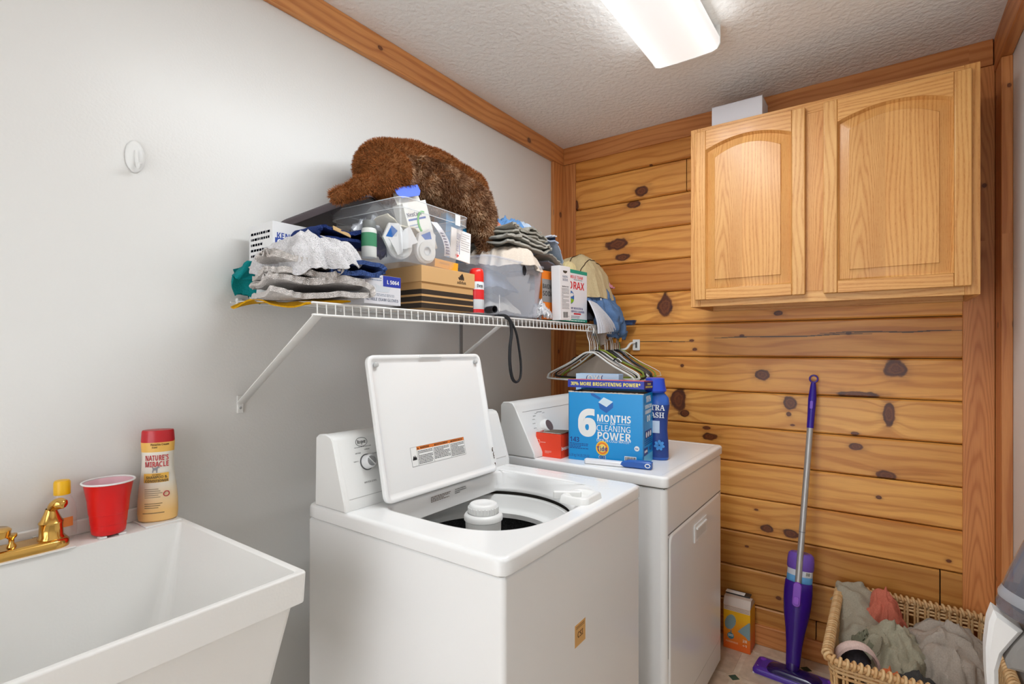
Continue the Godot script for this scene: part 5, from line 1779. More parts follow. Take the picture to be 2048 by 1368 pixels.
	one("white_blouse", "pale blue blouse edge beside the blue shirt", "shirt", heap(0.09, 0.06, 0.035, pos(0.22, 1.80, 0.735), 25, 0.025, 18.0, 24), cloth(hexc("c9d8ea")))
	one("coral_cloth", "coral pink cloth between plush animal and folded clothes", "cloth", heap(0.08, 0.075, 0.04, pos(0.2, 1.785, 0.94), 26, 0.02, 12.0, 24), cloth(hexc("d98f76")))
	var jn := thing("denim_jeans", "light blue jeans with dark inside folded over the tub corner", "jeans", Vector3(0.23, 1.70, 0.61))
	part(jn, "jeans_leg", folded([Vector2(-0.10, 0.07), Vector2(-0.04, 0.082), Vector2(0.0, 0.088), Vector2(0.03, 0.07), Vector2(0.05, 0.03), Vector2(0.07, -0.02), Vector2(0.06, -0.04), Vector2(0.0, -0.03), Vector2(-0.06, -0.02)], 0.2, 0.006, Transform3D(FB, Vector3.ZERO), 27, 0.01), cloth(hexc("b4bfd2")))
	part(jn, "dark_inside", folded([Vector2(0.02, 0.10), Vector2(0.045, 0.075), Vector2(0.065, 0.03), Vector2(0.085, -0.02)], 0.17, 0.005, Transform3D(FB, Vector3(0.0, 0, 0)), 28, 0.008), cloth(hexc("4b5f80")))
	part(jn, "white_waistband", folded([Vector2(-0.06, 0.088), Vector2(-0.02, 0.1), Vector2(0.022, 0.106)], 0.185, 0.006, Transform3D(FB, Vector3.ZERO), 29, 0.006), cloth(hexc("d5d9e2")))
	one("grey_sleeve", "light grey sleeve hanging at the tub corner under the jeans", "sleeve", folded([Vector2(-0.05, 0.04), Vector2(0.0, 0.035), Vector2(0.04, 0.01), Vector2(0.055, -0.04), Vector2(0.04, -0.06)], 0.17, 0.006, Transform3D(FB, Vector3.ZERO), 30, 0.01), cloth(hexc("aba69c")), pos(0.27, 1.665, 0.645))
	# shirt pile at the end of the shelf
	var tr := heap_rows(0.155, 0.185, 0.18, 33, 0.02, 3.5, 48, 0.03)
	var ts := thing("tan_striped_shirt", "tan shirt with dark brown stripes piled by the pine wall", "shirt", Vector3(0.235, 1.585, 0.225))
	part(ts, "shirt_cloth", MB.new().sheet(tr, 0.004).mesh(), cloth(hexc("d3bf95")))
	for i in [16, 27, 37]:
		var ln := PackedVector3Array()
		for j in range(4, 45):
			ln.push_back(tr[i][j] + Vector3(0, 0.0012, 0))
		part(ts, "brown_stripe", MB.new().tube(ln, 0.0022, 6).mesh(), cloth(hexc("4b382a")))
	one("beige_rag", "beige cloth lying between the jeans and the striped shirt", "cloth", heap(0.09, 0.09, 0.12, pos(0.235, 1.60, 0.50), 34, 0.03, 14.0, 26, 0.02), cloth(hexc("b5a791")))
	one("pale_yellow_cloth", "pale yellow rolled cloth on top of the borax box", "cloth", heap(0.032, 0.045, 0.03, pos(0.31, 1.675, 0.46), 35, 0.01, 8.0, 24, 0.012, 1.0, 1.0, 4.0), cloth(hexc("e4d09c")))
	one("clothes_bundle", "bundle of dark clothes filling the shelf end", "clothes", heap(0.14, 0.17, 0.13, pos(0.2, 1.455, 0.24), 36, 0.02), cloth(hexc("6b6a72")))
	one("pink_cloth", "small pink cloth showing under the striped shirt", "cloth", heap(0.03, 0.045, 0.025, pos(0.35, 1.618, 0.14), 37, 0.012, 16.0, 18), cloth(hexc("e39bb0")))
	# denim shirt draped over the front of the shelf
	var path := curve([Vector3(0.22, 1.665, 0), Vector3(0.29, 1.672, 0), Vector3(0.345, 1.625, 0), Vector3(0.395, 1.555, 0), Vector3(0.428, 1.48, 0), Vector3(0.425, 1.42, 0), Vector3(0.4, 1.385, 0)], 8)
	rows = []
	var g := nz(7.0, 41, 2)
	for i in path.size():
		var u := float(i) / (path.size() - 1)
		var row := PackedVector3Array()
		var z0 := lerpf(0.16, 0.07, u)
		var z1 := lerpf(0.46, 0.285, u)
		for j in 49:
			var v := j / 48.0
			var z := lerpf(z1, z0, v)
			var rip := 0.008 * sin(v * 11.0 + u * 3.0) * (0.3 + u) + 0.022 * g.get_noise_2d(u * 0.35, v * 0.55) + 0.012 * g.get_noise_2d(u * 1.1 + 5.0, v * 1.0)
			row.push_back(Vector3(path[i].x + rip - 0.05 * pow(absf(v - 0.75), 2.0) * 2.0, path[i].y - 0.02 * v * u + 0.01 * g.get_noise_2d(v * 2.0 + 7, u), z))
		rows.append(row)
	var ds := thing("denim_shirt", "blue denim shirt draped over the front of the shelf end", "shirt", Vector3.ZERO)
	part(ds, "shirt_cloth", MB.new().sheet(rows, 0.005).mesh(), cloth(hexc("6685b0")))
	part(ds, "shirt_button", mb(pos(0.408, 1.545, 0.33, 90, 0, 0) * pos(0, 0, 0, 0, 90)).lathe([Vector2(0.005, 0), Vector2(0.005, 0.002), Vector2(0, 0.0022)], 12).mesh(), m_white_print)
	# white ribbed cloth
	rows = []
	for i in 17:
		var u := i / 16.0
		var row := PackedVector3Array()
		for j in 61:
			var v := j / 60.0
			var z := lerpf(lerpf(0.41, 0.385, u), lerpf(0.33, 0.185, u), v)
			var y := 1.535 - 0.15 * u + 0.03 * v * u - 0.012 * v
			row.push_back(Vector3(0.385 + 0.035 * sin(u * 1.9) + 0.0045 * sin(v * 62.0) + 0.008 * sin(v * 7.0) * u, y, z))
		rows.append(row)
	one("white_ribbed_cloth", "white ribbed knit cloth hanging off the shelf below the borax box", "cloth", MB.new().sheet(rows, 0.004).mesh(), cloth(hexc("dfe1e8")))
	rows = []
	for i in 11:
		var u := i / 10.0
		var row := PackedVector3Array()
		for j in 15:
			var v := j / 14.0
			row.push_back(Vector3(0.398 + 0.01 * sin(v * 9.0 + u * 3.0), 1.42 - 0.085 * u + 0.02 * v * (1.0 - u), lerpf(lerpf(0.42, 0.335, u), lerpf(0.22, 0.255, u), v)))
		rows.append(row)
	one("taupe_cloth", "taupe cloth corner hanging below the white ribbed cloth", "cloth", MB.new().sheet(rows, 0.003).mesh(), cloth(hexc("b3aaa0")))
	# blue scrub brush
	var br := thing("scrub_brush", "dark blue scrub brush poking out by the pine wall", "brush", Vector3(0.425, 1.44, 0.045))
	part(br, "brush_block", mb().bx(-0.03, 0.028, -0.006, 0.008, -0.02, 0.02, 0.005).mesh(), mat(hexc("31466f"), 0.5))
	var bm := MB.new()
	for i in 9:
		for j in 6:
			bm.tube(PackedVector3Array([Vector3(-0.026 + i * 0.0068, 0.006, -0.016 + j * 0.0064), Vector3(-0.026 + i * 0.0074, 0.02, -0.016 + j * 0.0066)]), 0.0011, 4)
	part(br, "bristles", bm.mesh(), mat(hexc("2c3f66"), 0.7))

func heap_rows(rx: float, rz: float, h: float, sd: int, fold := 0.025, freq := 9.0, n_ := 34, hang := 0.0) -> Array:
	var f := nz(freq, sd, 2, true)
	var g := nz(freq * 2.2, sd + 3, 2)
	var o := nz(1.3, sd + 5, 2)
	var rows := []
	for i in n_ + 1:
		var row := PackedVector3Array()
		for j in n_ + 1:
			var a := (float(i) / n_) * 2.0 - 1.0
			var b := (float(j) / n_) * 2.0 - 1.0
			var px := a * sqrt(1.0 - b * b * 0.5)
			var pz := b * sqrt(1.0 - a * a * 0.5)
			var r := minf(1.0, Vector2(px, pz).length())
			var an := atan2(pz, px)
			var k := 1.0 + 0.15 * o.get_noise_2d(cos(an) * 1.5, sin(an) * 1.5)
			var y := h * (1.0 - pow(r, 3.4)) + f.get_noise_2d(px * rx, pz * rz) * fold * (1.0 - 0.5 * r)
			if hang > 0.0 and r > 0.8:
				y -= hang * pow((r - 0.8) / 0.2, 1.5)
			row.push_back(Vector3(px * rx * k, y, pz * rz * k) + Vector3(g.get_noise_2d(pz, px + 5), 0, g.get_noise_2d(pz + 7, px)) * fold * 0.3)
		rows.append(row)
	return rows

# ---------------------------------------------------------------- hangers
func hanger(label: String, m: Material, r: float, z: float, yaw: float, seed_: int, w := 0.205, hook_m: Material = null, notch := false) -> Node3D:
	var rg := RandomNumberGenerator.new()
	rg.seed = seed_
	var dy := rg.randf_range(-0.008, 0.006)
	var t := thing("clothes_hanger", label, "hanger", Vector3(0.392, 1.402, z), yaw, "hangers under the shelf end")
	t.rotation_degrees.z = rg.randf_range(-3, 3)
	var hk := [Vector3(0.016, -0.016, 0), Vector3(0.017, 0.0, 0), Vector3(0.008, 0.012, 0), Vector3(-0.006, 0.012, 0), Vector3(-0.015, 0.0, 0), Vector3(-0.012, -0.03, 0), Vector3(-0.002, -0.06, 0), Vector3(0, -0.1 + dy, 0)]
	part(t, "hook", mb().tube(curve(hk, 4), minf(r, 0.0028), 7).mesh(), hook_m if hook_m else m)
	var a := -0.1 + dy
	var b := a - 0.105
	var body := curve([Vector3(0, a, 0), Vector3(0.03, a - 0.006, 0), Vector3(w * 0.5, lerpf(a, b, 0.5), 0), Vector3(w * 0.94, b + 0.006, 0), Vector3(w, b - 0.012, 0), Vector3(w * 0.93, b - 0.022, 0), Vector3(0, b - 0.024, 0), Vector3(-w * 0.93, b - 0.022, 0), Vector3(-w, b - 0.012, 0), Vector3(-w * 0.94, b + 0.006, 0), Vector3(-w * 0.5, lerpf(a, b, 0.5), 0), Vector3(-0.03, a - 0.006, 0)], 4, true)
	part(t, "hanger_frame", mb().tube(body, r, 7, true).mesh(), m)
	if notch:
		for s in [-1, 1]:
			part(t, "strap_notch", mb().tube(curve([Vector3(s * w * 0.45, lerpf(a, b, 0.45), 0), Vector3(s * w * 0.5, lerpf(a, b, 0.45) + 0.014, 0), Vector3(s * w * 0.6, lerpf(a, b, 0.58) + 0.012, 0)], 3), r * 0.8, 6).mesh(), m)
	return t

func build_hangers() -> void:
	var wp := mat(hexc("dddcd8"), 0.35)
	var ww := mat(hexc("d8d4cc"), 0.3, 0.3)
	var dk := mat(hexc("1f1f20"), 0.4)
	var ol := mat(hexc("7c8a2c"), 0.6)
	var br := mat(hexc("6b5b48"), 0.4, 0.3)
	var gr := mat(hexc("c9ced6"), 0.35)
	hanger("thick white plastic hanger nearest the front of the row", wp, 0.0042, 0.405, 6, 1)
	hanger("thin white wire hanger just behind the front plastic hanger", ww, 0.0016, 0.388, 5, 2, 0.2)
	hanger("bare steel wire hanger turned furthest towards the white wall", ww, 0.0015, 0.372, -3, 3, 0.215)
	var t := hanger("black notched plastic hanger with strap hooks behind the wire ones", dk, 0.004, 0.352, 3, 4, 0.2, ww, true)
	hanger("white notched plastic hanger behind the black notched one", wp, 0.004, 0.336, -3, 5, 0.2, ww, true)
	hanger("olive green flocked hanger in the middle of the row", ol, 0.0048, 0.318, 4, 6, 0.2, ol)
	# paper-caped dry-cleaner hanger
	t = hanger("brown paper-covered wire hanger beside the olive hanger", br, 0.0015, 0.30, 0, 7, 0.19)
	part(t, "paper_cape", mb().prism(PackedVector2Array([Vector2(0, -0.103), Vector2(0.185, -0.205), Vector2(0.18, -0.23), Vector2(-0.18, -0.23), Vector2(-0.185, -0.205)]), -0.001, 0.001).mesh(), mat(hexc("a5978a"), 0.8))
	hanger("brownish wire hanger right behind the paper-covered one", br, 0.0017, 0.284, -4, 8, 0.195)
	for k in 3:
		hanger("%s of the three slim black plastic hangers in mid row" % ["foremost", "middle", "rearmost"][k], dk, 0.0042, 0.262 - k * 0.02, 2 - k * 2, 10 + k, 0.19, ww)
	hanger("brass-coloured wire hanger between the black hangers and grey ones", br, 0.0016, 0.2, 5, 14, 0.19)
	for k in 2:
		hanger("pale grey plastic hanger behind the black ones, %s of the two" % ["front", "rear"][k], gr, 0.0052, 0.178 - k * 0.022, -2 + k * 3, 16 + k, 0.185, wp)
	t = hanger("heavy black rubber-coated hanger near the pine wall", dk, 0.0058, 0.132, 1, 19, 0.185, ww)
	part(t, "orange_size_clip", mb(pos(-0.004, -0.045, 0)).bx(-0.007, 0.007, -0.012, 0.01, -0.004, 0.004, 0.002).mesh(), mat(hexc("e39420"), 0.5))
	t = hanger("pale grey padded hanger with orange size clip by the wall", gr, 0.006, 0.106, -3, 20, 0.18, wp)
	part(t, "orange_size_clip", mb(pos(0.016, -0.04, 0)).bx(-0.007, 0.007, -0.012, 0.01, -0.004, 0.004, 0.002).mesh(), mat(hexc("e39420"), 0.5))
	hanger("lime green plastic hanger last in the row by the pine wall", mat(hexc("7fa03a"), 0.4), 0.003, 0.08, 2, 21, 0.18)
	hanger("thin white wire hanger between lime hanger and padded hanger", ww, 0.0016, 0.094, 7, 22, 0.2)

# ---------------------------------------------------------------- on the dryer
func build_dryer_items() -> void:
	var y0 := 0.9138
	# big blue detergent carton, torn open
	var t := thing("detergent_box", "large bright blue laundry detergent box open on the dryer", "box", Vector3(0.666, y0, 0.780), 7.3)
	var blue := mat(hexc("0090d4"), 0.35)
	var navy := mat(hexc("1b3a86"), 0.5)
	var W := 0.1375
	var D := 0.065
	var H := 0.247
	var b := mb()
	b.bx(-W, W, 0, 0.003, -D, D)
	b.bx(-W, W, 0.003, H, D - 0.0015, D, 0.0005).bx(-W, W, 0.003, H + 0.012, -D, -D + 0.0015, 0.0005)
	b.bx(-W, -W + 0.0015, 0.003, H, -D, D, 0.0005).bx(W - 0.0015, W, 0.003, H, -D, D, 0.0005)
	part(t, "carton_body", b.mesh(), blue)
	part(t, "carton_inside", mb().bx(-W + 0.002, W - 0.002, 0.004, H - 0.002, D - 0.0032, D - 0.0018).bx(-W + 0.002, W - 0.002, 0.004, H - 0.002, -D + 0.0018, -D + 0.0032).bx(-W + 0.0018, -W + 0.003, 0.004, H - 0.002, -D, D).bx(W - 0.003, W - 0.0018, 0.004, H - 0.002, -D, D).mesh(), card_in)
	# torn white edge
	var te := mb()
	var rg := RandomNumberGenerator.new()
	rg.seed = 5
	for i in 40:
		var x := -W + i * 0.275 / 40
		te.bx(x, x + 0.007, H - 0.002 + rg.randf_range(-0.001, 0.0), H + rg.randf_range(0.0002, 0.0025), D - 0.0012, D + 0.0003)
	part(t, "torn_edge", te.mesh(), mat(hexc("c9c0b4"), 0.8))
	var lidx := pos(0, H + 0.009, -D, 0, -3)
	var lid := part(t, "lid", mb(lidx).bx(-W - 0.002, W + 0.002, 0.0, 0.028, 0.0, 2 * D + 0.003, 0.0008).mesh(), mat(hexc("1e2f9c"), 0.4))
	part(lid, "lid_top", mb(lidx).bx(-W - 0.0018, W + 0.0018, 0.0275, 0.0295, 0.0, 2 * D + 0.0028).mesh(), mat(hexc("d8604e"), 0.5))
	part(lid, "lid_side_panel", mb(lidx).bx(W + 0.0018, W + 0.0024, 0.002, 0.027, 0.002, 2 * D).mesh(), mat(hexc("32246e"), 0.5))
	letter(lid, "30% MORE BRIGHTENING POWER*", 0.0125, lidx * pos(0, 0.0135, 2 * D + 0.0034), mat(hexc("f0e05a"), 0.5), null, 0.255)
	letter(lid, "30% MORE", 0.007, lidx * pos(W + 0.0026, 0.0185, D, 90), mat(hexc("e0cf58"), 0.5), null, 0.05)
	letter(lid, "BRIGHTENING POWER*", 0.006, lidx * pos(W + 0.0026, 0.0085, D, 90), mat(hexc("e0cf58"), 0.5), null, 0.1)
	var z := D + 0.0002
	letter(t, "6", 0.092, pos(-0.070, 0.131, z), m_white_print, null, 0.068, "lettering", 1.0)
	letter(t, "MONTHS", 0.025, pos(0.0315, 0.156, z), m_white_print, null, 0.121)
	letter(t, "OF", 0.010, pos(0.029, 0.1385, z), m_white_print, null, 0.018)
	print_rect(t, "rule_line", -0.028, 0.012, 0.1382, 0.1392, z, m_white_print)
	print_rect(t, "rule_line", 0.046, 0.091, 0.1382, 0.1392, z, m_white_print)
	letter(t, "CLEANING", 0.020, pos(0.0315, 0.121, z), m_white_print, f_sans, 0.121)
	letter(t, "POWER", 0.025, pos(0.0315, 0.0945, z), m_white_print, null, 0.121)
	letter(t, "EVEN IN COLD WATER*", 0.009, pos(0.0315, 0.0775, z), m_white_print, f_sans, 0.123)
	letter(t, "143", 0.0175, pos(-0.114, 0.0735, z), navy, null, 0.036)
	small_print(t, -0.133, -0.06, 0.04, 0.062, z, 4, navy, Transform3D(), 4)
	letter(t, "6.38 kg (14 LB) 225 OZ", 0.0095, pos(-0.0955, 0.0165, z), navy, f_sans, 0.076)
	part(t, "logo_ring", mb().prism(ellipse(0.0238, 0.0255, 32, -0.009, 0.05), D, D + 0.0004).mesh(), mat(hexc("f6c52c"), 0.4))
	part(t, "logo_ring", mb().prism(ellipse(0.0195, 0.021, 32, -0.009, 0.05), D, D + 0.0007).mesh(), mat(hexc("ef7d24"), 0.4))
	part(t, "logo_ring", mb().prism(ellipse(0.0135, 0.0148, 28, -0.009, 0.05), D, D + 0.001).mesh(), mat(hexc("f6d968"), 0.4))
	letter(t, "Tide", 0.0165, pos(-0.009, 0.048, D + 0.0013, 0, 0, 6), mat(hexc("1f2f86"), 0.4), null, 0.038)
	letter(t, "OXI", 0.011, pos(-0.009, 0.0185, D + 0.0006), m_white_print, null, 0.026)
	letter(t, "OXI", 0.0102, pos(-0.009, 0.0185, D + 0.0009), navy, null, 0.0225)
	part(t, "round_badge", mb().prism(ellipse(0.0088, 0.0088, 24, 0.114, 0.059), D, D + 0.0004).mesh(), m_white_print)
	letter(t, "he", 0.006, pos(0.114, 0.059, D + 0.0007), navy, null, 0.009)
	barcode(t, 0.071, 0.112, 0.0015, 0.03, D + 0.0003)
	# scoop picture
	var P := func(X: float, Y: float) -> Vector2: return Vector2((X - 478.0) / 942.0 * 0.275 - 0.1375, (1175.0 - Y) / 815.0 * 0.247)
	part(t, "scoop_picture", mb().prism(PackedVector2Array([P.call(765, 372), P.call(800, 370), P.call(905, 425), P.call(880, 445), P.call(780, 400)]), D, D + 0.0003).prism(PackedVector2Array([P.call(868, 480), P.call(885, 550), P.call(970, 597), P.call(1052, 530), P.call(1052, 470), P.call(965, 520)]), D, D + 0.0003).mesh(), mat(hexc("125fae"), 0.4))
	part(t, "powder_picture", mb().prism(PackedVector2Array([P.call(868, 475), P.call(935, 415), P.call(1050, 462), P.call(970, 527)]), D, D + 0.0006).mesh(), mat(hexc("cfe2ec"), 0.6))
	# right side
	var sx := Transform3D(Basis(Vector3.UP, PI / 2), Vector3(W + 0.0002, 0, 0))
	letter(t, "100%", 0.022, sx * pos(0, 0.226, 0), m_white_print, null, 0.068)
	letter(t, "SATISFACTION", 0.013, sx * pos(0, 0.2, 0), m_white_print, null, 0.09)
	letter(t, "GUARANTEED*", 0.013, sx * pos(0, 0.182, 0), m_white_print, null, 0.09)
	for k in 2:
		part(t, "side_emblem", mb(sx).tube(PackedVector3Array(ring_pts(0.007, 0.01, 16, 0.0)), 0.0012, 5, true).mesh(), m_white_print, pos(0, 0.158, 0.012 - k * 0.026))
	print_rect(t, "side_band", -0.045, 0.045, 0.09, 0.118, 0.0002, navy, sx)
	for k in 3:
		part(t, "side_icon", mb(sx).prism(ellipse(0.009, 0.010, 16, -0.028 + k * 0.028, 0.103), 0.0, 0.0006).mesh(), m_white_print)
	print_rect(t, "side_band", -0.062, -0.01, 0.035, 0.06, 0.0002, navy, sx)
	letter(t, "ORIGINAL", 0.008, sx * pos(-0.036, 0.0475, 0.0005), m_white_print, null, 0.04)
	letter(t, "143", 0.017, sx * pos(0.025, 0.05, 0.0002), navy, null, 0.04)
	print_rect(t, "pale_panel", -0.0625, 0.0625, 0.001, 0.034, 0.0001, mat(hexc("59b4dc"), 0.4), sx)
	small_print(t, -0.05, 0.05, 0.066, 0.086, 0.0002, 3, navy, sx, 6)
	# stain remover box behind it
	t = carton("stain_remover_box", "blue and white stain remover box behind the detergent box", Vector3(0.555, y0, 0.645), 4, 0.18, 0.303, 0.05, mat(hexc("9cc0e6"), 0.45))
	letter(t, "OXI", 0.024, pos(-0.01, 0.285, 0.0257), mat(hexc("2a3478"), 0.5), null, 0.07)
	letter(t, "OXI", 0.024, pos(-0.01, 0.285, 0.0262), m_white_print, null, 0.062)
	letter(t, "CLEAN", 0.022, pos(0.0, 0.259, 0.0257), mat(hexc("2a3478"), 0.5), null, 0.1)
	print_rect(t, "pale_band", -0.0895, 0.0895, 0.255, 0.3025, 0.0253, mat(hexc("c3d9ee"), 0.5))
	# dryer sheet box
	t = thing("dryer_sheet_box", "small orange-red open box on the dryer beside the detergent", "box", Vector3(0.462, y0, 0.836), 1)
	var red := mat(hexc("ee4423"), 0.4)
	b = mb()
	b.bx(-0.0535, 0.0535, 0, 0.002, -0.045, 0.045).bx(-0.0535, 0.0535, 0.002, 0.088, 0.044, 0.045, 0.0004).bx(-0.0535, 0.0535, 0.002, 0.088, -0.045, -0.044, 0.0004).bx(-0.0535, -0.0525, 0.002, 0.088, -0.045, 0.045, 0.0004).bx(0.0525, 0.0535, 0.002, 0.088, -0.045, 0.045, 0.0004)
	part(t, "carton_body", b.mesh(), red)
	part(t, "brown_flap", mb(pos(0.006, 0.0885, -0.012, 0, 0, 3)).bx(-0.045, 0.05, 0, 0.0015, -0.034, 0.05).mesh(), mat(hexc("6f6152"), 0.9))
	part(t, "white_flap", mb(pos(0.0, 0.088, 0.038, 0, -20)).bx(-0.05, 0.05, 0, 0.001, -0.006, 0.006).mesh(), m_white_print)
	part(t, "emblem", mb().tube(PackedVector3Array(ring_pts(0.0065, 0.009, 16, 0.0452)), 0.0012, 5, true).mesh(), mat(hexc("f5a08c"), 0.5), pos(-0.043, 0.053, 0))
	small_print(t, -0.033, -0.012, 0.05, 0.056, 0.0452, 1, mat(hexc("f5b4a6"), 0.5), Transform3D(), 3)
	small_print(t, -0.015, 0.014, 0.014, 0.024, 0.0452, 3, mat(hexc("f5b4a6"), 0.5), Transform3D(), 4)
	letter(t, "bounce", 0.013, pos(0.0537, 0.035, 0.005, 90), m_white_print, null, 0.07)
	# blue bottle
	t = thing("detergent_bottle", "dark blue detergent bottle half hidden behind the detergent box", "bottle", Vector3(0.793, y0, 0.672))
	part(t, "bottle_body", mb().lathe([Vector2(0, 0), Vector2(0.046, 0), Vector2(0.05, 0.006), Vector2(0.049, 0.06), Vector2(0.0445, 0.11), Vector2(0.047, 0.16), Vector2(0.0535, 0.2), Vector2(0.05, 0.225), Vector2(0.036, 0.24), Vector2(0.033, 0.246)], 36, 1.0, 0.6).mesh(), mat(hexc("2559b0"), 0.3))
	part(t, "bottle_cap", mb().lathe([Vector2(0.036, 0.243), Vector2(0.041, 0.25), Vector2(0.036, 0.27), Vector2(0.033, 0.294), Vector2(0.026, 0.296), Vector2(0, 0.296)], 32).mesh(), mat(hexc("2348c2"), 0.3))
	part(t, "dark_label", mb().lathe([Vector2(0.0503, 0.01), Vector2(0.0493, 0.06), Vector2(0.0448, 0.11), Vector2(0.0473, 0.16), Vector2(0.0538, 0.2)], 36, 1.0, 0.6).mesh(), mat(hexc("1c3c86"), 0.35))
	var bt := pos(0.026, 0.195, 0.0292, 28)
	letter(t, "ULTRA", 0.019, pos(0.004, 0.19, 0.0335, 8), m_white_print, f_serif, 0.085)
	letter(t, "WASH", 0.019, pos(0.006, 0.163, 0.030, 8), m_white_print, f_serif, 0.075)
	part(t, "light_panel", mb(pos(0.012, 0.12, 0.0268, 10)).bx(-0.012, 0.014, -0.022, 0.022, -0.001, 0.001, 0.0005).mesh(), mat(hexc("c8d6e8"), 0.4))
	for k in 7:
		part(t, "flower_petal", mb(pos(0.026, 0.055, 0.0285, 14) * pos(0, 0, 0, 0, 0, k * 51.4)).prism(ellipse(0.0055, 0.0085, 12, 0, 0.011), -0.0006, 0.0006).mesh(), mat(hexc("3f8fd6"), 0.4))
	# measuring scraper lying in front
	t = thing("scraper", "white and blue hand scraper lying in front of the detergent box", "scraper", Vector3(0.735, y0, 0.868), 9)
	t.position.x = 0.735
	part(t, "blade", mb(pos(0, 0.003, 0, 0, -90)).prism(PackedVector2Array([Vector2(-0.118, -0.009), Vector2(-0.112, -0.016), Vector2(0.01, -0.014), Vector2(0.03, -0.006), Vector2(0.03, 0.010), Vector2(0.01, 0.014), Vector2(-0.113, 0.012), Vector2(-0.118, 0.007)]), -0.002, 0.013, 0.002).mesh(), mat(hexc("e9e8ea"), 0.3))
	part(t, "handle", mb(pos(0.066, 0.0, 0.0)).prism(PackedVector2Array([Vector2(-0.062, 0.009), Vector2(-0.042, 0.0015), Vector2(0.044, 0.0), Vector2(0.05, 0.004), Vector2(0.05, 0.023), Vector2(0.042, 0.026), Vector2(-0.03, 0.025), Vector2(-0.05, 0.018)]), -0.014, 0.014, 0.004).mesh(), mat(hexc("2358a8"), 0.35))
	part(t, "hang_hole", mb(pos(0.103, 0.013, 0.0142)).tube(PackedVector3Array(ring_pts(0.008, 0.006, 16, 0.0)), 0.0017, 6, true).mesh(), m_white_print)

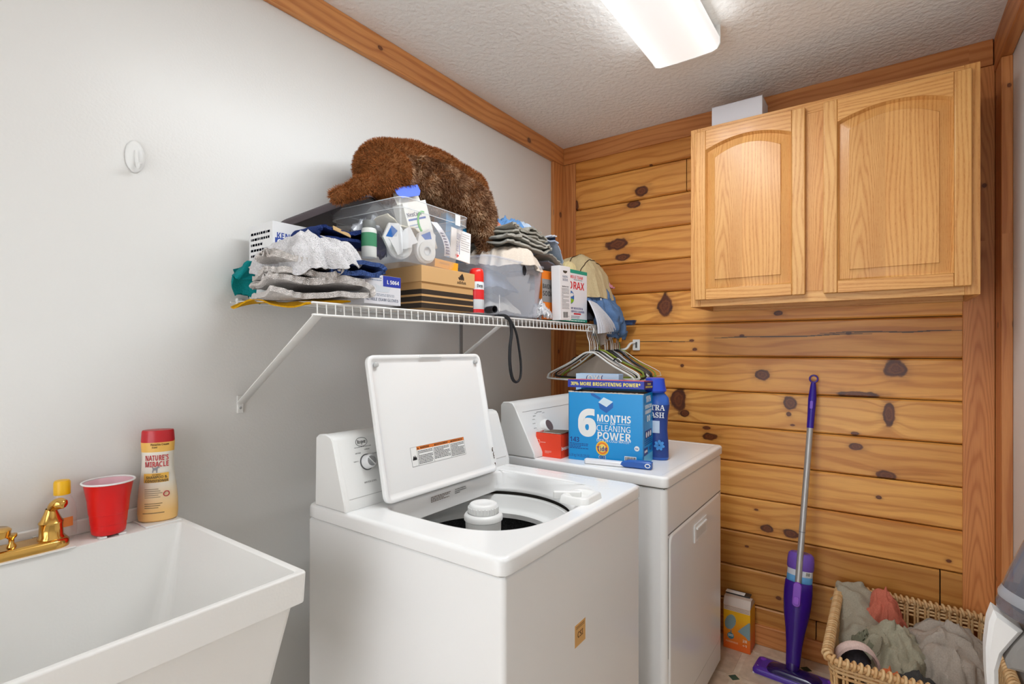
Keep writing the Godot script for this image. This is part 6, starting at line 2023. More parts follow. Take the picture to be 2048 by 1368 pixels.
# ---------------------------------------------------------------- on the sink
func build_sink_items() -> void:
	var gold := mat(hexc("dcae5e"), 0.16, 1.0)
	var o := Vector3(0.06, 0.903, 2.36)
	var t := thing("gold_faucet", "polished gold two-handle faucet on the sink ledge", "faucet", o)
	var sh := Transform3D(Basis(), -o)
	var b := mb(sh)
	b.grid([rr_loop(0.026, 0.092, 2.178, 2.55, 0.03, 0.903, 8), rr_loop(0.026, 0.092, 2.178, 2.55, 0.03, 0.915, 8), rr_loop(0.03, 0.088, 2.182, 2.546, 0.028, 0.92, 8), rr_loop(0.036, 0.082, 2.188, 2.54, 0.022, 0.921, 8)], true)
	cap(b, rr_loop(0.036, 0.082, 2.188, 2.54, 0.022, 0.921, 8), true)
	part(t, "base_plate", b.mesh(), gold)
	for z in [2.207, 2.52]:
		var h := part(t, "handle", mb(sh * pos(0.06, 0.92, z)).lathe([Vector2(0.0225, 0), Vector2(0.0225, 0.003), Vector2(0.02, 0.006), Vector2(0.0195, 0.03), Vector2(0.021, 0.034), Vector2(0.017, 0.04), Vector2(0.011, 0.055), Vector2(0.009, 0.062)], 28).mesh(), gold)
		part(h, "lever", mb(sh).tube(curve([Vector3(0.058, 0.972, z), Vector3(0.066, 0.986, z - 0.002), Vector3(0.077, 0.993, z - 0.009), Vector3(0.086, 0.99, z - 0.018)], 5), 0.008, 12, false, PackedFloat32Array([0.007, 0.0075, 0.008, 0.0085, 0.009, 0.0095, 0.0105, 0.011, 0.0115, 0.012, 0.0118, 0.0115, 0.011, 0.010, 0.009, 0.006])).mesh(), gold)
	part(t, "pull_knob", mb(sh * pos(0.06, 0.92, 2.268)).lathe([Vector2(0.008, 0), Vector2(0.0075, 0.004), Vector2(0.0045, 0.008), Vector2(0.0045, 0.016), Vector2(0.009, 0.021), Vector2(0.009, 0.026), Vector2(0, 0.0265)], 20).mesh(), gold)
	part(t, "spout", mb(sh).tube(curve([Vector3(0.06, 0.92, 2.36), Vector3(0.06, 0.985, 2.36), Vector3(0.085, 1.01, 2.36), Vector3(0.16, 0.995, 2.36), Vector3(0.2, 0.96, 2.36)], 6), 0.012, 14).mesh(), gold)
	part(t, "spout_collar", mb(sh * pos(0.062, 0.944, 2.296)).lathe([Vector2(0.02, 0), Vector2(0.026, 0.002), Vector2(0.028, 0.014), Vector2(0.024, 0.018), Vector2(0, 0.019)], 28).mesh(), gold)
	part(t, "collar_stem", mb(sh * pos(0.062, 0.92, 2.296)).lathe([Vector2(0.011, 0), Vector2(0.010, 0.025)], 18).mesh(), gold)
	# soap bottle
	t = thing("soap_bottle", "small clear bottle with yellow cap behind the gold faucet handle", "bottle", Vector3(0.0305, 0.9035, 2.182))
	part(t, "bottle_body", mb().lathe([Vector2(0, 0), Vector2(0.02, 0), Vector2(0.0245, 0.005), Vector2(0.026, 0.02), Vector2(0.026, 0.055), Vector2(0.0235, 0.075), Vector2(0.017, 0.09), Vector2(0.0125, 0.096), Vector2(0.012, 0.1)], 30, 0.68, 1.0).mesh(), clear_mat(Color(0.97, 0.96, 0.94), 0.12, 0.05))
	part(t, "yellow_cap", mb().lathe([Vector2(0.0145, 0.098), Vector2(0.0145, 0.124), Vector2(0.0125, 0.128), Vector2(0, 0.129)], 24).mesh(), mat(hexc("f2ba10"), 0.35))
	part(t, "orange_sticker", mb().lathe([Vector2(0.0264, 0.03), Vector2(0.0264, 0.05)], 10, 0.68, 1.0, -0.6, 0.3).mesh(), mat(hexc("e88a3c"), 0.5))
	# purple toothbrush behind the faucet
	t = thing("purple_toothbrush", "thin dark purple toothbrush lying behind the faucet base", "toothbrush", Vector3(0.019, 0.9075, 2.29))
	part(t, "brush_handle", mb().tube(PackedVector3Array([Vector3(0, 0, -0.085), Vector3(0.001, 0.001, -0.03), Vector3(0, 0, 0.03), Vector3(0, 0, 0.085)]), 0.0035, 8, false, PackedFloat32Array([0.0025, 0.003, 0.004, 0.004])).mesh(), mat(hexc("3a2a6a"), 0.4))
	part(t, "bristles", mb().bx(-0.003, 0.003, 0.002, 0.012, -0.085, -0.062, 0.001).mesh(), m_white_print)
	# red cup
	t = thing("red_cup", "red plastic party cup with white rim on the sink ledge", "cup", Vector3(0.062, 0.905, 2.108))
	part(t, "cup_wall", mb().lathe([Vector2(0, 0.004), Vector2(0.028, 0.004), Vector2(0.0285, 0.0), Vector2(0.031, 0.002), Vector2(0.0325, 0.012), Vector2(0.0325, 0.022), Vector2(0.0335, 0.0225), Vector2(0.0355, 0.045), Vector2(0.0365, 0.0455), Vector2(0.039, 0.075), Vector2(0.0455, 0.112), Vector2(0.0475, 0.114)], 44).mesh(), cup_red())
	part(t, "cup_lining", mb().lathe([Vector2(0.0467, 0.114), Vector2(0.0447, 0.112), Vector2(0.0382, 0.075), Vector2(0.0317, 0.022), Vector2(0.03, 0.007), Vector2(0, 0.006)], 44).mesh(), mat(hexc("e6b7c0"), 0.4))
	part(t, "rim", mb().tube(loop_xz(0.0478, 0.115, 44), 0.0021, 8, true).mesh(), m_white_print)
	part(t, "foot_ring", mb().bx(-0.012, 0.012, -0.0015, 0.0, -0.012, 0.012).mesh(), cup_red())
	for s in [-1, 1]:
		one("cup_spacer", "small white spacer block under the red cup, %s side" % ("faucet" if s > 0 else "shampoo"), "block", mb(pos(0.082, 0.9003, 2.108 + s * 0.018)).bx(-0.008, 0.008, 0, 0.004, -0.007, 0.007, 0.001).mesh(), white_plastic, Transform3D(), "blocks under the cup")
	# shampoo bottle
	t = thing("shampoo_bottle", "cream pet shampoo bottle with red cap on the sink corner", "bottle", Vector3(0.05, 0.9037, 2.006), 62)
	var prof := [Vector2(0, 0), Vector2(0.035, 0), Vector2(0.04, 0.004), Vector2(0.0415, 0.02), Vector2(0.041, 0.05), Vector2(0.038, 0.085), Vector2(0.0335, 0.12), Vector2(0.0325, 0.15), Vector2(0.0335, 0.178), Vector2(0.034, 0.192)]
	var sm := StandardMaterial3D.new()
	sm.roughness = 0.35
	# the bottle's own dye: cream above, apricot below
	var gt := GradientTexture2D.new()
	gt.gradient = Gradient.new()
	gt.gradient.set_color(0, hexc("f0c078"))
	gt.gradient.set_color(1, hexc("e9e2d4"))
	gt.gradient.set_offset(0, 0.12)
	gt.gradient.set_offset(1, 0.5)
	gt.fill_from = Vector2(0, 0)
	gt.fill_to = Vector2(0, 1)
	gt.width = 8
	gt.height = 128
	sm.albedo_texture = gt
	sm.uv1_scale = Vector3(1, 1.0 / 0.195, 1)
	part(t, "bottle_body", mb().lathe(prof, 40, 1.0, 0.6).mesh(), sm)
	part(t, "red_cap", mb().lathe([Vector2(0.0345, 0.189), Vector2(0.0345, 0.192), Vector2(0.033, 0.214), Vector2(0.0315, 0.217), Vector2(0, 0.218)], 40, 1.0, 0.62).mesh(), mat(hexc("c01822"), 0.3))
	part(t, "yellow_band", mb().lathe([Vector2(0.0334, 0.166), Vector2(0.0341, 0.178), Vector2(0.0346, 0.1905)], 40, 1.0, 0.605).mesh(), mat(hexc("f0bc5c"), 0.4))
	var wrap := func(x: float, y: float, r: float) -> Transform3D:
		return pos(x, y, sqrt(maxf(0.0, r * r - x * x)) * 0.6 + 0.0006)
	var dred := mat(hexc("c02a34"), 0.45)
	letter_wrap(t, "NATURE'S", 0.0125, 0.0, 0.152, 0.0333, dred, 0.046)
	letter_wrap(t, "MIRACLE", 0.0125, 0.0, 0.137, 0.0338, dred, 0.047)
	letter_wrap(t, "Pistachio Cream", 0.005, 0.006, 0.184, 0.0348, mat(hexc("6b4a20"), 0.5), 0.036)
	letter_wrap(t, "Scent", 0.004, -0.004, 0.1775, 0.0346, mat(hexc("6b4a20"), 0.5), 0.011)
	patch_wrap(t, "yellow_panel", -0.026, 0.024, 0.094, 0.116, 0.0364, mat(hexc("eeb950"), 0.45))
	letter_wrap(t, "OATMEAL", 0.0032, 0.0, 0.1125, 0.0366, mat(hexc("8a6426"), 0.5), 0.018)
	letter_wrap(t, "SHAMPOO &", 0.0062, 0.0, 0.1065, 0.037, mat(hexc("5a4a30"), 0.5), 0.042)
	letter_wrap(t, "CONDITIONER", 0.0062, 0.0, 0.098, 0.0377, mat(hexc("5a4a30"), 0.5), 0.046)
	# grey dog silhouette
	part(t, "dog_silhouette", mb(pos(-0.002, 0.124, 0.0212)).prism(PackedVector2Array([Vector2(-0.007, -0.006), Vector2(-0.0055, -0.006), Vector2(-0.0045, -0.001), Vector2(0.001, -0.001), Vector2(0.0015, -0.007), Vector2(0.003, -0.007), Vector2(0.0035, 0.0), Vector2(0.0045, 0.004), Vector2(0.0075, 0.0045), Vector2(0.0075, 0.0065), Vector2(0.004, 0.0085), Vector2(0.002, 0.0055), Vector2(-0.004, 0.0045), Vector2(-0.007, 0.0075), Vector2(-0.0075, 0.0065), Vector2(-0.0055, 0.003)]), -0.0004, 0.0004).mesh(), mat(hexc("8d8c90"), 0.5))
	for k in 5:
		patch_wrap(t, "small_print", -0.024, 0.004 + 0.004 * (k % 3), 0.078 - k * 0.0048, 0.0795 - k * 0.0048, 0.0402, mat(hexc("a08c70"), 0.5))
	for k in 3:
		patch_wrap(t, "small_print", -0.024, 0.012 - 0.004 * k, 0.044 - k * 0.005, 0.0456 - k * 0.005, 0.0416, mat(hexc("8a6f48"), 0.5))
	patch_wrap(t, "small_print", -0.028, 0.016, 0.0215, 0.0235, 0.0418, mat(hexc("8a6f48"), 0.5))
	part(t, "round_seal", mb(pos(0.02, 0.066, 0.0222, 26)).tube(PackedVector3Array(ring_pts(0.006, 0.006, 18, 0.0)), 0.0011, 5, true).mesh(), dred)

func cup_red() -> StandardMaterial3D:
	if mats.has("cup"):
		return mats["cup"]
	var m := StandardMaterial3D.new()
	m.albedo_color = hexc("ee1a1a")
	m.roughness = 0.3
	m.backlight_enabled = true
	m.backlight = Color(0.5, 0.05, 0.04)
	mats["cup"] = m
	return m

func loop_xz(r: float, y: float, n_: int) -> PackedVector3Array:
	var p := PackedVector3Array()
	for k in n_:
		p.push_back(Vector3(r * cos(TAU * k / n_), y, -r * sin(TAU * k / n_)))
	return p

# lettering bent round an oval bottle (radius r across, 0.6 r deep)
func letter_wrap(t: Node3D, s: String, h: float, x: float, y: float, r: float, m: Material, fit: float) -> void:
	var a := text_mesh(s, h, f_bold, fit, 0.0003)
	var tm: TextMesh = a[0]
	var arr := tm.get_mesh_arrays()
	var v: PackedVector3Array = arr[Mesh.ARRAY_VERTEX]
	for i in v.size():
		var px := clampf(v[i].x * a[1] + x, -r * 0.98, r * 0.98)
		v[i] = Vector3(px, v[i].y + y, sqrt(r * r - px * px) * 0.6 + v[i].z + 0.0005)
	arr[Mesh.ARRAY_VERTEX] = v
	var am := ArrayMesh.new()
	am.add_surface_from_arrays(Mesh.PRIMITIVE_TRIANGLES, arr)
	part(t, "lettering", am, m)

func patch_wrap(t: Node3D, called: String, x0: float, x1: float, y0: float, y1: float, r: float, m: Material) -> void:
	var rows := []
	for i in 2:
		var row := PackedVector3Array()
		for j in 9:
			var x := lerpf(x0, x1, j / 8.0)
			row.push_back(Vector3(x, y0 if i == 0 else y1, sqrt(r * r - x * x) * 0.6 + 0.0004))
		rows.append(row)
	part(t, called, MB.new().sheet(rows, 0.0004).mesh(), m)

# ---------------------------------------------------------------- mop
func build_mop() -> void:
	var J := Vector3(1.178, 0.03, 0.192)
	var T := Vector3(1.236, 1.185, 0.025)
	var t := thing("spray_mop", "purple spray mop with silver pole leaning on the pine wall", "mop", Vector3(J.x, 0, J.z))
	var o := Vector3(J.x, 0, J.z)
	var ax := (T - J).normalized()
	var side := Vector3(1, 0, 0)
	side = (side - ax * side.dot(ax)).normalized()
	var fx := Transform3D(Basis(side, ax, side.cross(ax)), J - o)
	var L := (T - J).length()
	var purple := mat(hexc("34127c"), 0.22)
	var violet := mat(hexc("7a35b8"), 0.3)
	# head
	var hx := pos(0.008, 0, 0.005, -4)
	var b := mb(hx)
	b.grid([rr_loop(-0.145, 0.145, -0.058, 0.058, 0.02, 0.004, 6), rr_loop(-0.145, 0.145, -0.058, 0.058, 0.02, 0.014, 6), rr_loop(-0.14, 0.14, -0.053, 0.053, 0.018, 0.022, 6), rr_loop(-0.12, 0.12, -0.035, 0.035, 0.015, 0.026, 6)], true)
	cap(b, rr_loop(-0.12, 0.12, -0.035, 0.035, 0.015, 0.026, 6), true)
	cap(b, rr_loop(-0.145, 0.145, -0.058, 0.058, 0.02, 0.004, 6), false)
	var hd := part(t, "mop_head", b.mesh(), mat(hexc("4a2796"), 0.3))
	part(hd, "cleaning_pad", mb(hx).bx(-0.142, 0.142, 0.0, 0.005, -0.055, 0.055, 0.002).mesh(), mat(hexc("d8d5e0"), 0.9))
	part(hd, "dark_cover", mb(hx).grid([rr_loop(-0.1, 0.1, -0.03, 0.05, 0.028, 0.022, 6), rr_loop(-0.09, 0.09, -0.025, 0.045, 0.025, 0.034, 6), rr_loop(-0.05, 0.05, -0.018, 0.03, 0.02, 0.041, 6), rr_loop(-0.012, 0.012, -0.01, 0.01, 0.006, 0.043, 6)], true).mesh(), mat(hexc("1f0f4a"), 0.15))
	for s in [-1, 1]:
		part(hd, "pad_gripper", mb(hx * pos(s * 0.12, 0.024, -0.028)).lathe([Vector2(0.011, 0), Vector2(0.01, 0.003), Vector2(0, 0.004)], 16).mesh(), violet)
		small_print(hd, -0.012, 0.012, -0.003, 0.003, 0.0, 1, m_white_print, hx * pos(s * 0.118, 0.0245, 0.03, 0, -90), 3)
	part(t, "swivel_joint", mb(fx).lathe([Vector2(0.018, -0.012), Vector2(0.022, 0.0), Vector2(0.024, 0.02), Vector2(0.02, 0.035)], 20).mesh(), mat(hexc("2a1060"), 0.3))
	# tapered shell
	var bd := part(t, "body_shell", mb(fx).lathe([Vector2(0.024, 0.015), Vector2(0.026, 0.04), Vector2(0.029, 0.10), Vector2(0.036, 0.16), Vector2(0.046, 0.22), Vector2(0.0505, 0.27), Vector2(0.0515, 0.31), Vector2(0.0495, 0.345), Vector2(0.047, 0.35), Vector2(0.044, 0.345)], 40, 1.0, 0.75).mesh(), purple)
	part(bd, "release_button", mb(fx * pos(0.0, 0.305, 0.036)).prism(round_rect(0.03, 0.095, 0.014, 6), -0.006, 0.004, 0.002).mesh(), violet)
	part(bd, "button_grip", mb(fx * pos(0.0, 0.283, 0.041)).prism(round_rect(0.02, 0.03, 0.009, 5), -0.002, 0.002, 0.001).mesh(), mat(hexc("8c48c8"), 0.3))
	# refill bottle
	var bx := fx * pos(0.0, 0.0, -0.014)
	var bo := part(t, "refill_bottle", mb(bx).lathe([Vector2(0.042, 0.30), Vector2(0.046, 0.34), Vector2(0.046, 0.40)], 32, 1.0, 0.72).mesh(), mat(hexc("c9ccd4"), 0.35))
	part(bo, "blue_label", mb(bx).lathe([Vector2(0.0464, 0.345), Vector2(0.0464, 0.372)], 32, 1.0, 0.72).mesh(), mat(hexc("5f9fd0"), 0.4))
	part(bo, "lavender_base", mb(bx).lathe([Vector2(0.0466, 0.395), Vector2(0.049, 0.402), Vector2(0.049, 0.43), Vector2(0.046, 0.452), Vector2(0.038, 0.46), Vector2(0.02, 0.458), Vector2(0, 0.456)], 32, 1.0, 0.72).mesh(), mat(hexc("6a4aa8"), 0.35))
	barcode(bo, -0.012, 0.012, 0.377, 0.394, 0.0, bx * pos(0.032, 0, 0.0245, 40))
	# pole
	part(t, "pole", mb(fx).tube(PackedVector3Array([Vector3(0, 0.335, 0.022), Vector3(0, 0.55, 0.014), Vector3(0, L - 0.19, 0)]), 0.0118, 20).mesh(), mat(hexc("b4b2b0"), 0.35, 0.55))
	part(t, "pole_joint", mb(fx * pos(0, 0.546, 0.0142)).lathe([Vector2(0.0122, 0), Vector2(0.0122, 0.003)], 20).mesh(), mat(hexc("77757a"), 0.5))
	var gp := part(t, "grip", mb(fx).tube(PackedVector3Array([Vector3(0, L - 0.2, 0), Vector3(0, L - 0.15, 0), Vector3(0, L - 0.08, 0), Vector3(0, L - 0.03, 0), Vector3(0, L - 0.012, 0)]), 0.013, 20, false, PackedFloat32Array([0.0132, 0.0135, 0.0155, 0.0115, 0.009])).mesh(), mat(hexc("2c1190"), 0.3))
	part(gp, "spray_trigger", mb(fx * pos(0, L - 0.105, 0.0145)).prism(round_rect(0.012, 0.034, 0.0055, 5), -0.003, 0.003, 0.001).mesh(), mat(hexc("6a3cc0"), 0.3))
	var rp := PackedVector3Array()
	for k in 24:
		rp.push_back(Vector3(0.0145 * cos(TAU * k / 24), L + 0.005 + 0.0145 * sin(TAU * k / 24), 0))
	part(gp, "hanging_ring", mb(fx).tube(rp, 0.0036, 8, true).mesh(), mat(hexc("40208c"), 0.3))

# ---------------------------------------------------------------- duster refill box
func build_duster_box() -> void:
	var t := thing("duster_refill_box", "orange and yellow duster refill box on the floor by the dryer", "box", Vector3(0.953, 0.0, 0.0655))
	var gt := GradientTexture2D.new()
	gt.gradient = Gradient.new()
	gt.gradient.set_color(0, hexc("e8661c"))
	gt.gradient.set_color(1, hexc("f0b410"))
	gt.gradient.set_offset(0, 0.1)
	gt.gradient.set_offset(1, 0.75)
	gt.fill_from = Vector2(0, 0)
	gt.fill_to = Vector2(0, 1)
	gt.width = 8
	gt.height = 64
	var m := StandardMaterial3D.new()
	m.albedo_texture = gt
	m.roughness = 0.45
	m.uv1_scale = Vector3(1, 1.0 / 0.19, 1)
	m.resource_name = "printed_card"
	part(t, "carton_body", mb().bx(-0.055, 0.055, 0, 0.19, -0.05, 0.05, 0.001).mesh(), m)
	var D := 0.0502
	# sloping top with striped lining
	part(t, "top_flap", mb().prism(PackedVector2Array([Vector2(-0.05, 0.19), Vector2(0.05, 0.19), Vector2(0.0, 0.222), Vector2(-0.035, 0.222)]), -0.055, 0.055).mesh(), mat(hexc("cdbdb0"), 0.6), Transform3D(Basis(Vector3.UP, PI / 2), Vector3.ZERO))
	part(t, "black_label", mb(pos(-0.005, 0.222, -0.012)).bx(-0.05, 0.05, 0, 0.006, -0.018, 0.02, 0.001).mesh(), mat(hexc("2a2422"), 0.4))
	part(t, "white_label", mb(pos(-0.018, 0.2285, -0.008)).bx(-0.038, 0.04, -0.0005, 0.0006, -0.012, 0.016).mesh(), m_white_print)
	for k in 3:
		print_rect(t, "brown_line", -0.052, 0.05, 0.172 + k * 0.006, 0.1735 + k * 0.006, D, mat(hexc("8a5a3c"), 0.6))
	print_rect(t, "pale_panel", -0.054, 0.054, 0.168, 0.1895, D - 0.0002, mat(hexc("d8c6b6"), 0.6))
	# dusters
	var rg := RandomNumberGenerator.new()
	rg.seed = 12
	var fl := PackedVector2Array()
	for k in 44:
		var a := TAU * k / 44
		var r := 1.0 + (0.08 if k % 2 else -0.05) + rg.randf_range(-0.03, 0.03)
		var p := Vector2(cos(a) * 0.021 * r, sin(a) * 0.034 * r).rotated(-0.35)
		fl.push_back(p + Vector2(-0.026, 0.118))
	var dm := StandardMaterial3D.new()
	dm.albedo_color = hexc("8fa8aa")
	dm.albedo_texture = cloth_tone
	dm.uv1_triplanar = true
	dm.uv1_scale = Vector3(40, 40, 40)
	part(t, "duster_picture", mb().prism(fl, D - 0.0003, D + 0.0004).mesh(), dm)
	part(t, "duster_picture", mb().prism(PackedVector2Array([Vector2(0.004, 0.085), Vector2(0.022, 0.106), Vector2(0.05, 0.135), Vector2(0.0545, 0.133), Vector2(0.0545, 0.062), Vector2(0.047, 0.058), Vector2(0.036, 0.07)]), D - 0.0003, D + 0.0004).mesh(), dm)
	part(t, "teal_tag", mb().prism(ellipse(0.014, 0.014, 20, -0.025, 0.058), D - 0.0002, D + 0.0006).prism(PackedVector2Array([Vector2(-0.026, 0.07), Vector2(-0.021, 0.07), Vector2(-0.022, 0.084), Vector2(-0.025, 0.084)]), D - 0.0002, D + 0.0006).mesh(), mat(hexc("3f7484"), 0.5))
	small_print(t, -0.035, -0.014, 0.05, 0.066, D + 0.0007, 3, m_white_print, Transform3D(), 3)
	letter(t, "28", 0.011, pos(0.033, 0.05, D + 0.0002), mat(hexc("f6dcc0"), 0.5), null, 0.018)
	letter(t, "+1", 0.009, pos(0.033, 0.03, D + 0.0002), mat(hexc("f6dcc0"), 0.5), null, 0.016)
	small_print(t, -0.045, 0.005, 0.028, 0.036, D, 2, mat(hexc("f3c8a0"), 0.5), Transform3D(), 5)

# ---------------------------------------------------------------- wicker basket with clothes
func build_basket() -> void:
	var o := Vector3(1.555, 0, 0.335)
	var t := thing("wicker_basket", "rectangular wicker laundry basket full of clothes by the mop", "basket", o)
	var wm := StandardMaterial3D.new()
	wm.albedo_color = hexc("dcae76")
	wm.roughness = 0.5
	wm.albedo_texture = cloth_tone
	wm.uv1_triplanar = true
	wm.uv1_scale = Vector3(6, 6, 6)
	var wm2 := wm.duplicate()
	wm2.albedo_color = hexc("e8c08a")
	var hx := 0.222
	var hz := 0.305
	var HT := 0.352
	var tp := 0.03
	part(t, "basket_floor", mb().bx(-hx + tp, hx - tp, 0.0, 0.012, -hz + tp, hz - tp, 0.003).mesh(), wm)
	var ring := func(y: float, g := 0.0) -> PackedVector3Array:
		var e := tp * (1.0 - y / HT) - g
		return rr_loop(-hx + e, hx - e, -hz + e, hz - e, 0.035, y, 5)
	for k in 9:
		var y := 0.015 + k * 0.036
		part(t, "weaver", mb().tube(ring.call(y), 0.0045, 6, true).mesh(), wm)
	for y in [0.318, 0.33, 0.342]:
		part(t, "weaver", mb().tube(ring.call(y), 0.0048, 6, true).mesh(), wm2)
	part(t, "rim_core", mb().tube(ring.call(HT, 0.003), 0.0085, 8, true).mesh(), wm)
	# paired upright stakes, and wraps round the rim, following the outline
	var loop: PackedVector3Array = ring.call(HT)
	var per := 0.0
	var seg := PackedFloat32Array()
	for i in loop.size():
		per += loop[i].distance_to(loop[(i + 1) % loop.size()])
		seg.push_back(per)
	var at_len := func(s: float) -> Array:
		s = fposmod(s, per)
		var i := seg.bsearch(s)
		i = mini(i, loop.size() - 1)
		var a := loop[i]
		var b := loop[(i + 1) % loop.size()]
		var s0 := seg[i - 1] if i > 0 else 0.0
		var u := (s - s0) / maxf(1e-5, seg[i] - s0)
		return [a.lerp(b, u), (b - a).normalized()]
	var n_st := 66
	var stake := mb().tube(PackedVector3Array([Vector3(0, 0.005, 0.03), Vector3(0, 0.12, 0.022), Vector3(0, 0.24, 0.012), Vector3(0, HT, 0.002)]), 0.0042, 6).mesh()
	for k in n_st:
		for h in 2:
			var q: Array = at_len.call((k + h * 0.3) * per / n_st)
			var d: Vector3 = q[1]
			var inw := Vector3.UP.cross(d).normalized()
			var p: Vector3 = q[0]
			part(t, "stake", stake, wm if h else wm2, Transform3D(Basis(d, Vector3.UP, d.cross(Vector3.UP).normalized() * (1.0 if d.cross(Vector3.UP).dot(-p) > 0 else -1.0)) if false else Basis(-inw.cross(Vector3.UP), Vector3.UP, inw), Vector3(p.x, 0, p.z)))
	var wl := PackedVector3Array()
	for k in 12:
		var a := TAU * k / 12
		wl.push_back(Vector3(0.004 * sin(a + 0.8), 0.0125 * cos(a), 0.0125 * sin(a)))
	var wrap := mb().tube(wl, 0.0048, 6, true).mesh()
	var n_w := 116
	for k in n_w:
		var q: Array = at_len.call(k * per / n_w)
		var d: Vector3 = q[1]
		part(t, "rim_wrap", wrap, wm2 if k % 3 else wm, Transform3D(Basis(d, Vector3.UP, d.cross(Vector3.UP)), Vector3(q[0].x, HT, q[0].z) + d.cross(Vector3.UP) * 0.003))
	# the clothes
	var gp := "clothes in the wicker basket"
	one("grey_green_shirt", "grey-green shirt hanging over the far basket corner nearest the mop", "shirt", drape_corner(), cloth(hexc("aca593")), Transform3D(), gp)
	one("coral_shirt", "coral red shirt bunched at the back of the basket", "shirt", heap(0.075, 0.075, 0.115, pos(1.475, 0.275, 0.14), 61, 0.04, 11.0, 34, 0.03), cloth(hexc("cf745e")), Transform3D(), gp)
	one("taupe_trousers", "large taupe trousers lying across the basket near vacuum", "trousers", heap(0.13, 0.20, 0.1, pos(1.655, 0.265, 0.26), 62, 0.045, 7.0, 44, 0.05, 0.6, 1.5), cloth(hexc("b5a99c")), Transform3D(), gp)
	one("olive_shirt", "olive grey shirt in the middle of the basket", "shirt", heap(0.115, 0.16, 0.105, pos(1.50, 0.25, 0.345), 63, 0.045, 8.0, 42, 0.04, 1.4, 0.7), cloth(hexc("aaa38d")), Transform3D(), gp)
	one("dark_green_cloth", "dark olive wrinkled cloth beside the pink-edged slipper", "cloth", heap(0.07, 0.1, 0.06, pos(1.43, 0.255, 0.35), 64, 0.035, 14.0, 30, 0.02), cloth(hexc("85836d")), Transform3D(), gp)
	one("charcoal_cloth", "charcoal cloth at the front edge of the basket", "cloth", heap(0.08, 0.07, 0.06, pos(1.56, 0.255, 0.52), 65, 0.025, 10.0, 28, 0.02), cloth(hexc("4c4a48")), Transform3D(), gp)
	one("orange_cloth", "small bright orange cloth at the front rim of the basket", "cloth", heap(0.045, 0.04, 0.06, pos(1.49, 0.265, 0.555), 66, 0.02, 12.0, 20), cloth(hexc("dd7a4c")), Transform3D(), gp)
	one("brown_cloth", "brown grey cloth heap at the bottom of the basket", "clothes", heap(0.18, 0.25, 0.14, pos(1.555, 0.12, 0.33), 67, 0.02, 8.0, 30), cloth(hexc("6b635a")), Transform3D(), gp)
	var sl := thing("pink_slipper", "pale pink slipper with dark grey inside in the basket corner", "slipper", Vector3(1.405, 0.285, 0.50), 20)
	var band := []
	for i in 15:
		var a := PI * i / 14.0
		var row := PackedVector3Array()
		for j in 7:
			var v := j / 6.0
			row.push_back(Vector3(-0.055 * cos(a) * (1.0 + 0.05 * v), 0.062 * sin(a) + 0.004 * sin(v * 6.0), -0.03 + 0.035 * v + 0.01 * sin(a)))
		band.append(row)
	part(sl, "slipper_band", MB.new().sheet(band, -0.008).mesh(), cloth(hexc("eacfc6")))
	part(sl, "slipper_inside", heap(0.05, 0.05, 0.045, pos(0, 0.0, -0.035), 68, 0.006, 8.0, 18), cloth(hexc("45444a")))

func drape_corner() -> ArrayMesh:
	# a sleeve over the rim at the far left corner, then down along the side into the basket
	var path := curve([Vector3(1.348, 0.33, 0.035), Vector3(1.352, 0.372, 0.06), Vector3(1.375, 0.372, 0.085), Vector3(1.395, 0.345, 0.14), Vector3(1.405, 0.315, 0.215), Vector3(1.41, 0.298, 0.30), Vector3(1.42, 0.28, 0.38)], 7)
	var f := nz(12.0, 71, 2)
	var rows := []
	for i in path.size():
		var u := float(i) / (path.size() - 1)
		var row := PackedVector3Array()
		var wd := lerpf(0.05, 0.085, smoothstep(0.0, 0.6, u))
		for j in 25:
			var v := j / 24.0
			var a := PI * v
			var p := path[i] + Vector3(-cos(a) * wd * 0.75, (sin(a) - 0.6) * 0.045, cos(a) * wd * (0.5 - u * 0.2))
			p += Vector3(f.get_noise_3d(p.x, p.y, p.z), f.get_noise_3d(p.z, p.x, p.y) * 1.3, f.get_noise_3d(p.y, p.z, p.x)) * 0.016
			row.push_back(p)
		rows.append(row)
	var b := MB.new()
	b.sheet(rows, 0.004)
	return b.mesh()

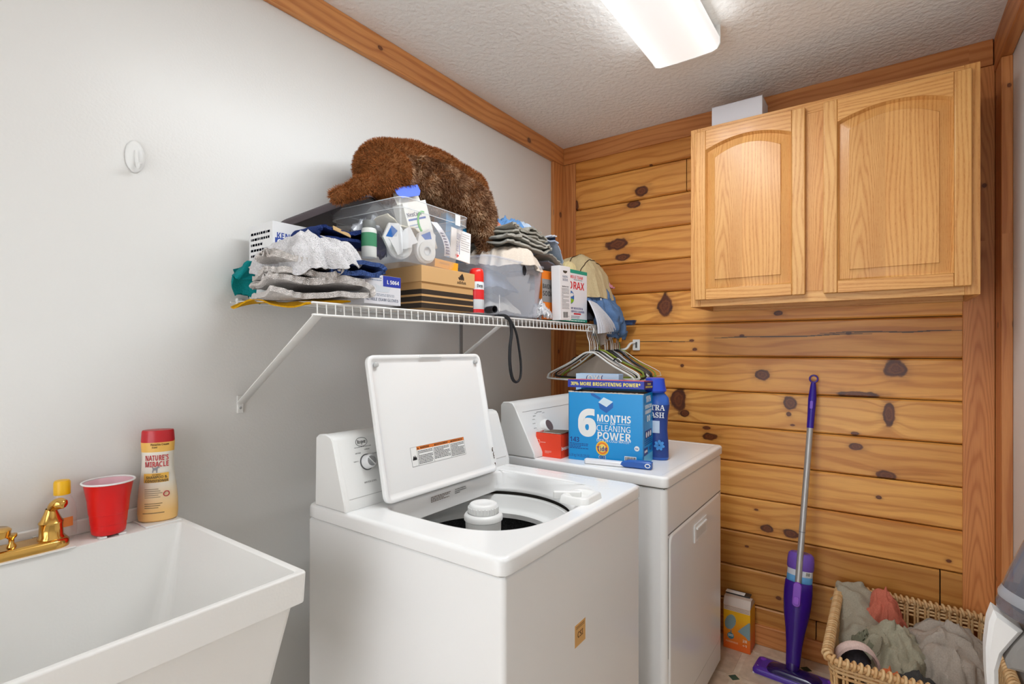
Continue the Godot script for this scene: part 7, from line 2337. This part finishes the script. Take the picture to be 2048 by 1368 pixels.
# ---------------------------------------------------------------- vacuum
func build_vacuum() -> void:
	var o := Vector3(1.715, 0, 1.3)
	var t := thing("stick_vacuum", "white and smoky grey stick vacuum standing at the frame edge", "vacuum cleaner", o)
	var sh := Transform3D(Basis(), -o)
	var white := mat(hexc("e9e7e4"), 0.3)
	var grey := mat(hexc("8b8783"), 0.4)
	var smoke := clear_mat(Color(0.42, 0.42, 0.46), 0.55, 0.12)
	# white shell: a curved C in the x-y plane
	var sp := PackedVector2Array([Vector2(1.631, 0.868), Vector2(1.625, 0.845), Vector2(1.621, 0.80), Vector2(1.6215, 0.76), Vector2(1.624, 0.72), Vector2(1.63, 0.66), Vector2(1.645, 0.62), Vector2(1.68, 0.60), Vector2(1.76, 0.60), Vector2(1.76, 0.62), Vector2(1.69, 0.625), Vector2(1.66, 0.64), Vector2(1.646, 0.67), Vector2(1.638, 0.72), Vector2(1.637, 0.765), Vector2(1.643, 0.795), Vector2(1.656, 0.82), Vector2(1.668, 0.842), Vector2(1.66, 0.848)])
	part(t, "white_shell", mb(sh).prism(sp, 1.28, 1.325, 0.006).mesh(), white)
	part(t, "grey_core", mb(sh).prism(PackedVector2Array([Vector2(1.672, 0.845), Vector2(1.655, 0.815), Vector2(1.645, 0.79), Vector2(1.648, 0.775), Vector2(1.68, 0.775), Vector2(1.76, 0.79), Vector2(1.77, 0.84), Vector2(1.72, 0.855)]), 1.27, 1.33, 0.006).mesh(), grey)
	# smoky dust cup, tilted
	var ax := Vector3(0.045, 0.17, 0).normalized()
	var cx := Transform3D(Basis(Vector3(ax.y, -ax.x, 0), ax, Vector3.BACK), Vector3(1.69, 0.865, 1.3) - o)
	part(t, "dust_cup", mb(cx).lathe([Vector2(0.0, -0.01), Vector2(0.052, -0.01), Vector2(0.056, 0.0), Vector2(0.054, 0.06), Vector2(0.048, 0.13), Vector2(0.04, 0.19), Vector2(0.03, 0.215), Vector2(0, 0.22)], 36, 1.0, 0.85).mesh(), smoke)
	part(t, "cup_filter", mb(cx).lathe([Vector2(0.0, 0.0), Vector2(0.036, 0.0), Vector2(0.033, 0.12), Vector2(0.022, 0.17), Vector2(0, 0.172)], 28, 1.0, 0.85).mesh(), mat(hexc("5f5e62"), 0.7))
	part(t, "cup_collar", mb(cx).lathe([Vector2(0.0565, 0.012), Vector2(0.058, 0.018), Vector2(0.0555, 0.03)], 36, 1.0, 0.85).mesh(), clear_mat(Color(0.7, 0.7, 0.72), 0.6, 0.15))
	part(t, "motor_head", mb(sh).bx(1.735, 1.805, 0.88, 0.98, 1.27, 1.33, 0.02, 3).mesh(), grey)
	part(t, "tube", mb(sh).tube(PackedVector3Array([Vector3(1.75, 0.6, 1.3), Vector3(1.765, 0.06, 1.3)]), 0.016, 16).mesh(), mat(hexc("a5a5a8"), 0.3, 0.6))
	part(t, "floor_head", mb(sh).bx(1.69, 1.815, 0.0, 0.06, 1.25, 1.36, 0.015, 2).mesh(), white)

# ---------------------------------------------------------------- hooks
func build_hooks() -> void:
	var t := thing("wall_hook", "white oval adhesive hook alone on the white wall", "hook", Vector3(0.0, 1.782, 2.038), 90)
	var lens := func(i: float, z: float) -> PackedVector3Array:
		var q := PackedVector3Array()
		for p in ellipse(0.0205 - i, 0.039 - i, 36):
			q.push_back(Vector3(p.x, p.y, z))
		return q
	var b := mb()
	b.grid([lens.call(0.0, 0.0005), lens.call(0.0, 0.004), lens.call(0.002, 0.0065), lens.call(0.006, 0.0085), lens.call(0.012, 0.0098)], true)
	cap(b, lens.call(0.012, 0.0098), true)
	part(t, "base_plate", b.mesh(), white_plastic)
	part(t, "hook_arm", mb().tube(curve([Vector3(0, 0.012, 0.009), Vector3(0, -0.008, 0.013), Vector3(0, -0.024, 0.02), Vector3(0, -0.028, 0.027), Vector3(0, -0.021, 0.032)], 6), 0.0065, 12, false, PackedFloat32Array(), 0.6).mesh(), white_plastic)
	t = thing("plastic_bracket", "white plastic arm bracket screwed to the pine boards by the hangers", "bracket", Vector3(0.448, 1.335, 0.0))
	part(t, "mount_plate", mb().bx(-0.019, 0.019, -0.028, 0.028, 0.0, 0.008, 0.003, 2).mesh(), white_plastic)
	part(t, "bracket_arm", mb().tube(curve([Vector3(-0.008, 0.012, 0.008), Vector3(-0.022, 0.006, 0.03), Vector3(-0.034, -0.018, 0.05), Vector3(-0.06, -0.024, 0.055), Vector3(-0.085, -0.02, 0.05)], 6), 0.009, 10, false, PackedFloat32Array(), 0.6).mesh(), white_plastic)
	part(t, "dark_slot", mb().bx(-0.004, 0.006, -0.015, 0.015, 0.0078, 0.0086).mesh(), mat(hexc("55534f"), 0.7))
